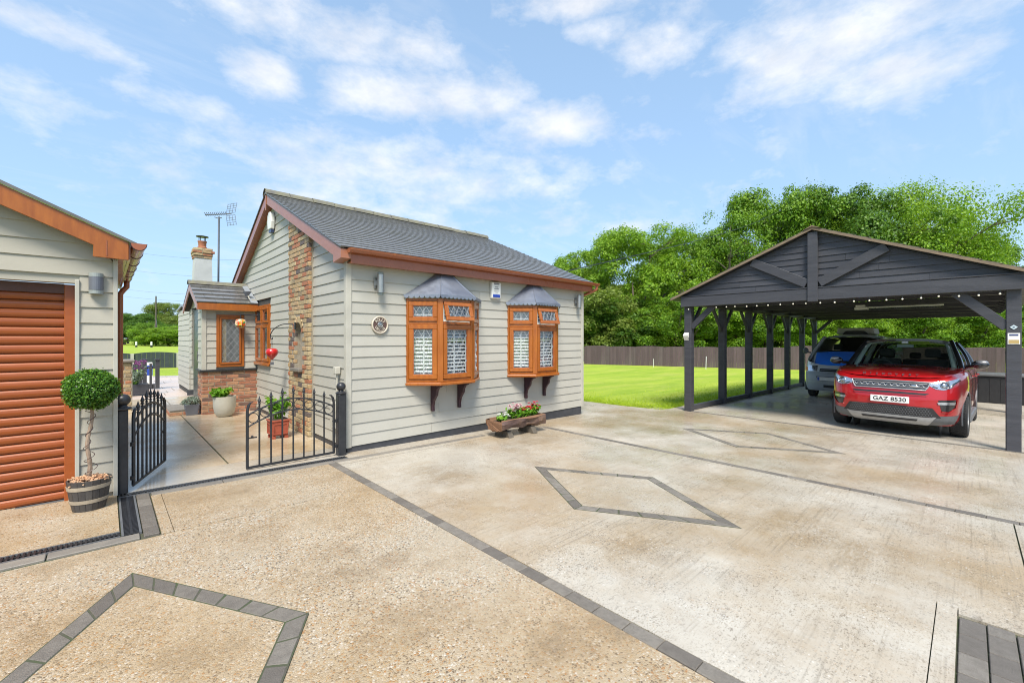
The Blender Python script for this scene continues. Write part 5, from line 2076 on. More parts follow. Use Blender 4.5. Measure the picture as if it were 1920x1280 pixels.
def suv():
    car = thing('suv', (10.13, 0.985, zg(10.13) + 0.005), 'red estate car with black roof parked nose out under the carport', 'car')
    car.rotation_euler = (0, TILT, radians(-2.4))
    plan = [(0.0, 0), (0.008, 0.25), (0.04, 0.48), (0.115, 0.69), (0.25, 0.825), (0.46, 0.892), (0.95, 0.955), (2.3, 0.972), (3.7, 0.97), (4.2, 0.94), (4.5, 0.82), (4.6, 0.5), (4.62, 0)]
    ztop = lambda x: float(np.interp(x, [0, 0.15, 0.4, 0.8, 1.3, 2.2, 4.6], [1.01, 1.05, 1.10, 1.145, 1.175, 1.19, 1.20]))
    lev = {'z': [0.23], 't': [0, 0.10, 0.26, 0.42, 0.56, 0.68, 0.80, 0.90, 0.96, 1.0],
           'side': [0.10, 0.045, 0.02, 0.012, 0.003, 0.0, 0.006, 0.022, 0.045, 0.085],
           'front': [0.16, 0.055, 0.02, 0.0, 0.0, 0.022, 0.045, 0.070, 0.10, 0.16]}
    sh = Shell(plan, lev, ztop)
    WX, RX, WR = 0.93, 3.68, 0.365
    AR = 0.425

    def keep(c):
        for ax in (WX, RX):
            if abs(c.y) > 0.6 and (c.x - ax) ** 2 + (c.z - WR) ** 2 < AR * AR:
                return False
        return True
    body = sh.wall(keep).build('body', M_RED, car, smooth=True, local=True)
    for p in body.data.polygons:
        p.use_smooth = True
    # projected patches on the nose
    bm = bmesh.new()
    full = sh.wall().mesh('tmp', fixn=False)
    bm.from_mesh(full)
    tree = BVHTree.FromBMesh(bm)

    def hit(y, z, off):
        h = tree.ray_cast(Vector((-1.5, y, z)), Vector((1, 0, 0)))
        if h[0] is None:
            return Vector((0.3 - off, y, z))
        n = h[1]
        if n.x > 0:
            n = -n
        return h[0] + n * off

    def lerp_poly(pl, t):
        t = t * (len(pl) - 1)
        k = min(int(t), len(pl) - 2)
        u = t - k
        return (pl[k][0] + (pl[k + 1][0] - pl[k][0]) * u, pl[k][1] + (pl[k + 1][1] - pl[k][1]) * u)

    def patch(name, top, bot, off, mat, parent=car, nu=24, nv=6, sink=0.03, both=False, build=True):
        mbs = MB()
        for sgn in ((1, -1) if both else (1,)):
            rows = []
            for i in range(nv + 1):
                row = []
                for j in range(nu + 1):
                    a, b = lerp_poly(top, j / nu), lerp_poly(bot, j / nu)
                    y = a[0] + (b[0] - a[0]) * i / nv
                    z = a[1] + (b[1] - a[1]) * i / nv
                    row.append(hit(y * sgn, z, off))
                rows.append(row)
            mbs.grid(rows)
            # rim back to the body
            ring = rows[0] + [r[-1] for r in rows[1:]] + rows[-1][::-1][1:] + [r[0] for r in rows[::-1][1:-1]]
            back = [p + Vector((sink, 0, 0)) for p in ring]
            k = len(ring)
            mbs.add(ring + back, [(q, (q + 1) % k, k + (q + 1) % k, k + q) for q in range(k)])
        if not build:
            return mbs
        o = mbs.build(name, mat, parent, smooth=True, local=True)
        return o
    # grey lower cladding round the foot of the bumper
    patch('lower_bumper', [(-0.855, 0.42), (-0.62, 0.405), (-0.5, 0.36), (0.5, 0.36), (0.62, 0.405), (0.855, 0.42)], [(-0.80, 0.27), (-0.60, 0.235), (-0.5, 0.235), (0.5, 0.235), (0.60, 0.235), (0.80, 0.27)], 0.006, M_DGREY, nu=60)
    lg = patch('lower_intake', [(-0.56, 0.535), (0, 0.55), (0.56, 0.535)], [(-0.66, 0.375), (0, 0.37), (0.66, 0.375)], 0.009, M_BLKP, nu=40)
    # honeycomb bars
    mb = MB()
    for i in range(5):
        for j in range(34):
            y0 = -0.60 + j * 0.0355 + (0.018 if i % 2 else 0)
            z0 = 0.39 + i * 0.033
            if abs(y0) > 0.57 - i * 0.012:
                continue
            for dy, dz in ((0.0177, 0.012), (-0.0177, 0.012)):
                mb.bar(hit(y0, z0, 0.013), hit(y0 + dy, z0 + dz, 0.013), 0.005, 0.005)
            mb.bar(hit(y0, z0, 0.013), hit(y0, z0 - 0.020, 0.013), 0.005, 0.005)
    mb.build('mesh', M_DGREY, lg, local=True)
    sk = patch('skid_plate', [(-0.60, 0.39), (-0.54, 0.375), (0.54, 0.375), (0.60, 0.39)], [(-0.50, 0.25), (-0.46, 0.245), (0.46, 0.245), (0.50, 0.25)], 0.026, M_SATIN, nu=40)
    patch('skid_slot', [(-0.38, 0.335), (0.38, 0.335)], [(-0.36, 0.305), (0.36, 0.305)], 0.030, M_BLKP, sk, nu=30, nv=2)
    # slot above the number plate
    patch('upper_slot', [(-0.52, 0.775), (0, 0.785), (0.52, 0.775)], [(-0.47, 0.742), (0, 0.745), (0.47, 0.742)], 0.004, M_BLKP, nu=40, nv=3)
    patch('slot_lip', [(-0.50, 0.742), (0, 0.745), (0.50, 0.742)], [(-0.49, 0.728), (0, 0.73), (0.49, 0.728)], 0.012, M_RED, nu=40, nv=2)
    # grille
    gr = patch('grille', [(-0.53, 0.955), (0, 0.965), (0.53, 0.955)], [(-0.47, 0.825), (0, 0.83), (0.47, 0.825)], 0.006, M_BLKG, nu=44)
    mb = MB()
    loop = [(-0.53, 0.955), (-0.3, 0.961), (0, 0.965), (0.3, 0.961), (0.53, 0.955), (0.50, 0.87), (0.47, 0.825), (0.25, 0.83), (0, 0.83), (-0.25, 0.83), (-0.47, 0.825), (-0.50, 0.87), (-0.53, 0.955)]
    dense = []
    for a, b in zip(loop[:-1], loop[1:]):
        for q in range(5):
            dense.append((a[0] + (b[0] - a[0]) * q / 5, a[1] + (b[1] - a[1]) * q / 5))
    dense.append(dense[0])
    mb.tube([hit(y, z, 0.012) for y, z in dense], 0.009, 8, caps=False)
    mb.build('grille_surround', M_SATIN, gr, smooth=True, local=True)
    mb = MB()
    for zz in (0.928, 0.868):
        mb.tube([hit(y, zz, 0.012) for y in np.linspace(-0.49, 0.49, 30)], 0.007, 6)
    for k in range(12):
        yy = -0.46 + k * 0.0836
        mb.tube([hit(yy, 0.872, 0.012), hit(yy + 0.025, 0.905, 0.012), hit(yy + 0.058, 0.905, 0.012), hit(yy + 0.0836, 0.872, 0.012)], 0.006, 6)
    mb.build('grille_bars', M_SATIN, gr, smooth=True, local=True)
    mb = MB()
    c = hit(-0.33, 0.885, 0.022)
    mb.ball(c, 0.055, 16, 8, (0.2, 1.0, 0.45))
    mb.build('badge', M_CHROME, gr, smooth=True, local=True)
    # headlamps
    for s in (1, -1):
        top = [(0.535, 0.955), (0.64, 0.985), (0.73, 0.995), (0.80, 1.02), (0.855, 1.045)]
        bot = [(0.52, 0.905), (0.60, 0.855), (0.69, 0.845), (0.77, 0.875), (0.845, 0.985)]
        top = [(y * s, z) for y, z in top]
        bot = [(y * s, z) for y, z in bot]
        hl = patch('headlight', top, bot, 0.004, M_LAMP, nu=26, nv=10)
        mb = MB()
        c = hit(0.70 * s, 0.925, 0.008)
        n = (hit(0.70 * s, 0.925, 0.1) - c).normalized()
        R = n.to_track_quat('Z', 'Y').to_matrix()
        mb.lathe([(0.058, 0.0), (0.062, 0.008), (0.056, 0.012), (0.050, 0.004)], c, 24, mat=R, caps=False)
        mb.lathe([(0.001, 0.012), (0.022, 0.010), (0.036, 0.002), (0.040, -0.004)], c, 24, mat=R, caps=False)
        mb.build('projector', M_CHROME, hl, smooth=True, local=True)
        mb = MB()
        mb.lathe([(0.040, 0.002), (0.052, 0.003)], c, 24, mat=R, caps=False)
        mb.tube([hit(0.775 * s, 0.90, 0.008), hit(0.80 * s, 0.95, 0.008), hit(0.86 * s, 1.01, 0.008)], 0.012, 6)
        mb.tube([hit(0.56 * s, 0.90, 0.007), hit(0.62 * s, 0.875, 0.007)], 0.010, 6)
        mb.build('lamp_bezel', M_BLKG, hl, smooth=True, local=True)
        patch('lens', top, bot, 0.022, M_LENS, hl, nu=26, nv=10, sink=0.016)
        # fog lamp
        fl = patch('fog_surround', [(0.63 * s, 0.675), (0.76 * s, 0.685), (0.83 * s, 0.69)], [(0.67 * s, 0.49), (0.75 * s, 0.485), (0.815 * s, 0.56)], 0.006, M_BLKG, nu=14, nv=8)
        patch('fog_lamp', [(0.615 * s, 0.640), (0.815 * s, 0.648)], [(0.63 * s, 0.60), (0.81 * s, 0.608)], 0.016, M_LAMP, fl, nu=12, nv=3, sink=0.012)
        patch('fog_trim', [(0.67 * s, 0.488), (0.75 * s, 0.482), (0.815 * s, 0.555), (0.835 * s, 0.685)], [(0.66 * s, 0.474), (0.76 * s, 0.466), (0.83 * s, 0.55), (0.85 * s, 0.69)], 0.016, M_RED, nu=22, nv=2)
    # number plate with its letters
    pc = hit(-0.02, 0.645, 0.03)
    npl = bpy.data.objects.new('number_plate', None)
    mb = MB()
    mb.box(pc.x - 0.012, -0.28, 0.588, pc.x + 0.02, 0.24, 0.700)
    npl = mb.build('number_plate', M_PLATE, car, bevel=0.004, local=True)
    tm = text_mesh('GAZ 8530', 0.098, 0.001, bold=0.0015)
    tm.materials.append(M_PRINT)
    xs_ = [v.co.x for v in tm.vertices]
    wid = max(xs_) - min(xs_)
    for v in tm.vertices:
        v.co.x *= 0.445 / wid
    o = bpy.data.objects.new('lettering', tm)
    COL.objects.link(o)
    o.parent = npl
    o.location = (pc.x - 0.0135, -0.02, 0.644)
    o.rotation_euler = (radians(90), 0, radians(-90))
    # bonnet: crowned sheet with a raised middle
    rows = []
    nx, ny = 40, 48
    for i in range(nx + 1):
        row = []
        for j in range(ny + 1):
            s = -1 + 2 * j / ny
            y = s * 0.885
            h = hit(y * 0.985, 0.99, 0)
            xf = float(np.interp(abs(y), [0, 0.25, 0.48, 0.66, 0.76, 0.82, 0.885], [0.148, 0.158, 0.19, 0.27, 0.36, 0.48, 0.80]))
            t = i / nx
            x = xf + (1.42 - 0.10 * (1 - s * s) - xf) * t
            z = ztop(x) + 0.05 * (1 - abs(s) ** 3) * min(1, 0.25 + 1.6 * t) - 0.004
            if i == 0:
                z = ztop(x) - 0.02
            if i == 1:
                z = ztop(x) + 0.004
            z -= 0.016 * math.exp(-((abs(s) - 0.70) / 0.06) ** 2) * min(1, t * 3)
            row.append((x, y, z))
        rows.append(row)
    mb = MB()
    mb.grid(rows)
    bon = mb.build('bonnet', M_RED, car, smooth=True, local=True)
    # raised letters along the bonnet edge
    word = 'DISCOVERY'
    for k, chh in enumerate(word):
        tmm = text_mesh(chh, 0.062, 0.002, bold=0.001)
        tmm.materials.append(M_PLINTH)
        o = bpy.data.objects.new('bonnet_letter', tmm)
        COL.objects.link(o)
        o.parent = bon
        y = 0.36 - k * 0.09
        x = 0.175 + 0.11 * y * y
        o.location = (x - 0.008, y, ztop(x) + 0.022)
        o.rotation_euler = (radians(42), 0, radians(-90) + y * 0.25)
    # cabin
    def wsz(t):
        return 1.19 + (1.70 - 1.19) * t
    nb_ = 14
    rows = []
    for i in range(nb_ + 1):
        t = i / nb_
        row = []
        for j in range(25):
            s = -1 + 2 * j / 24
            hw = 0.80 + (0.625 - 0.80) * t
            x = 1.26 + 0.80 * t - 0.05 * t * t + (0.16 * (1 - t) + 0.10 * t) * s * s
            row.append((x, s * hw, wsz(t) + 0.035 * (1 - s * s) * t))
        rows.append(row)
    mb = MB()
    mb.grid(rows)
    mb.build('windscreen', M_CARGL, car, smooth=True, local=True)
    for s in (1, -1):
        mb = MB()
        mb.tube([(1.41, 0.845 * s, 1.16), (1.62, 0.80 * s, 1.32), (1.88, 0.725 * s, 1.53), (2.12, 0.66 * s, 1.70)], [0.045, 0.042, 0.036, 0.034], 10)
        mb.build('a_pillar', M_BLKG, car, smooth=True, local=True)
    rows = []
    for i in range(13):
        t = i / 12
        x = 1.98 + (4.25 - 1.98) * t
        row = []
        for j in range(21):
            s = -1 + 2 * j / 20
            hw = 0.655 - 0.03 * t
            z = 1.735 + 0.03 * sin(pi * min(1, t * 1.1)) - 0.05 * t * t - 0.055 * abs(s) ** 4 + 0.012 * (1 - s * s)
            row.append((x + 0.09 * s * s * (1 - t) - 0.02, s * hw, z))
        rows.append(row)
    mb = MB()
    mb.grid(rows)
    mb.grid([[(p[0], p[1], p[2] - 0.05) for p in r] for r in rows])
    mb.grid([rows[0], [(p[0], p[1], p[2] - 0.05) for p in rows[0]]])
    mb.build('roof', M_BLKG, car, smooth=True, local=True)
    for s in (1, -1):
        g1 = MB()
        top = [(2.20, 0.665 * s, 1.67), (3.0, 0.66 * s, 1.69), (3.7, 0.655 * s, 1.67), (4.20, 0.64 * s, 1.62)]
        bot = [(1.50, 0.875 * s, 1.18), (2.6, 0.89 * s, 1.19), (3.7, 0.885 * s, 1.21), (4.45, 0.85 * s, 1.25)]
        T, B = catmull(top, 25), catmull(bot, 25)
        g1.grid([[T[j] + (B[j] - T[j]) * (i / 8) + Vector((0, 0.035 * s * sin(pi * i / 8), 0)) for j in range(25)] for i in range(9)])
        g1.build('side_glass', M_PRIV, car, smooth=True, local=True)
        pl = MB()
        for j in (8, 17, 23):
            pl.tube([T[j] + (B[j] - T[j]) * (i / 6) + Vector((0, 0.032 * s * sin(pi * i / 6), 0)) for i in range(7)], 0.034, 8)
        pl.tube(T, 0.025, 8)
        pl.build('window_pillars', M_BLKG, car, smooth=True, local=True)
        tr = MB()
        tr.tube([p + Vector((0, 0.012 * s, -0.005)) for p in B], 0.011, 8)
        tr.build('belt_trim', M_CHROME, car, smooth=True, local=True)
        # shoulder between the wall top and the glass
        dk = MB()
        dk.grid([[(x, 0.87 * s, ztop(x) + 0.012), (x, 0.905 * s, ztop(x) + 0.002)] for x in np.linspace(1.2, 4.5, 20)])
        dk.build('shoulder', M_RED, car, smooth=True, local=True)
        # mirror
        m2 = MB()
        m2.tube([(1.56, 0.86 * s, 1.22), (1.52, 0.98 * s, 1.23)], [0.03, 0.028], 8)
        m2.ball((1.49, 1.07 * s, 1.265), 0.10, 18, 12, (0.75, 1.15, 0.80))
        mi = m2.build('mirror', M_BLKG, car, smooth=True, local=True)
        m3 = MB()
        m3.ball((1.482, 1.085 * s, 1.305), 0.075, 14, 8, (0.9, 1.2, 0.6))
        m3.build('mirror_cap', M_SATIN, mi, smooth=True, local=True)
        # doors: shut lines and handles
        dl = MB()
        for xd in (1.48, 2.55, 3.38):
            dl.tube([(xd, (0.977 - np.interp((z - 0.23) / 0.95, lev['t'], lev['side'])) * s, z) for z in np.linspace(0.40, 1.15, 10)], 0.0035, 5)
        dl.build('door_gap', M_BLKP, car, local=True)
        hd = MB()
        for xd in (2.38, 3.28):
            hd.tube([(xd - 0.1, 0.975 * s, 1.02), (xd - 0.08, 0.998 * s, 1.022), (xd + 0.06, 0.998 * s, 1.022), (xd + 0.08, 0.975 * s, 1.02)], 0.011, 8)
        hd.build('door_handle', M_RED, car, smooth=True, local=True)
        # arch lips and dark sills
        for ax in (WX, RX):
            al = MB()
            pts = [(ax + cos(a) * AR, (float(np.interp(ax + cos(a) * AR, [p[0] for p in plan[2:10]], [p[1] for p in plan[2:10]])) - 0.012) * s, WR + sin(a) * AR) for a in np.linspace(-0.30, pi + 0.30, 28)]
            al.tube(pts, 0.015, 8)
            al.build('wheel_arch', M_DGREY, car, smooth=True, local=True)
        si = MB()
        si.box(1.36, 0.82 * s, 0.20, 3.26, 0.965 * s, 0.34) if s > 0 else si.box(1.36, -0.965, 0.20, 3.26, -0.82, 0.34)
        si.build('sill', M_DGREY, car, bevel=0.02, local=True)
        for ax in (WX, RX):
            wl = MB()
            pts = [[(ax + cos(a) * AR, yy * s, WR + sin(a) * AR) for a in np.linspace(-0.2, pi + 0.2, 18)] for yy in (0.60, 0.86)]
            wl.grid(pts)
            wl.add([(ax + cos(a) * AR, 0.60 * s, WR + sin(a) * AR) for a in np.linspace(0, 2 * pi, 20, endpoint=False)], [tuple(range(20))])
            wl.build('wheel_well', M_BLKP, car, local=True)
        for ax in (WX, RX):
            wheel(car, ax, 0.835 * s, s, WR, 0.235, 0.24)
    # underbody, tail, interior
    mb = MB()
    mb.box(0.35, -0.60, 0.24, 4.4, 0.60, 0.32)
    mb.build('underbody', M_BLKP, car, local=True)
    mb = MB()
    mb.grid([[(4.20 + 0.30 * t, y * (1 - 0), 1.71 - 0.51 * t) for y in np.linspace(-0.63 - 0.2 * t, 0.63 + 0.2 * t, 5)] for t in np.linspace(0, 1, 5)])
    mb.build('rear_screen', M_PRIV, car, smooth=True, local=True)
    mb = MB()
    mb.box(1.3, -0.80, 0.5, 4.4, 0.80, 0.78)
    mb.box(1.38, -0.78, 0.95, 1.80, 0.78, 1.155)
    mb.build('dashboard', M_INTR, car, bevel=0.03, local=True)
    for yy in (-0.37, 0.37):
        mb = MB()
        mb.box(2.35, yy - 0.24, 0.75, 2.55, yy + 0.24, 1.32)
        mb.box(2.38, yy - 0.12, 1.36, 2.50, yy + 0.12, 1.54)
        mb.build('seat', M_INTR, car, bevel=0.04, bseg=2, local=True)
    for yy in (-0.45, 0, 0.45):
        mb = MB()
        mb.box(3.35, yy - 0.21, 0.75, 3.5, yy + 0.21, 1.30)
        mb.box(3.38, yy - 0.1, 1.31, 3.48, yy + 0.1, 1.45)
        mb.build('seat', M_INTR, car, bevel=0.04, bseg=2, local=True)
    mb = MB()
    R = Matrix.Rotation(radians(-68), 3, 'Y')
    cc = Vector((1.92, 0.37, 1.12))
    mb.tube([cc + R @ Vector((0.19 * cos(a), 0.19 * sin(a), 0)) for a in np.linspace(0, 2 * pi, 25)], 0.014, 8, caps=False)
    mb.build('steering_wheel', M_DGREY, car, smooth=True, local=True)
    for s in (1, -1):
        mb = MB()
        mb.tube([(1.52, 0.74 * s, 1.17), (1.72, 0.70 * s, 1.34), (1.97, 0.635 * s, 1.56), (2.10, 0.58 * s, 1.655), (2.13, 0.35 * s, 1.685)], [0.04, 0.04, 0.036, 0.028, 0.022], 8)
        mb.tube([(2.75, 0.80 * s, 1.15), (2.78, 0.70 * s, 1.45), (2.80, 0.62 * s, 1.64)], 0.045, 8)
        mb.build('pillar_trim', M_PALET, car, smooth=True, local=True)
    mb = MB()
    mb.box(1.90, -0.13, 1.56, 1.93, 0.13, 1.63)
    mb.box(1.86, -0.05, 1.64, 1.95, 0.05, 1.70)
    mb.build('rear_view_mirror', M_SATIN, car, bevel=0.01, local=True)
    mb = MB()
    mb.tube([(1.335, -0.60, 1.205), (1.30, 0.0, 1.225), (1.31, 0.25, 1.228)], 0.009, 6)
    mb.tube([(1.36, 0.05, 1.21), (1.34, 0.40, 1.222), (1.39, 0.68, 1.205)], 0.009, 6)
    mb.build('wiper', M_BLKP, car, local=True)
    bm.free()
    return car


suv()


def van():
    v = thing('camper_van', (15.55, 2.62, zg(15.55) + 0.005), 'blue and silver camper van with roof box parked behind the red car', 'van')
    v.rotation_euler = (0, TILT, radians(-1.5))
    plan = [(0.0, 0), (0.02, 0.30), (0.075, 0.58), (0.18, 0.77), (0.36, 0.875), (0.7, 0.92), (1.2, 0.935), (2.6, 0.94), (4.0, 0.93), (4.55, 0.88), (4.66, 0.6), (4.68, 0)]
    ztop = lambda x: float(np.interp(x, [0, 0.3, 0.7, 1.0, 4.7], [1.0, 1.10, 1.24, 1.33, 1.36]))
    lev = {'z': [0.24], 't': [0, 0.1, 0.3, 0.45, 0.6, 0.75, 0.9, 1.0], 'side': [0.07, 0.03, 0.01, 0.0, 0.0, 0.0, 0.01, 0.035], 'front': [0.10, 0.03, 0.0, 0.0, 0.03, 0.10, 0.18, 0.25]}
    sh = Shell(plan, lev, ztop, 180)
    WX, RX, WR, AR = 0.87, 3.85, 0.325, 0.39

    def keep(c):
        for ax in (WX, RX):
            if abs(c.y) > 0.55 and (c.x - ax) ** 2 + (c.z - WR) ** 2 < AR * AR:
                return False
        return True
    body = sh.wall(keep).build('body', M_SILV, v, smooth=True, local=True)
    for p in body.data.polygons:
        p.use_smooth = True
    bm = bmesh.new()
    bm.from_mesh(sh.wall().mesh('tmp', fixn=False))
    tree = BVHTree.FromBMesh(bm)

    def hit(y, z, off):
        h = tree.ray_cast(Vector((-1.5, y, z)), Vector((1, 0, 0)))
        if h[0] is None:
            return Vector((0.35 - off, y, z))
        n = h[1]
        if n.x > 0:
            n = -n
        return h[0] + n * off

    def patch(name, y0, y1, z0, z1, off, mat, parent=v, nu=30, nv=6, sink=0.03, taper=0.0):
        mb = MB()
        rows = [[hit((y0 + (y1 - y0) * j / nu) * (1 - taper * i / nv), z1 + (z0 - z1) * i / nv, off) for j in range(nu + 1)] for i in range(nv + 1)]
        mb.grid(rows)
        ring = rows[0] + [r[-1] for r in rows[1:]] + rows[-1][::-1][1:] + [r[0] for r in rows[::-1][1:-1]]
        k = len(ring)
        mb.add(ring + [p + Vector((sink, 0, 0)) for p in ring], [(q, (q + 1) % k, k + (q + 1) % k, k + q) for q in range(k)])
        return mb.build(name, mat, parent, smooth=True, local=True)
    M_BUMP = pm('grey_bumper', (0.30, 0.315, 0.33), (0.34, 0.355, 0.37), 6, 0.4, 0.5)
    bp = patch('bumper', -0.90, 0.90, 0.26, 0.80, 0.02, M_BUMP, nu=60, nv=12)
    patch('bumper_crease', -0.90, 0.90, 0.495, 0.515, 0.028, M_SATIN, bp, nu=50, nv=2)
    patch('intake', -0.55, 0.55, 0.55, 0.67, 0.024, M_BLKP, bp, taper=0.1)
    patch('lower_intake', -0.35, 0.35, 0.35, 0.43, 0.024, M_BLKP, bp)
    patch('grille', -0.48, 0.48, 0.815, 0.90, 0.008, M_BLKP)
    patch('grille_bar', -0.46, 0.46, 0.85, 0.865, 0.014, M_SATIN)
    for s in (1, -1):
        a, b = sorted((0.55 * s, 0.80 * s))
        patch('headlight', a, b, 0.82, 0.985, 0.008, M_LAMP, nu=12)
        a, b = sorted((0.805 * s, 0.885 * s))
        patch('indicator', a, b, 0.82, 0.93, 0.01, M_AMBER, nu=6)
    pl = MB()
    c = hit(0.26, 0.60, 0.04)
    pl.box(c.x - 0.008, 0.02, 0.555, c.x + 0.03, 0.50, 0.66)
    np_ = pl.build('number_plate', M_PLATE, v, bevel=0.003, local=True)
    pl = MB()
    pl.box(c.x - 0.0105, 0.445, 0.56, c.x - 0.0083, 0.496, 0.655)
    pl.build('plate_band', M_EUBLUE, np_, local=True)
    # bonnet
    rows = []
    for i in range(25):
        t = i / 24
        row = []
        for j in range(33):
            s = -1 + 2 * j / 32
            y = s * (0.66 + 0.12 * t)
            xf = 0.19 + 0.16 * s * s
            x = xf + (1.02 + 0.12 * s * s - xf) * t
            z = 0.905 + (1.37 - 0.905) * (t ** 0.72) + 0.04 * (1 - s * s) * min(1, t * 4) + 0.01
            row.append((x, y, z))
        rows.append(row)
    mb = MB()
    mb.grid(rows)
    bn = mb.build('bonnet', M_BLUE, v, smooth=True, local=True)
    mb = MB()
    for s in (1, -1):
        e = [r[-1] if s > 0 else r[0] for r in rows]
        mb.grid([[p for p in e], [(p[0] + 0.10, p[1] + s * (0.13 - 0.02 * i / 24), p[2] - 0.06) for i, p in enumerate(e)]])
    mb.build('wing_top', M_SILV, v, smooth=True, local=True)
    mb = MB()
    tmv = text_mesh('VI', 0.07, 0.002)
    tmv.materials.append(M_CHROME)
    o = bpy.data.objects.new('bonnet_badge', tmv)
    COL.objects.link(o)
    o.parent = bn
    o.location = (0.20, -0.02, 0.995)
    o.rotation_euler = (radians(55), 0, radians(-90))
    # windscreen and cab
    rows = []
    for i in range(13):
        t = i / 12
        rows.append([(1.0 + 0.78 * t + 0.16 * s * s, s * (0.845 - 0.14 * t), 1.37 + 0.51 * t + 0.03 * (1 - s * s) * t) for s in np.linspace(-1, 1, 21)])
    mb = MB()
    mb.grid(rows)
    mb.build('windscreen', M_CARGL, v, smooth=True, local=True)
    for s in (1, -1):
        mb = MB()
        mb.tube([(0.80, 0.90 * s, 1.16), (1.10, 0.885 * s, 1.34), (1.50, 0.815 * s, 1.60), (1.92, 0.735 * s, 1.88)], [0.05, 0.045, 0.04, 0.05], 10)
        mb.build('a_pillar', M_SILV, v, smooth=True, local=True)
    rows = []
    for i in range(15):
        t = i / 14
        x = 1.72 + (4.6 - 1.72) * t
        rows.append([(x + 0.14 * s * s * (1 - t), s * 0.79, 1.95 + 0.05 * sin(pi * t * 0.9) - 0.13 * abs(s) ** 3.5 + 0.01 * (1 - s * s) - (0.07 if i == 0 else 0.0)) for s in np.linspace(-1, 1, 25)])
    mb = MB()
    mb.grid(rows)
    mb.build('roof', M_SILV, v, smooth=True, local=True)
    for s in (1, -1):
        mb = MB()
        mb.grid([[(x, (0.935 - 0.145 * t) * s + 0.04 * s * sin(pi * t), 1.32 + 0.55 * t) for x in np.linspace(1.15 + 0.75 * t, 4.62, 20)] for t in np.linspace(0, 1, 9)])
        mb.build('side_panel', M_SILV, v, smooth=True, local=True)
        mb = MB()
        mb.grid([[(x, (0.945 - 0.145 * t) * s + 0.042 * s * sin(pi * t), 1.32 + 0.55 * t) for x in np.linspace(1.30 + 0.75 * t, 2.35, 8)] for t in np.linspace(0.08, 0.88, 9)])
        mb.build('cab_window', M_CARGL, v, smooth=True, local=True)
        m2 = MB()
        m2.tube([(1.15, 0.90 * s, 1.36), (1.10, 1.0 * s, 1.38)], 0.022, 8)
        m2.ball((1.08, 1.07 * s, 1.43), 0.095, 14, 10, (0.6, 0.85, 1.1))
        m2.build('mirror', M_DGREY, v, smooth=True, local=True)
        for ax in (WX, RX):
            wheel(v, ax, 0.80 * s, s, WR, 0.20, 0.20)
        for ax in (WX, RX):
            wl = MB()
            wl.grid([[(ax + cos(a) * AR, yy * s, WR + sin(a) * AR) for a in np.linspace(-0.3, pi + 0.3, 18)] for yy in (0.58, 0.925)])
            wl.build('wheel_arch', M_BLKP, v, local=True)
    mb = MB()
    mb.box(0.4, -0.6, 0.25, 4.5, 0.6, 0.34)
    mb.box(1.05, -0.80, 0.6, 4.5, 0.80, 1.0)
    mb.box(1.15, -0.8, 1.0, 1.5, 0.8, 1.33)
    for yy in (-0.4, 0.4):
        mb.box(2.0, yy - 0.24, 0.9, 2.2, yy + 0.24, 1.45)
        mb.box(2.03, yy - 0.12, 1.46, 2.15, yy + 0.12, 1.66)
    mb.box(4.42, -0.80, 1.0, 4.5, 0.80, 1.90)
    mb.box(2.5, -0.78, 1.88, 4.5, 0.78, 1.90)
    mb.build('interior', M_INTR, v, bevel=0.02, local=True)
    mb = MB()
    mb.prism([(2.3, -0.50, 2.0), (2.3, -0.46, 2.20), (2.3, 0.46, 2.20), (2.3, 0.50, 2.0), (2.3, 0.34, 2.0), (2.3, 0.24, 2.10), (2.3, -0.24, 2.10), (2.3, -0.34, 2.0)], (0.95, 0, 0))
    mb.build('roof_box', pm('beige_fibreglass', (0.40, 0.38, 0.34), None, 5, 0.5), v, bevel=0.03, bseg=2, local=True)
    mb = MB()
    mb.box(2.36, -0.33, 1.99, 3.1, 0.33, 2.10)
    mb.build('roof_vent', M_BLKP, v, local=True)
    bm.free()


van()


# ================================================================== GATES
def spear(mb, p, h=0.10, s=1.0):
    """fleur shaped finial on a bar top"""
    x, y, z = p
    mb.lathe([(0.006, 0), (0.014, 0.006), (0.014, 0.014), (0.006, 0.02), (0.008, 0.03), (0.019 * s, 0.055), (0.010, 0.085), (0.001, h + 0.03)], (x, y, z), 8)
    mb.add([], [])


def gate_post(x, y, label, h=0.83, w_=0.105):
    z = zg(x)
    t = thing('gate_post', (x, y, z), label, 'gate post', 'black gate posts with ball tops')
    mb = MB()
    mb.box(x - w_ / 2, y - w_ / 2, z - 0.02, x + w_ / 2, y + w_ / 2, z + h)
    mb.build('shaft', M_IRON, t, bevel=0.012, bseg=2)
    mb = MB()
    mb.lathe([(0.068, h), (0.072, h + 0.012), (0.06, h + 0.025), (0.036, h + 0.03), (0.03, h + 0.045)], (x, y, z), 20)
    mb.ball((x, y, z + h + 0.095), 0.06, 20, 14)
    mb.build('ball_finial', M_IRON, t, smooth=True)
    return t


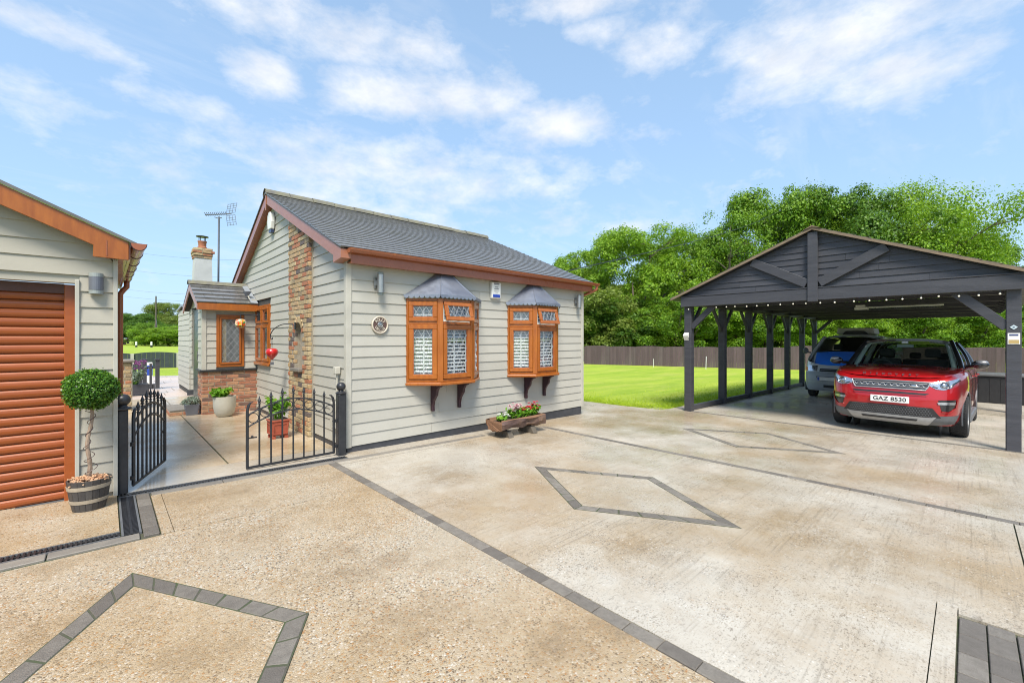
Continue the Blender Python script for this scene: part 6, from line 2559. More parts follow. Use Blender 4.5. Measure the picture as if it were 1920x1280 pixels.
def gate_leaf(x, y, rz, label, L=1.03, flip=1):
    """leaf hinged at x,y and running along local +x"""
    z = zg(x)
    t = thing('iron_gate', (x, y, z), label, 'gate', 'black iron garden gate leaves', rz)
    zb = 0.05
    arc_hi = lambda s: 0.665 + 0.155 * sin(pi * s) ** 0.9
    arc_lo = lambda s: 0.525 + 0.155 * sin(pi * s) ** 0.9
    for s0, nm in ((0.0, 'hinge_stile'), (1.0, 'latch_stile')):
        mb = MB()
        xx = 0.012 + s0 * (L - 0.024)
        k = 1 if s0 == 0 else -1
        pts = [(xx, 0, zb), (xx, 0, 0.45), (xx, 0, 0.72), (xx + k * 0.012, 0, 0.78), (xx + k * 0.035, 0, 0.815), (xx + k * 0.06, 0, 0.82)]
        mb.tube(pts, [0.0165] * 4 + [0.011, 0.005], 8)
        mb.build(nm, M_IRON, t, smooth=True, local=True)
    mb = MB()
    mb.bar((0.0, 0, zb), (L, 0, zb), 0.012, 0.028)
    mb.build('bottom_rail', M_IRON, t, local=True)
    for fn in (arc_hi, arc_lo):
        mb = MB()
        mb.tube([(0.012 + (L - 0.024) * s, 0, fn(s)) for s in np.linspace(0, 1, 25)], 0.009, 8)
        mb.build('arched_rail', M_IRON, t, smooth=True, local=True)
    n = 7
    for i in range(n):
        s = (i + 1) / (n + 1)
        xx = 0.012 + (L - 0.024) * s
        top = arc_hi(s) + 0.045
        mb = MB()
        mb.tube([(xx, 0, zb), (xx, 0, top)], 0.0105, 8)
        b = mb.build('bar', M_IRON, t, smooth=True, local=True)
        mb = MB()
        mb.lathe([(0.008, 0), (0.017, 0.006), (0.008, 0.014), (0.008, 0.022), (0.022, 0.030), (0.010, 0.042), (0.013, 0.05), (0.020, 0.062), (0.012, 0.085), (0.001, 0.125)], (xx, 0, top - 0.012), 8)
        mb.build('spear_head', M_IRON, b, smooth=True, local=True)
    for i in range(n + 1):
        s = (i + 0.5) / (n + 1)
        xx = 0.012 + (L - 0.024) * s
        zc = (arc_hi(s) + arc_lo(s)) / 2
        mb = MB()
        mb.tube([(xx + 0.053 * cos(a), 0, zc + 0.057 * sin(a)) for a in np.linspace(0, 2 * pi, 21)], 0.0045, 6, caps=False)
        mb.build('ring', M_IRON, t, smooth=True, local=True)
    mb = MB()
    for zz in (0.13, 0.47):
        mb.tube([(-0.05, 0, zz), (0.03, 0, zz)], 0.009, 8)
        mb.lathe([(0.016, -0.02), (0.016, 0.02)], (-0.02, 0, zz), 10)
    mb.build('hinge', M_IRON, t, local=True)
    mb = MB()
    mb.bar((L - 0.02, 0.01, 0.40), (L - 0.11, 0.01, 0.40), 0.012, 0.014)
    mb.ball((L - 0.06, 0.012, 0.415), 0.014, 8, 6)
    mb.build('latch', M_IRON, t, local=True)
    return t


gate_post(2.315, 5.815, 'black gate post with ball top against the bungalow corner')
gate_post(0.128, 5.76, 'black gate post with ball top against the garage corner', w_=0.078)
gate_leaf(2.235, 5.83, pi, 'black iron gate leaf standing closed beside the bungalow corner')
gate_leaf(0.205, 5.82, radians(70.5), 'black iron gate leaf swung open beside the garage corner', L=0.98)


# ================================================================== FOLIAGE HELPERS
def leaf_cloud(pts, nrm, size, name, aspect=0.55, jitter=0.9, fold=True):
    """one pointed leaf (two triangles) at each point; returns a mesh"""
    n = len(pts)
    pts = np.asarray(pts, np.float32)
    nrm = np.asarray(nrm, np.float32) + rng.normal(0, jitter, (n, 3)).astype(np.float32)
    nrm /= np.linalg.norm(nrm, axis=1, keepdims=True) + 1e-6
    ref = rng.normal(0, 1, (n, 3)).astype(np.float32)
    a = np.cross(nrm, ref)
    a /= np.linalg.norm(a, axis=1, keepdims=True) + 1e-6
    b = np.cross(nrm, a)
    s = (size * (0.6 + 0.8 * rng.random((n, 1)))).astype(np.float32)
    v = np.zeros((n, 4, 3), np.float32)
    v[:, 0] = pts - a * s * 0.5
    v[:, 1] = pts + b * s * aspect * 0.5 + nrm * s * 0.08
    v[:, 2] = pts + a * s * 0.5
    v[:, 3] = pts - b * s * aspect * 0.5 + nrm * s * 0.08
    q = np.arange(4 * n).reshape(-1, 4)
    return fast_mesh(name, v.reshape(-1, 3), quads=q)


def link_mesh(name, me, mat, parent, loc=None):
    me.materials.append(mat)
    o = bpy.data.objects.new(name, me)
    COL.objects.link(o)
    if parent is not None:
        o.parent = parent
    if loc is not None:
        o.location = loc
    return o


def sphere_pts(n, c, r, shell=0.75):
    d = rng.normal(0, 1, (n, 3))
    d /= np.linalg.norm(d, axis=1, keepdims=True)
    k = shell + (1 - shell) * rng.random((n, 1))
    return np.asarray(c) + d * np.asarray(r) * k, d


M_BOX = leaf_mat('box_leaf', (0.012, 0.05, 0.008), (0.05, 0.15, 0.012), (0.17, 0.33, 0.03), 0.2, 0.35)
M_HERB = leaf_mat('fresh_leaf', (0.05, 0.16, 0.01), (0.14, 0.34, 0.02), (0.30, 0.52, 0.06), 0.35)
M_GREYL = leaf_mat('silver_leaf', (0.06, 0.09, 0.07), (0.16, 0.22, 0.17), (0.34, 0.40, 0.33), 0.2)
M_BARK = pm('pale_bark', (0.34, 0.25, 0.18), (0.24, 0.17, 0.12), 14, 0.8, 0.95, bump=0.6, bscale=40, stretch=(1, 1, 0.4))
M_BARKD = pm('dark_bark', (0.085, 0.072, 0.055), (0.13, 0.11, 0.085), 6, 0.85, 0.95, bump=0.6, bscale=20, stretch=(1, 1, 0.35))
M_SOIL = pm('soil', (0.05, 0.035, 0.025), (0.075, 0.055, 0.04), 20, 0.95, 1.0, bump=0.6, bscale=60)

# clipped box ball in a half barrel
tx, ty = -0.105, 5.44
tz = zg(tx)
tub = thing('barrel_planter', (tx, ty, tz), 'dark half barrel planter with pale hoops at the garage door corner', 'planter')
prof = [(0.106, 0.0), (0.116, 0.05), (0.128, 0.12), (0.138, 0.20), (0.146, 0.275), (0.134, 0.275), (0.128, 0.24)]
staves = MB()
M_STAVE = pm('dark_barrel_stave', (0.045, 0.043, 0.045), (0.07, 0.065, 0.06), 8, 0.35, 0.5, bump=0.25, bscale=40, stretch=(2, 2, 0.5), rnd=0.15)
for k in range(18):
    a0, a1 = 2 * pi * k / 18 + 0.008, 2 * pi * (k + 1) / 18 - 0.008
    mb = MB()
    rows = [[(tx + r * cos(a) * 1.02, ty + r * sin(a) * 0.92, tz + z) for a in np.linspace(a0, a1, 4)] for r, z in prof]
    mb.grid(rows)
    mb.build('stave', M_STAVE, tub, smooth=False)
M_HOOP = pm('weathered_hoop', (0.40, 0.34, 0.25), (0.31, 0.26, 0.19), 14, 0.6, 0.8, bump=0.2)
for z0, z1, r0_, r1_ in ((0.075, 0.105, 0.1205, 0.1262), (0.195, 0.228, 0.1375, 0.1412)):
    mb = MB()
    mb.lathe([(r0_ + 0.001, z0), (r0_ + 0.005, z0), (r1_ + 0.005, z1), (r1_ + 0.001, z1)], (tx, ty, tz), 36, 1.02, 0.92)
    mb.build('hoop', M_HOOP, tub, smooth=True)
mb = MB()
mb.lathe([(0.001, 0.245), (0.130, 0.235)], (tx, ty, tz), 24, 1.02, 0.92, caps=False)
mb.build('soil', M_SOIL, tub)
topi = thing('topiary', (tx, ty, tz + 0.24), 'clipped oval box ball on a twisted pale stem in the half barrel', 'topiary')
M_CHIP = pm('bark_chip', (0.40, 0.20, 0.10), (0.55, 0.38, 0.24), 9, 0.8, 0.9, rnd=0.3)
cm = MB()
for k in range(260):
    a, r = random.uniform(0, 2 * pi), 0.127 * sqrt(random.random())
    p = Vector((tx + r * cos(a) * 1.02, ty + r * sin(a) * 0.92, tz + 0.245 + random.uniform(0, 0.03) + 0.03 * (1 - r / 0.127)))
    d = Vector((random.uniform(-1, 1), random.uniform(-1, 1), random.uniform(-.3, .4))).normalized()
    cm.bar(p, p + d * random.uniform(0.015, 0.035), 0.014, 0.008)
chips = cm.build('bark_chips', M_CHIP, tub)
chips['kind'] = 'stuff'
pts = []
for k in range(26):
    t = k / 25
    pts.append((tx + 0.012 * sin(9 * t) + 0.02 * (t - 0.5), ty + 0.010 * cos(8 * t), tz + 0.25 + 0.66 * t))
mb = MB()
mb.tube(pts, [0.017 - 0.005 * t / 25 + 0.0015 * sin(t * 2.1) for t in range(26)], 8)
mb.build('trunk', M_BARK, topi, smooth=True)
mb = MB()
tw = []
for k in range(120):
    t = k / 119
    a = 34 * t
    r = 0.03 + 0.012 * sin(7 * t)
    tw.append((tx + 0.012 * sin(9 * t) + r * cos(a), ty + 0.01 * cos(8 * t) + r * sin(a), tz + 0.26 + 0.62 * t))
mb.tube(tw, 0.0028, 4)
mb.build('wire_lights', M_BRKT, topi)
cc = (0.015, -0.0, 1.07 - tz - 0.24 + tz)
cz = 1.075 - (tz + 0.24)
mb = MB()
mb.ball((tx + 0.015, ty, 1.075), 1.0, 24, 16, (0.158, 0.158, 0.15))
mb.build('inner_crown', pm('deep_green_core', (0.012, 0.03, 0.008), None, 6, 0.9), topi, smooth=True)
P, N = sphere_pts(9000, (0.015, 0, cz), (0.190, 0.190, 0.180), 0.9)
P = P + rng.normal(0, 0.005, P.shape) + N * (0.012 * np.sin(P[:, :1] * 31 + P[:, 1:2] * 23) * np.cos(P[:, 2:3] * 27)) + N * 0.02 * (rng.random((len(P), 1)) > 0.985)
link_mesh('crown', leaf_cloud(P, N, 0.019, 'crown', 0.62, 0.75), M_BOX, topi)


# ================================================================== POTS AND PLANTS
def herb(root, c, n, spread, h, size, mat, name='foliage', stems=14):
    """stems from c (local) with leaves along them"""
    mb = MB()
    P, N = [], []
    for k in range(stems):
        a = random.uniform(0, 2 * pi)
        r = spread * sqrt(random.random())
        hh = h * random.uniform(0.55, 1.0)
        tip = Vector((c[0] + r * cos(a), c[1] + r * sin(a), c[2] + hh))
        base = Vector((c[0] + r * 0.35 * cos(a), c[1] + r * 0.35 * sin(a), c[2]))
        mid = (base + tip) / 2 + Vector((0, 0, hh * 0.12))
        mb.tube([base, mid, tip], [0.005, 0.004, 0.002], 5)
        for j in range(n // stems):
            t = random.uniform(0.25, 1.0)
            p = base * (1 - t) ** 2 + mid * 2 * t * (1 - t) + tip * t * t
            P.append((p.x + random.gauss(0, spread * 0.12), p.y + random.gauss(0, spread * 0.12), p.z + random.gauss(0, h * 0.04)))
            N.append((cos(a) * 0.5, sin(a) * 0.5, 0.8))
    mb.build('stem', M_HERB, root, local=True)
    link_mesh(name, leaf_cloud(P, N, size, name, 0.6, 0.6), mat, root)


def blossoms(root, c, n, spread, z0, z1, r, mat, name='blossom', elong=1.0):
    for k in range(n):
        a, q = random.uniform(0, 2 * pi), sqrt(random.random())
        p = Vector((c[0] + spread[0] * q * cos(a), c[1] + spread[1] * q * sin(a), c[2] + random.uniform(z0, z1)))
        mb = MB()
        m = 6
        for j in range(m):
            t = 2 * pi * j / m + random.uniform(-.2, .2)
            d = Vector((cos(t), sin(t), 0.25))
            s = Vector((-sin(t), cos(t), 0))
            tip = p + d * r
            mb.add([p, p + d * r * 0.6 + s * r * 0.42, tip + Vector((0, 0, r * 0.12)), p + d * r * 0.6 - s * r * 0.42], [(0, 1, 2, 3)])
        for j in range(m):
            t = 2 * pi * (j + .5) / m
            d = Vector((cos(t) * 0.7, sin(t) * 0.7, 0.7))
            s = Vector((-sin(t), cos(t), 0))
            q0 = p + Vector((0, 0, r * 0.1))
            mb.add([q0, q0 + d * r * 0.4 + s * r * 0.3, q0 + d * r * 0.7, q0 + d * r * 0.4 - s * r * 0.3], [(0, 1, 2, 3)])
        mb.build(name, mat, root, local=True, fixn=False)


M_POTW = pm('cream_glazed_pot', (0.50, 0.48, 0.41), (0.44, 0.42, 0.35), 6, 0.4, 0.55, dirt=(0.3, 0.27, 0.2), dirt_amt=0.25, dirt_scale=4)
wx, wy = 1.74, 10.24
pot = thing('round_pot', (wx, wy, zg(wx)), 'large round cream pot standing against the porch brickwork', 'pot')
mb = MB()
mb.lathe([(0.085, 0.0), (0.132, 0.02), (0.172, 0.09), (0.192, 0.20), (0.196, 0.32), (0.198, 0.405), (0.184, 0.405), (0.178, 0.35)], (wx, wy, zg(wx)), 32)
mb.build('pot_wall', M_POTW, pot, smooth=True)
mb = MB()
mb.lathe([(0.001, 0.36), (0.179, 0.355)], (wx, wy, zg(wx)), 20, caps=False)
mb.build('soil', M_SOIL, pot)
pp = thing('pot_plant', (wx, wy, zg(wx) + 0.36), 'bright green leafy plant with orange flowers in the cream pot', 'plant')
herb(pp, (-0.06, 0, 0), 420, 0.20, 0.20, 0.07, M_HERB)
blossoms(pp, (0.0, -0.05, 0), 7, (0.14, 0.10), 0.05, 0.13, 0.035, pm('orange_petal', (0.60, 0.14, 0.03), (0.5, 0.08, 0.02), 9, 0.6))

rx, ry = 1.99, 7.50
M_TERR = pm('red_terracotta', (0.36, 0.085, 0.045), (0.29, 0.065, 0.035), 10, 0.6, 0.75, bump=0.15)
rp_ = thing('square_planter', (rx, ry, zg(rx)), 'red panelled square planter on feet at the foot of the brick pier', 'planter')
zb_ = zg(rx)
mb = MB()
wv = 0.128
mb.hexa([(rx - wv + .015, ry - wv + .015, zb_ + 0.05), (rx + wv - .015, ry - wv + .015, zb_ + 0.05), (rx + wv - .015, ry + wv - .015, zb_ + 0.05), (rx - wv + .015, ry + wv - .015, zb_ + 0.05),
         (rx - wv, ry - wv, zb_ + 0.27), (rx + wv, ry - wv, zb_ + 0.27), (rx + wv, ry + wv, zb_ + 0.27), (rx - wv, ry + wv, zb_ + 0.27)])
mb.build('box', M_TERR, rp_, bevel=0.006)
for s in (-1, 1):
    for q in (-1, 1):
        mb = MB()
        mb.box(rx + s * 0.09 - 0.028, ry + q * 0.09 - 0.028, zb_, rx + s * 0.09 + 0.028, ry + q * 0.09 + 0.028, zb_ + 0.049)
        mb.build('foot', M_TERR, rp_, bevel=0.004)
for (dx_, dy_) in ((0, -1), (-1, 0)):
    mb = MB()
    for z0, z1 in ((0.075, 0.09), (0.225, 0.24)):
        if dy_:
            mb.box(rx - 0.095, ry - wv - 0.006, zb_ + z0, rx + 0.095, ry - wv + 0.02, zb_ + z1)
        else:
            mb.box(rx - wv - 0.006, ry - 0.095, zb_ + z0, rx - wv + 0.02, ry + 0.095, zb_ + z1)
    for q in (-1, 1):
        if dy_:
            mb.box(rx + q * 0.095 - 0.0075, ry - wv - 0.0065, zb_ + 0.075, rx + q * 0.095 + 0.0075, ry - wv + 0.02, zb_ + 0.24)
        else:
            mb.box(rx - wv - 0.0065, ry + q * 0.095 - 0.0075, zb_ + 0.075, rx - wv + 0.02, ry + q * 0.095 + 0.0075, zb_ + 0.24)
    mb.build('panel_moulding', M_TERR, rp_)
mb = MB()
mb.box(rx - 0.14, ry - 0.14, zb_ + 0.2705, rx + 0.14, ry + 0.14, zb_ + 0.295)
mb.build('rim', M_TERR, rp_, bevel=0.005)
mb = MB()
mb.box(rx - 0.12, ry - 0.12, zb_ + 0.2955, rx + 0.12, ry + 0.12, zb_ + 0.30)
mb.build('soil', M_SOIL, rp_)
pl2 = thing('pot_plant', (rx, ry, zb_ + 0.30), 'bushy fresh green plant growing in the red square planter', 'plant')
herb(pl2, (0, 0, 0), 520, 0.17, 0.36, 0.075, M_HERB, stems=20)

gx2, gy2 = 1.275, 10.83
gp = thing('square_pot', (gx2, gy2, zg(gx2)), 'small grey square pot beside the porch step', 'pot')
mb = MB()
zz = zg(gx2)
mb.hexa([(gx2 - .09, gy2 - .09, zz), (gx2 + .09, gy2 - .09, zz), (gx2 + .09, gy2 + .09, zz), (gx2 - .09, gy2 + .09, zz), (gx2 - .12, gy2 - .12, zz + .22), (gx2 + .12, gy2 - .12, zz + .22), (gx2 + .12, gy2 + .12, zz + .22), (gx2 - .12, gy2 + .12, zz + .22)])
mb.build('pot_wall', M_GREYM, gp, bevel=0.005)
for (qx, qy, lb) in ((gx2, gy2, 'low silver grey cushion plant in the small grey square pot'), (1.33, 11.75, 'low silver grey cushion plant on the ground behind the square pot')):
    t = thing('cushion_plant', (qx, qy, zg(qx) + (0.22 if qy < 11 else 0.0)), lb, 'plant')
    P, N = sphere_pts(1800, (0, 0, 0.03 if qy < 11 else 0.10), (0.16, 0.16, 0.13), 0.5)
    k = P[:, 2] > 0.0
    link_mesh('foliage', leaf_cloud(P[k], N[k], 0.035, 'foliage', 0.3, 0.7), M_GREYL, t)
    mb = MB()
    mb.ball((0, 0, 0.03 if qy < 11 else 0.08), 1.0, 14, 8, (0.11, 0.11, 0.08))
    mb.build('core', M_SOIL, t, local=True, smooth=True)
# brick edged step
stp = thing('brick_step', (1.06, 11.3, zg(1.06)), 'low brick edged step on the path beside the grey pots', 'step')
mb = MB()
mb.box(0.93, 10.87, -0.1, 1.24, 11.85, 0.075)
sb = mb.build('step_core', M_MORTAR, stp)
brick_wall(sb, (0.93, 10.868), (1.24, 10.868), -0.02, 0.05, RB, (0, -1))
brick_wall(sb, (0.928, 11.85), (0.928, 10.88), -0.02, 0.05, RB, (-1, 0))
for k in range(8):
    mb = MB()
    mb.box(0.925, 10.86 + k * 0.122, 0.0755, 1.245, 10.975 + k * 0.122, 0.095)
    mb.build('coping_brick', M_EDGE, sb, bevel=0.004)

# log trough with its flowers
tx0, tx1, tyc = 4.60, 5.66, 5.30
tzz = zg(5.2)
M_LOG = pm('weathered_log', (0.12, 0.07, 0.058), (0.065, 0.04, 0.036), 5, 0.6, 0.8, bump=0.9, bscale=18, stretch=(0.7, 3, 3), dirt=(0.30, 0.19, 0.11), dirt_amt=0.55, dirt_scale=4)
M_LOGIN = pm('fresh_cut_log', (0.24, 0.125, 0.065), (0.16, 0.085, 0.05), 8, 0.7, 0.85, bump=0.6, bscale=25, stretch=(0.6, 3, 3))
trg = thing('log_trough', (5.19, tyc, tzz), 'hollowed log trough on blocks in front of the bungalow wall', 'trough')
rows = []
ns_ = 16
for i in range(27):
    t = i / 26
    x = tx0 + (tx1 - tx0) * t
    row = []
    for k in range(ns_ + 1):
        a = pi * (0.02 + 0.96 * k / ns_) + pi
        r = (0.185 + 0.02 * sin(6.5 * t + 1) + 0.012 * sin(17 * t)) / max(abs(cos(a)), abs(sin(a)), 0.80) if k else 0.185
        r = min(r, 0.232)
        r = r + 0.012 * sin(3.1 * t + k * 0.9) + 0.012 * sin(11 * t + 2.3 * k)
        ex = 0.88 if abs(sin(a)) > 0.8 else 1.0
        row.append((x + 0.01 * sin(5 * k), tyc + r * cos(a) * 0.98, tzz + 0.30 + r * sin(a) * ex + 0.012 * sin(7 * t)))
    rows.append(row)
mb = MB()
mb.grid(rows)
lg_ = mb.build('log', M_LOG, trg, smooth=True)
mb = MB()
inner = []
for i in range(27):
    t = i / 26
    x = tx0 + 0.03 + (tx1 - tx0 - 0.06) * t
    inner.append([(x, tyc + 0.15 * cos(a), tzz + 0.302 + 0.10 * sin(a)) for a in np.linspace(pi, 2 * pi, 9)])
mb.grid(inner)
for side in (0, -1):
    mb.grid([[rows[i][side] for i in range(27)], [inner[i][0 if side == 0 else -1] for i in range(27)]])
mb.build('rim', M_LOGIN, trg, smooth=True)
mb = MB()
for i in (0, 26):
    mb.add([p for p in rows[i]], [tuple(range(ns_ + 1))])
mb.build('log_end', M_LOGIN, trg)
mb = MB()
mb.box(tx0 + 0.04, tyc - 0.14, tzz + 0.2, tx1 - 0.04, tyc + 0.14, tzz + 0.262)
mb.build('soil', M_SOIL, trg)
for xx in (tx0 + 0.22, tx1 - 0.28):
    mb = MB()
    mb.prism([(xx - 0.05, tyc - 0.20, tzz), (xx - 0.05, tyc - 0.13, tzz + 0.11), (xx - 0.05, tyc + 0.13, tzz + 0.11), (xx - 0.05, tyc + 0.20, tzz)], (0.10, 0, 0))
    mb.build('block', M_BARKD, trg, bevel=0.006)
for (fx, lbl, petal, n, h, mat) in ((tx0 + 0.17, 'white and green low bedding flowers at the left end of the log trough', pm('white_petal', (0.75, 0.75, 0.70), (0.65, 0.68, 0.6), 9, 0.6), 11, 0.13, M_HERB),
                                    (tx0 + 0.47, 'pink and white flowers in the middle of the log trough', pm('pink_petal', (0.62, 0.22, 0.28), (0.70, 0.55, 0.55), 12, 0.6), 22, 0.24, M_HERB),
                                    (tx0 + 0.70, 'low red geranium flowers right of the pink ones in the trough', pm('red_petal', (0.60, 0.02, 0.03), (0.65, 0.06, 0.08), 9, 0.55), 12, 0.19, M_HERB),
                                    (tx0 + 0.90, 'taller red geranium at the right end of the log trough', pm('scarlet_petal', (0.66, 0.03, 0.05), (0.6, 0.08, 0.12), 9, 0.55), 14, 0.24, M_HERB)):
    t = thing('flowers', (fx, tyc, tzz + 0.262), lbl, 'flowers')
    herb(t, (0, 0, 0), 260, 0.14, h * 0.8, 0.055, mat, stems=13)
    blossoms(t, (0, -0.02, 0), n, (0.12, 0.10), h * 0.55, h * 1.05, 0.034, petal)
mb = MB()
sp2 = thing('spotlight', (tx1 - 0.08, tyc + 0.02, tzz + 0.30), 'small black garden spotlight stuck in the right end of the log trough', 'lamp')
mb.tube([(tx1 - 0.08, tyc + 0.05, tzz + 0.25), (tx1 - 0.08, tyc + 0.05, tzz + 0.36)], 0.008, 6)
mb.prism([(tx1 - 0.14, tyc + 0.0, tzz + 0.35), (tx1 - 0.03, tyc + 0.0, tzz + 0.43), (tx1 - 0.03, tyc + 0.0, tzz + 0.35)], (0, 0.08, 0))
mb.build('lamp_body', M_BLKP, sp2)


# ================================================================== FITTINGS ON THE WALLS
def tube_light(x, label, r=0.045, z0=2.15, z1=2.48):
    t = thing('wall_light', (x, HY - 0.03, z0), label, 'wall light', 'steel tube lights on the bungalow front')
    y = HY - 0.105
    mb = MB()
    mb.box(x - 0.065, HY - 0.042, z0 + 0.10, x - 0.01, HY - 0.026, z1 - 0.08)
    mb.box(x - 0.045, HY - 0.07, z0 + 0.14, x - 0.02, HY - 0.0425, z1 - 0.12)
    mb.build('back_plate', M_STEEL, t)
    mb = MB()
    mb.lathe([(r, z0 + 0.035), (r, z1 - 0.035)], (x, y, 0), 20)
    mb.build('tube', M_STEEL, t, smooth=True)
    for a, b in ((z0, z0 + 0.034), (z1 - 0.034, z1)):
        mb = MB()
        mb.lathe([(r * 0.85, a), (r * 0.98, a + 0.006), (r * 0.98, b - 0.006), (r * 0.85, b)], (x, y, 0), 20)
        mb.build('glass_end', M_FROST, t, smooth=True)


tube_light(2.87, 'steel tube wall light above the round name plaque')
tube_light(7.46, 'steel tube wall light at the far end of the bungalow front')
gl_ = thing('wall_light', (-0.07, GY0 - 0.03, 1.96), 'grey half round up and down light on the garage wall', 'wall light')
mb = MB()
vs = [(-0.115 + 0.0 + 0.052 * (1 - cos(a)), GY0 - 0.01 - 0.075 * sin(a)) for a in np.linspace(0, pi, 13)]
mb.prism([(x, y, 1.99) for x, y in vs], (0, 0, 0.125))
mb.build('shade', M_GREYM, gl_, smooth=False)
for a, b in ((1.955, 1.989), (2.116, 2.15)):
    mb = MB()
    mb.prism([(x, y + 0.002, a) for x, y in vs], (0, 0, b - a))
    mb.build('glass_end', pm('frosted_cap', (0.30, 0.33, 0.32), None, 6, 0.3), gl_)

# burglar alarm boxes
al = thing('alarm_box', (5.10, HY - 0.03, 2.23), 'white alarm box with blue base panel between the two bay windows', 'alarm box')
mb = MB()
mb.prism([(5.0, HY - 0.018, 2.235), (5.0, HY - 0.075, 2.245), (5.0, HY - 0.085, 2.53), (5.0, HY - 0.018, 2.545)], (0.21, 0, 0))
ab = mb.build('casing', M_WHITE, al, bevel=0.014, bseg=2)
mb = MB()
mb.box(5.022, HY - 0.0875, 2.262, 5.188, HY - 0.07, 2.315)
mb.build('blue_lens', pm('blue_lens', (0.02, 0.05, 0.33), (0.03, 0.09, 0.45), 9, 0.25), al, bevel=0.006)
M_INK = pm('grey_print', (0.13, 0.14, 0.17), None, 5, 0.6)
for i, (zz, ww, hh) in enumerate(((2.505, 0.13, 0.022), (2.48, 0.10, 0.006), (2.445, 0.085, 0.014), (2.415, 0.105, 0.016), (2.375, 0.11, 0.006), (2.35, 0.06, 0.006))):
    mb = MB()
    n = max(3, int(ww / 0.017))
    for k in range(n):
        x0 = 5.105 - ww / 2 + ww * k / n
        yy = HY - 0.0875 + (2.53 - zz) * 0.033
        mb.box(x0, yy - 0.0005, zz - hh / 2, x0 + ww / n * 0.68, yy + 0.003, zz + hh / 2)
    mb.build('printed_line', M_INK, al)
ga = thing('alarm_box', (HX0 - 0.03, 9.45, 3.65), 'white bell shaped alarm box high under the bungalow gable', 'alarm box')
xb_ = HX0 - 0.025
mb = MB()
ga_y, ga_z = 9.40, 3.60
prof = [(-0.10, 0.06), (-0.135, 0.20), (-0.12, 0.34), (-0.05, 0.40), (0.05, 0.40), (0.12, 0.34), (0.135, 0.20), (0.10, 0.06)]
mb.prism([(xb_, ga_y + a, ga_z + b) for a, b in prof], (-0.075, 0, 0))
mb.build('casing', M_WHITE, ga, bevel=0.015, bseg=2)
mb = MB()
mb.prism([(xb_ - 0.005, ga_y - 0.09, ga_z + 0.059), (xb_ - 0.005, ga_y + 0.09, ga_z + 0.059), (xb_ - 0.005, ga_y + 0.07, ga_z), (xb_ - 0.005, ga_y - 0.07, ga_z)], (-0.055, 0, 0))
mb.build('blue_lens', pm('dim_blue_lens', (0.06, 0.09, 0.2), None, 6, 0.3), ga)

# round name plaque
pq = thing('name_plaque', (2.895, HY - 0.03, 1.60), 'round brown plaque with cream rim and raised lettering on the front wall', 'sign')
pc_ = Vector((2.895, HY - 0.024, 1.725))
RY = Matrix.Rotation(radians(90), 3, 'X')
mb = MB()
mb.lathe([(0.0001, 0.016), (0.108, 0.016), (0.108, 0.0), (0.0001, 0.0)], pc_, 40, mat=RY, caps=False)
disc = mb.build('disc', pm('brown_enamel', (0.085, 0.045, 0.035), (0.11, 0.06, 0.05), 9, 0.45), pq, smooth=True)
mb = MB()
mb.tube([pc_ + Vector((0.117 * cos(a), -0.014, 0.117 * sin(a))) for a in np.linspace(0, 2 * pi, 41)], 0.013, 8, caps=False)
M_CREAM = pm('cream_metal', (0.62, 0.55, 0.44), (0.55, 0.48, 0.38), 9, 0.35, 0.5, metal=0.2)
mb.build('rim', M_CREAM, pq, smooth=True)
mb = MB()
mb.lathe([(0.044, 0.014), (0.044, 0.03), (0.036, 0.034), (0.03, 0.024), (0.014, 0.026), (0.012, 0.036), (0.0001, 0.037)], pc_, 24, mat=RY, caps=False)
mb.build('boss', M_STEEL, pq, smooth=True)
for word, up in (('FOLLY', True), ('WOODS', False)):
    for k, chh in enumerate(word):
        a = radians(90) + (2 - k) * radians(25) if up else radians(-90) - (2 - k) * radians(25)
        tm = text_mesh(chh, 0.058, 0.002, bold=0.0012)
        tm.materials.append(M_CREAM)
        o = bpy.data.objects.new('letter', tm)
        COL.objects.link(o)
        o.parent = disc
        p = pc_ + Vector((0.075 * cos(a), -0.0195, 0.075 * sin(a)))
        o.location = p - WL[disc.as_pointer()]
        rot = (a - pi / 2) if up else (a + pi / 2)
        o.rotation_euler = (Matrix.Rotation(-rot, 4, 'Y') @ Matrix.Rotation(radians(90), 4, 'X')).to_euler()

# meter box and conduit by the gate post
jb_ = thing('junction_box', (HX0 - 0.03, 6.10, 0.95), 'small grey weatherproof box with pipe on the gable near the gate post', 'box')
mb = MB()
mb.box(HX0 - 0.10, 6.05, 1.03, HX0 - 0.026, 6.14, 1.13)
mb.build('casing', M_TRIM, jb_, bevel=0.008)
mb = MB()
mb.tube([(HX0 - 0.06, 6.095, 1.03), (HX0 - 0.06, 6.095, 0.85), (HX0 - 0.06, 6.12, 0.50)], 0.013, 8)
mb.build('conduit', M_TRIM, jb_, smooth=True)
jb2 = thing('junction_box', (HX0 - 0.03, 6.22, 0.35), 'cream meter cabinet low on the gable behind the gate post', 'box')
mb = MB()
mb.box(HX0 - 0.09, 6.14, 0.25, HX0 - 0.026, 6.28, 0.62)
mb.build('casing', M_TRIM, jb2, bevel=0.008)

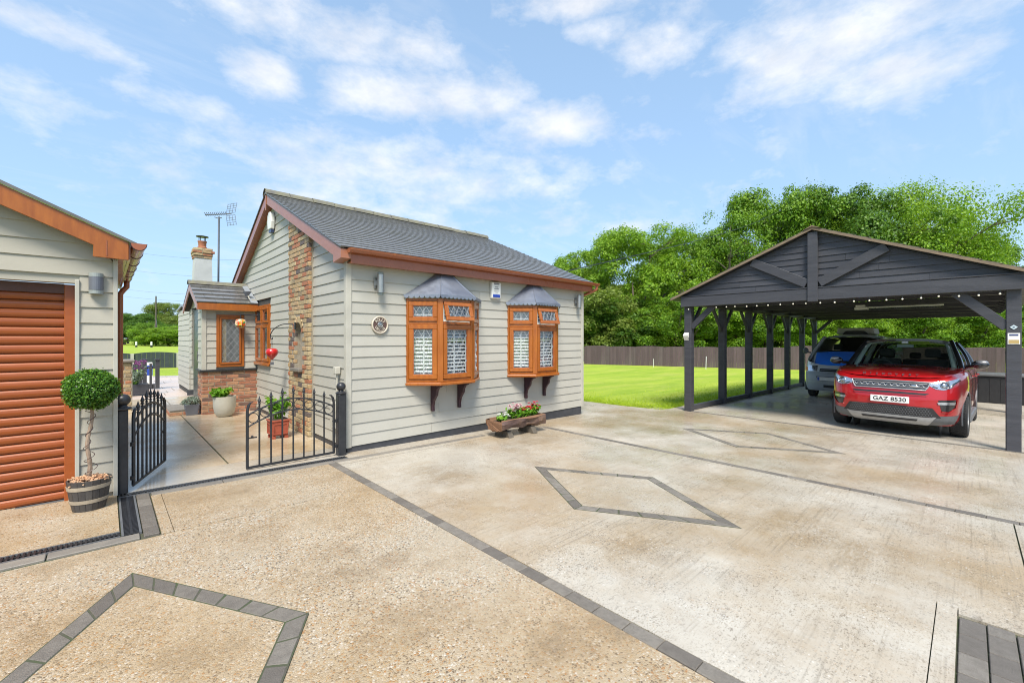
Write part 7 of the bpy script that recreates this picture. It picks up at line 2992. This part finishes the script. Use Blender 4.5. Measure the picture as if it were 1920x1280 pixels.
# wall bracket with hanging red heart balloon lantern
hk = thing('hanging_bracket', (PX - 0.01, 7.95, 1.80), 'curled black iron bracket fixed to the brick pier', 'bracket')
hx = PX - 0.02
hp = [(hx, 7.78, 1.74), (hx - 0.03, 7.95, 1.775), (hx - 0.10, 8.18, 1.765), (hx - 0.17, 8.36, 1.69), (hx - 0.20, 8.44, 1.60), (hx - 0.20, 8.44, 1.54), (hx - 0.19, 8.41, 1.51), (hx - 0.185, 8.385, 1.525), (hx - 0.187, 8.39, 1.545)]
mb = MB()
mb.tube([tuple(p) for p in catmull(hp, 40)], 0.008, 8)
mb.build('arm', M_IRON, hk, smooth=True)
mb = MB()
mb.box(hx - 0.006, 7.76, 1.68, hx + 0.012, 7.80, 1.80)
mb.build('wall_plate', M_IRON, hk)
bl_ = thing('balloon_ornament', (hx - 0.19, 8.40, 1.05), 'red heart shaped balloon lantern hanging from the iron bracket', 'ornament')
bx, by = hx - 0.19, 8.40
mb = MB()
for s in (-1, 1):
    mb.tube([(bx, by, 1.51), (bx + s * 0.03, by + s * 0.05, 1.34)], 0.0025, 4)
mb.build('cord', M_IRON, bl_)
mb = MB()
prof = [(0.012, 1.155), (0.035, 1.18), (0.075, 1.225), (0.098, 1.265), (0.10, 1.30), (0.085, 1.335), (0.055, 1.352), (0.02, 1.345), (0.001, 1.338)]
mb.lathe(prof, (bx, by, 0), 20, caps=False)
mb.build('balloon', paint('red_lacquer', (0.55, 0.012, 0.012)), bl_, smooth=True)
mb = MB()
for s, q in ((1, 1), (1, -1), (-1, 1), (-1, -1)):
    mb.tube([(bx + s * 0.012, by + q * 0.012, 1.16), (bx + s * 0.018, by + q * 0.018, 1.11)], 0.002, 4)
mb.box(bx - 0.024, by - 0.024, 1.065, bx + 0.024, by + 0.024, 1.112)
mb.build('basket', M_GREYM, bl_)

# stained glass lantern at the porch
ln = thing('lantern', (HX0 - 0.35, 10.35, 1.75), 'stained glass lantern hung from a black bracket beside the porch window', 'lantern')
mb = MB()
lx, ly = HX0 - 0.36, 10.50
mb.tube([(HX0 - 0.03, ly, 2.02), (lx, ly, 2.03)], 0.014, 8)
mb.box(HX0 - 0.045, ly - 0.04, 1.90, HX0 - 0.022, ly + 0.04, 2.08)
mb.tube([(lx, ly, 2.03), (lx, ly, 1.93)], 0.01, 6)
mb.build('bracket', M_IRON, ln)
mb = MB()
mb.lathe([(0.02, 1.93), (0.08, 1.915), (0.10, 1.86), (0.095, 1.80), (0.06, 1.76), (0.02, 1.745)], (lx, ly, 0), 8)
M_STG = bpy.data.materials.new('stained_glass')
M_STG.use_nodes = True
nb = NB(M_STG.node_tree)
vv = nb.n('ShaderNodeTexVoronoi')
t_ = nb.n('ShaderNodeTexCoord')
nb.link(t_.outputs['Object'], vv.inputs['Vector'])
vv.inputs['Scale'].default_value = 22
cs_ = nb.n('ShaderNodeSeparateColor')
nb.link(vv.outputs['Color'], cs_.inputs[0])
cc_ = nb.ramp(cs_.outputs[0], [(0, (0.75, 0.10, 0.03)), (0.3, (0.8, 0.45, 0.05)), (0.5, (0.75, 0.7, 0.55)), (0.7, (0.10, 0.30, 0.08)), (0.85, (0.7, 0.25, 0.05))], 'CONSTANT')
nb.link(cc_, M_STG.node_tree.nodes['Principled BSDF'].inputs['Base Color'])
M_STG.node_tree.nodes['Principled BSDF'].inputs['Roughness'].default_value = 0.2
mb.build('glass_shade', M_STG, ln)
mb = MB()
for k in range(8):
    a = 2 * pi * k / 8
    mb.tube([(lx + r * cos(a), ly + r * sin(a), z) for r, z in ((0.02, 1.932), (0.082, 1.917), (0.102, 1.86), (0.097, 1.80), (0.062, 1.76), (0.022, 1.743))], 0.004, 4)
mb.build('glazing_bars', M_CREAM, ln)
# floodlight on the porch roof
fl = thing('floodlight', (HX0 - 0.10, 10.95, 2.35), 'small grey floodlight and sensor above the porch roof', 'lamp')
mb = MB()
mb.tube([(HX0 - 0.03, 10.75, 2.36), (HX0 - 0.14, 10.75, 2.37), (HX0 - 0.17, 10.78, 2.46)], 0.015, 8)
mb.box(HX0 - 0.12, 10.66, 2.335, HX0 - 0.026, 10.82, 2.375)
mb.build('arm', M_TRIM, fl)
mb = MB()
mb.lathe([(0.03, 2.44), (0.05, 2.49), (0.078, 2.53), (0.08, 2.545), (0.05, 2.55)], (HX0 - 0.18, 10.80, 0), 16)
mb.build('lamp_head', M_GREYM, fl, smooth=True)

# television aerial on its mast behind the porch
ax_, ay_ = 2.52, 15.8
tv = thing('television_aerial', (ax_, ay_, 2.6), 'television aerial with mesh reflector on a tall mast beside the chimney', 'aerial')
mb = MB()
mb.tube([(ax_, ay_, 2.6), (ax_ + 0.02, ay_, 5.25)], 0.027, 8)
mb.build('mast', M_GREYM, tv, smooth=True)
mb = MB()
rt = Vector((sin(HEAD), -cos(HEAD), 0))
fw = Vector((cos(HEAD), sin(HEAD), 0))
bo = Vector((ax_, ay_, 5.30))
d = (rt * 0.92 + fw * 0.25).normalized()
u_ = Vector((0.0, 0.0, 1.0))
mb.tube([bo - d * 0.35 - u_ * 0.02, bo + d * 0.36 + u_ * 0.06], 0.014, 6)
sd = d.cross(u_).normalized()
for k in range(12):
    c = bo - d * (0.34 - k * 0.05) + u_ * (k * 0.006)
    mb.bar(c - sd * 0.08 - u_ * 0.03, c + sd * 0.08 + u_ * 0.03, 0.012, 0.012)
mb.tube([bo - u_ * 0.07 - d * 0.1, bo - u_ * 0.10, bo - u_ * 0.07 + d * 0.1], 0.012, 6)
mb.build('boom', M_DGREY, tv)
mb = MB()
rc = bo + d * 0.33 + u_ * 0.05
for sg_, vec in ((1, (u_ * 0.95 + d * 0.16)), (-1, (-u_ * 0.95 + d * 0.12))):
    for k in range(5):
        a = rc + vec * (0.04 + 0.075 * k)
        mb.tube([a - sd * 0.12 - d * 0.16, a + sd * 0.12 + d * 0.16], 0.006, 4)
    for q in (-1, -0.33, 0.33, 1):
        o_ = (sd * 0.12 + d * 0.16) * q
        mb.tube([rc + vec * 0.03 + o_, rc + vec * 0.36 + o_], 0.006, 4)
mb.build('reflector', M_DGREY, tv)


# ================================================================== BOUNDARIES AND BACKGROUND
def ray_at(u, v, t):
    r = (u - 960) / 808
    return Vector(((r * sin(HEAD) + cos(HEAD)) * t, (-r * cos(HEAD) + sin(HEAD)) * t, CAMH - (v - 633) / 808 * t))


M_FENCE = pm('purple_brown_fence', (0.080, 0.058, 0.060), (0.105, 0.070, 0.075), 3, 0.8, 0.95, bump=0.4, bscale=30, stretch=(3, 3, 0.5), rnd=0.16, dirt=(0.14, 0.125, 0.115), dirt_amt=0.4, dirt_scale=0.8)
M_FENCED = pm('dark_slate_fence', (0.030, 0.042, 0.045), (0.045, 0.058, 0.062), 3, 0.7, 0.85, rnd=0.12)
M_CPOST = pm('concrete_post', (0.45, 0.43, 0.38), (0.36, 0.35, 0.31), 6, 0.85, 0.95)


def fence_panel(p0, p1, z0, h, label, group, mat, arch=0.07, boards=12, post=None, postmat=None, ph=None):
    p0, p1 = Vector((p0[0], p0[1], 0)), Vector((p1[0], p1[1], 0))
    d = (p1 - p0)
    L = d.length
    d.normalize()
    n = Vector((d.y, -d.x, 0))
    c = (p0 + p1) / 2
    t = thing('fence_panel', (c.x, c.y, z0), label, 'fence', group)
    for k in range(boards):
        a, b = L * k / boards + 0.002, L * (k + 1) / boards - 0.002
        off = n * (0.006 if k % 2 else -0.006)
        q0, q1 = p0 + d * a + off, p0 + d * b + off
        h0 = h + arch * sin(pi * (a / L)) ** 0.8
        h1 = h + arch * sin(pi * min(1, b / L)) ** 0.8 if b < L - 0.01 else h
        mb = MB()
        mb.prism([(q0.x, q0.y, z0), (q1.x, q1.y, z0), (q1.x, q1.y, z0 + h1), (q0.x, q0.y, z0 + h0)], n * 0.014)
        mb.build('board', mat, t)
    mb = MB()
    q = [(p0 + d * (L * s) - n * 0.012) for s in np.linspace(0, 1, 13)]
    mb.tube([(v.x, v.y, z0 + h + 0.006 + arch * sin(pi * s) ** 0.8) for v, s in zip(q, np.linspace(0, 1, 13))], 0.018, 6)
    mb.build('capping', mat, t)
    if post:
        mb = MB()
        mb.box(p0.x - post / 2, p0.y - post / 2, z0 - 0.05, p0.x + post / 2, p0.y + post / 2, z0 + (ph or h))
        mb.build('post', postmat, t)


# long fence beyond the lawn, from behind the bungalow to behind the carport
A, B, C_ = Vector((24.2, 25.0)), Vector((30.9, 7.6)), Vector((33.4, -3.6))
names = ['fence panel with pale weathering in the dark fence', 'wavy topped purple brown fence panel beyond the lawn']
cnt = 0


def run(a, b, n, z, h, lab, k0=0):
    global cnt
    for k in range(k0, n):
        p, q = a + (b - a) * (k / n), a + (b - a) * ((k + 1) / n)
        fence_panel(p, q, z, h + random.uniform(-.02, .02), lab(k), 'purple brown fence panels beyond the lawn', M_FENCE, 0.05, 12, 0.09, M_FENCE, h + 0.02)
        cnt += 1


FZ = zg(22) - 0.02
ORD = ['first', 'second', 'third', 'fourth', 'fifth', 'sixth', 'seventh', 'eighth']
run(A, B, 10, FZ, 1.30, lambda k: ORD[k - 3] + ' purple brown board fence panel beyond the lawn, counting from the bungalow', 3)
run(B, C_, 6, FZ, 1.42, lambda k: 'grey brown board fence panel ' + ['behind the rear carport posts', 'behind the camper van', 'behind the left half of the red car', 'behind the right half of the red car', 'beside the right carport post', 'past the right carport post'][k])

fence_panel((33.2, -5.3), (9.0, -5.3), FZ, 1.75, 'unseen long brown board fence along the right hand side of the carport', 'purple brown fence panels beyond the lawn', M_FENCE, 0.0, 40)  # out of view, added for its reflection in the red car's flank

# low dark fence at the end of the back garden
yL = 29.4
for k, x in enumerate((-1.2, 0.65, 2.5)):
    fence_panel((x + 0.35, yL - 0.06 * k), (x + 2.2, yL - 0.06 * (k + 1)), zg(2) - 0.02, 0.74, 'dark bow topped fence panel across the back garden, ' + ('beside the garage downpipe', 'whole, between two pale posts', 'cut off by the bungalow')[k], 'dark fence panels at the end of the back garden', M_FENCED, 0.09, 10, 0.13, M_CPOST, 0.78)

# brick pillar by the garage, dark picket gate, flower trough beyond it
bp_ = thing('brick_pillar', (0.33, 12.3, 0), 'weathered brick wall end beside the garage downpipe', 'wall')
mb = MB()
mb.box(0.08, 12.2, -0.1, 0.42, 12.55, 1.02)
bpc = mb.build('wall_core', M_MORTAR, bp_)
brick_wall(bpc, (0.08, 12.198), (0.42, 12.198), -0.04, 1.0, BM, (0, -1))
mb = MB()
mb.box(0.04, 12.14, 1.021, 0.46, 12.6, 1.075)
mb.build('coping', M_EDGE, bpc, bevel=0.01)
pg_ = thing('picket_gate', (0.88, 17.0, 0), 'dark timber picket gate standing across the back path', 'gate')
mb = MB()
for x in (0.86, 1.16):
    mb.box(x - 0.05, 16.96, 0, x + 0.05, 17.06, 0.86)
    mb.box(x - 0.075, 16.935, 0.861, x + 0.075, 17.085, 0.90)
mb.build('post', M_BLACKW, pg_)
mb = MB()
mb.box(0.45, 17.0, 0.02, 0.80, 17.03, 0.30)
mb.box(0.45, 16.99, 0.60, 1.1, 17.03, 0.66)
mb.box(0.92, 16.99, 0.0, 1.1, 17.03, 0.14)
mb.build('rail', M_BLACKW, pg_)
for x in (0.62, 0.74, 1.0):
    mb = MB()
    mb.box(x - 0.03, 16.965, 0.02, x + 0.03, 16.988, 0.76)
    mb.build('picket', M_BLACKW, pg_)
wt_ = thing('wooden_trough', (0.58, 15.3, 0), 'dark wooden trough of flowers beside the brick wall end', 'trough')
mb = MB()
mb.box(0.32, 15.2, 0.02, 0.86, 15.5, 0.30)
mb.build('box', M_BLACKW, wt_, bevel=0.01)
fl2 = thing('flowers', (0.58, 15.34, 0.30), 'purple and pink flowering bush in the dark wooden trough', 'flowers')
herb(fl2, (0, 0, 0), 700, 0.30, 0.45, 0.06, M_GREYL, stems=26)
blossoms(fl2, (-0.02, -0.05, 0), 46, (0.27, 0.18), 0.36, 0.62, 0.045, pm('purple_petal', (0.42, 0.10, 0.42), (0.55, 0.20, 0.45), 8, 0.6))
bb = thing('blue_crate', (1.06, 18.6, 0), 'blue and white box standing beyond the picket gate', 'box')
mb = MB()
mb.box(1.0, 18.6, -0.01, 1.14, 18.8, 0.72)
mb.build('casing', M_WHITE, bb)
mb = MB()
mb.box(0.995, 18.595, 0.30, 1.145, 18.60, 0.62)
mb.build('blue_panel', M_EUBLUE, bb)

# black storage box behind the car
bx_ = thing('storage_box', (19.0, -0.62, zg(19)), 'black lidded storage box against the fence behind the red car', 'box')
mb = MB()
mb.box(18.6, -1.25, zg(19) - 0.02, 19.4, -0.12, zg(19) + 0.78)
mb.build('body', M_BLKP, bx_, bevel=0.02)
mb = MB()
mb.box(18.55, -1.30, zg(19) + 0.781, 19.45, -0.08, zg(19) + 0.86)
mb.build('lid', M_DGREY, bx_, bevel=0.02)
mb = MB()
for k in range(5):
    mb.box(18.592, -1.2 + k * 0.21, zg(19) + 0.05, 18.599, -1.05 + k * 0.21, zg(19) + 0.72)
mb.build('ribs', M_BLKP, bx_)
pp_ = thing('pale_post', (27.2, 15.4, FZ), 'thin white marker post against the fence beyond the carport', 'post')
mb = MB()
mb.tube([(26.9, 14.6, FZ), (26.92, 14.6, FZ + 0.55)], 0.014, 6)
mb.build('shaft', M_WHITE, pp_)
pp2 = thing('pale_post', (26.0, 10.0, FZ), 'short white post standing in the lawn between carport posts', 'post')
mb = MB()
mb.tube([(27.5, 11.35, FZ), (27.6, 11.37, FZ + 0.80)], 0.018, 6)
mb.build('shaft', M_WHITE, pp2)
for (ub_, lb) in ((255.5, 'small white and black bollard on the left of the far field'), (284.0, 'small white and black bollard on the right of the far field')):
    x, y = ray_at(ub_, 633, 75).x, ray_at(ub_, 633, 75).y
    t = thing('bollard', (x, y, -0.15), lb, 'bollard')
    mb = MB()
    mb.lathe([(0.16, -0.3), (0.16, 0.2), (0.14, 0.25)], (x, y, 0.0), 10)
    mb.build('base', M_BLKP, t)
    mb = MB()
    mb.lathe([(0.14, 0.251), (0.14, 0.78), (0.08, 0.85)], (x, y, 0.0), 10)
    mb.build('top', M_WHITE, t)
# telegraph pole and wires
tp = thing('telegraph_pole', (12.0, 110.0, -0.3), 'thin dark telegraph pole with stays standing before the far trees', 'pole')


b0 = ray_at(292, 634, 90)
t0 = ray_at(292.5, 555, 90)
mb = MB()
mb.tube([(b0.x, b0.y, -0.5), tuple(t0)], [0.17, 0.12], 8)
mb.build('shaft', M_BARKD, tp)
mb = MB()
m0 = ray_at(292.3, 590, 90)
for u in (287, 298):
    e_ = ray_at(u, 634, 90)
    mb.tube([tuple(m0), (e_.x, e_.y, -0.4)], 0.05, 5)
mb.build('stay', M_GREYM, tp)
for (va, vb, lb) in ((463, 488, 'topmost faint power line crossing the sky behind the chimney'), (498, 520, 'second faint power line from the top behind the chimney'), (538, 550, 'third faint power line from the top behind the chimney'), (552, 562, 'lowest faint power line crossing behind the chimney')):
    a, b = ray_at(150, va - 8, 95), ray_at(520, vb, 80)
    t = thing('power_line', tuple((a + b) / 2), lb, 'cable', 'power lines behind the chimney')
    mb = MB()
    mb.tube([tuple(a + (b - a) * s + Vector((0, 0, -1.2 * sin(pi * s)))) for s in np.linspace(0, 1, 14)], 0.022, 4)
    mb.build('wire', M_GREYM, t)
a, b = Vector((7.9, 6.6, 3.10)), ray_at(1480, 385, 44)
t = thing('telephone_wire', tuple(a), 'dark telephone wire running from the bungalow roof into the trees', 'cable')
mb = MB()
mb.tube([tuple(a + (b - a) * s + Vector((0, 0, -0.5 * sin(pi * s)))) for s in np.linspace(0, 1, 16)], 0.014, 4)
mb.build('wire', M_BLKP, t)

# ================================================================== TREES
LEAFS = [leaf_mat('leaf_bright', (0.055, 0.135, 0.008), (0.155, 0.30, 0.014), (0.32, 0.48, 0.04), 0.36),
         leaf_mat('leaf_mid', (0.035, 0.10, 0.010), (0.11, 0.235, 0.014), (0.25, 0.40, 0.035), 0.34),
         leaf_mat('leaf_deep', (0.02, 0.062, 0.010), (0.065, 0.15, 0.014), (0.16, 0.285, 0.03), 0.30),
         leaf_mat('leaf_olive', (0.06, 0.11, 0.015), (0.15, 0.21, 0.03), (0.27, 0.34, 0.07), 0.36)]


def tree_mesh(seed, H, W, trunk_h, n_leaf, leaf, clumps, open_=0.0, low=0.22):
    """returns (wood mesh, crown mesh) in local coordinates; H total height, W crown width"""
    rs = np.random.default_rng(seed)
    rnd = random.Random(seed)
    mb = MB()
    base = Vector((0, 0, -0.15))
    fork = Vector((rnd.uniform(-.2, .2), rnd.uniform(-.2, .2), trunk_h))
    r0 = 0.022 * H + 0.04
    mb.tube([base, (base + fork) / 2 + Vector((rnd.uniform(-.1, .1), rnd.uniform(-.1, .1), 0)), fork], [r0 * 1.3, r0, r0 * 0.8], 8)
    tips = []
    nl = 6
    for i in range(nl):
        a = 2 * pi * i / nl + rnd.uniform(-.3, .3)
        reach = W / 2 * rnd.uniform(0.45, 0.85)
        top = H * rnd.uniform(0.62, 0.97) if i % 2 == 0 else H * rnd.uniform(0.45, 0.75)
        e = Vector((cos(a) * reach, sin(a) * reach, top))
        m = fork + (e - fork) * 0.5 + Vector((cos(a), sin(a), 0.2)) * reach * 0.18
        pts = catmull([fork, m, e], 7)
        mb.tube(pts, [r0 * 0.6 * (1 - 0.85 * k / 6) + 0.01 for k in range(7)], 6)
        tips.append(e)
        for j in range(5):
            s = pts[rnd.randint(2, 5)]
            aa = a + rnd.uniform(-1.5, 1.5)
            ln_ = W * rnd.uniform(0.14, 0.30)
            q = s + Vector((cos(aa) * ln_, sin(aa) * ln_, rnd.uniform(-0.05, 0.35) * ln_ * 1.6))
            mid = (s + q) / 2 + Vector((0, 0, ln_ * 0.12))
            mb.tube([s, mid, q], [r0 * 0.22, r0 * 0.15, r0 * 0.05], 5)
            tips.append(q)
            for w_ in range(2):
                ab = aa + rnd.uniform(-1.2, 1.2)
                l2 = ln_ * rnd.uniform(0.4, 0.8)
                q2 = mid + Vector((cos(ab) * l2, sin(ab) * l2, rnd.uniform(0, 0.6) * l2))
                mb.tube([mid, q2], [r0 * 0.10, r0 * 0.03], 4)
                tips.append(q2)
    # extra clumps over a lobed envelope
    cl = list(tips)
    for k in range(clumps):
        a = rnd.uniform(0, 2 * pi)
        zf = rnd.uniform(0, 1) ** 0.85
        rad = W / 2 * (0.35 + 0.65 * sin(pi * (0.18 + 0.72 * zf))) * rnd.uniform(0.55, 1.0)
        cl.append(Vector((cos(a) * rad, sin(a) * rad, H * (low + (0.97 - low) * zf))))
    cl = np.array([tuple(c) for c in cl])
    size = W * (0.032 + 0.085 * rs.random(len(cl)) ** 1.5)
    per = np.maximum(8, (size ** 2 / (size ** 2).sum() * n_leaf)).astype(int)
    P, N = [], []
    for c, s, n in zip(cl, size, per):
        d = rs.normal(0, 1, (n, 3))
        d /= np.linalg.norm(d, axis=1, keepdims=True)
        d[:, 2] = np.where(d[:, 2] < -0.55, -d[:, 2], d[:, 2])
        rr = 0.35 + 0.65 * rs.random((n, 1)) ** 0.6
        if open_:
            rr = rr * (1 + open_ * rs.random((n, 1)))
        rr = rr * np.where(rs.random((n, 1)) < 0.16, 1.0 + 0.5 * rs.random((n, 1)), 1.0)
        d2 = d * np.array([1.1, 1.1, 0.86])
        P.append(c + d2 * rr * s)
        N.append(d * 0.9 + np.array([0, 0, 0.35]))
    P, N = np.concatenate(P), np.concatenate(N)
    k = P[:, 2] > 0.05
    return mb.mesh('trunk', smooth=True), leaf_cloud(P[k], N[k], leaf, 'crown', 0.62, 0.42)


TM = {}


def get_tree(key):
    if key in TM:
        return TM[key]
    spec = {'oak': (11, 10.0, 9.5, 2.2, 80000, 0.155, 130, 0.12, 0.2), 'ash': (23, 10.0, 8.0, 2.6, 40000, 0.15, 70, 0.35, 0.25), 'lime': (37, 10.0, 8.0, 1.6, 72000, 0.155, 140, 0.15, 0.12),
            'thin': (41, 10.0, 6.5, 2.4, 18000, 0.12, 26, 0.6, 0.3), 'bush': (53, 5.0, 6.0, 0.6, 52000, 0.115, 120, 0.12, 0.05), 'spread': (67, 10.0, 13.0, 2.6, 92000, 0.15, 150, 0.25, 0.3)}[key]
    wood, crown = tree_mesh(*spec)
    wood.materials.append(M_BARKD)
    TM[key] = (wood, crown, spec[1])
    return TM[key]


CROWNS = {}


def plant_tree(key, u, vtop, t, mat, label, group, wscale=1.0, name='tree', zb=None, rz=None):
    wood, crown, H0 = get_tree(key)
    p = ray_at(u, 633, t)
    zb = FZ if zb is None else zb
    ztop_ = CAMH - (vtop - 633) / 808 * t
    s = (ztop_ - zb) / H0
    o = thing(name, (p.x, p.y, zb), label, 'tree' if name == 'tree' else 'bush', group, rz if rz is not None else random.uniform(0, 6.28))
    o.scale = (s * wscale, s * wscale, s)
    a = bpy.data.objects.new('trunk', wood)
    COL.objects.link(a)
    a.parent = o
    if not crown.materials:
        crown.materials.append(mat)
    b = bpy.data.objects.new('crown', crown)
    COL.objects.link(b)
    b.material_slots[0].link = 'OBJECT'
    b.material_slots[0].material = mat
    b.parent = o
    return o


B0, B1, B2, B3 = LEAFS
G = 'trees beyond the right hand fence'
plant_tree('lime', 1085, 472, 44, B0, 'pale bright green tree closest to the bungalow end', G, 0.75)
plant_tree('oak', 1195, 436, 41, B0, 'broad bright green tree right of the bungalow, where the telephone wire crosses', G, 0.95)
plant_tree('ash', 1285, 438, 46, B1, 'loose leaved tree between the bungalow side trees and the tall group', G, 0.9)
plant_tree('thin', 1345, 398, 42, B1, 'thin airy tree with bare branches showing left of the carport peak', G, 1.0)
plant_tree('oak', 1440, 372, 45, B1, 'tall mid green tree just left of the carport peak', G, 0.8)
plant_tree('oak', 1560, 362, 44, B2, 'tall tree directly behind the carport peak', G, 0.85)
plant_tree('spread', 1668, 388, 45, B0, 'tallest wide spreading tree behind the right slope of the carport', G, 0.82)
plant_tree('ash', 1785, 440, 48, B1, 'tree with bare twigs at its top right of the tallest tree', G, 0.8)
plant_tree('oak', 1900, 505, 42, B2, 'lower dark green tree at the right edge above the carport eave', G, 0.9)
plant_tree('lime', 1990, 520, 44, B1, 'tree standing just past the right edge behind the carport', G, 0.9)
GB = 'bushes along the far fence'
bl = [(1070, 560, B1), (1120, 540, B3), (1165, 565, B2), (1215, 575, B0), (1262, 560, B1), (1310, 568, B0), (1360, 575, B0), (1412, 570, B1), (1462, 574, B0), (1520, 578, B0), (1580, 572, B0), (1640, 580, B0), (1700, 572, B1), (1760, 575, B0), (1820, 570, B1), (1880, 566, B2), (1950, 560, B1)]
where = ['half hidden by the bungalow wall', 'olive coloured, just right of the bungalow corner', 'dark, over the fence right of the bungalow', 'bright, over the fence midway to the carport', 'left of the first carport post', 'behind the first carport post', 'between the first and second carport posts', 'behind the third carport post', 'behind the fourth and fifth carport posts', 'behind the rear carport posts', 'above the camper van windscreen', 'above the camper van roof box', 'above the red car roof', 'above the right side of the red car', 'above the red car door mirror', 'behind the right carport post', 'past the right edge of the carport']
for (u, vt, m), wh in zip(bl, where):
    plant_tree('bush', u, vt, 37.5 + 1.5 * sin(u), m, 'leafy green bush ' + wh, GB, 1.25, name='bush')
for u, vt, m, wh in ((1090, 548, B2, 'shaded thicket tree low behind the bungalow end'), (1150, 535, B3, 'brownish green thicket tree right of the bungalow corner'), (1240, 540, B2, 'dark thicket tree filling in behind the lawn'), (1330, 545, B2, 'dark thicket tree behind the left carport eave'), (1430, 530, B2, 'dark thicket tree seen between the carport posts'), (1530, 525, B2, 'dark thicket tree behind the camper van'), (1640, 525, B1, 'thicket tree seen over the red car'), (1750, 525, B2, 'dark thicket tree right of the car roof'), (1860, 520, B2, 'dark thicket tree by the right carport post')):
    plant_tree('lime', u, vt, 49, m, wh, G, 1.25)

GL = 'far trees across the field'
fz = -0.15
plant_tree('oak', 262, 588, 105, B2, 'rounded dark tree at the left of the far field', GL, 1.35, zb=fz)
plant_tree('oak', 316, 569, 140, B3, 'largest hazy tree behind the telegraph pole', GL, 1.1, zb=fz)
plant_tree('oak', 240, 590, 120, B2, 'dark tree half hidden by the garage downpipe', GL, 1.2, zb=fz)
plant_tree('lime', 285, 586, 150, B2, 'dull green tree filling the gap left of the pole', GL, 1.3, zb=fz)
plant_tree('lime', 340, 592, 125, B3, 'olive tree beside the rear wing of the bungalow', GL, 1.5, zb=fz)
plant_tree('bush', 272, 606, 92, B1, 'low pale bush just left of the pole foot', GL, 1.0, name='bush', zb=fz)
plant_tree('bush', 318, 614, 90, B0, 'low bright bush just right of the pole foot', GL, 2.4, name='bush', zb=fz)
plant_tree('bush', 352, 612, 90, B0, 'low bright bush by the rear wing wall', GL, 2.0, name='bush', zb=fz)
plant_tree('bush', 235, 606, 100, B2, 'low dark bush beside the garage downpipe', GL, 2.2, name='bush', zb=fz)
plant_tree('lime', 180, 585, 130, B2, 'tree hidden behind the garage at the far field', GL, 1.5, zb=fz)
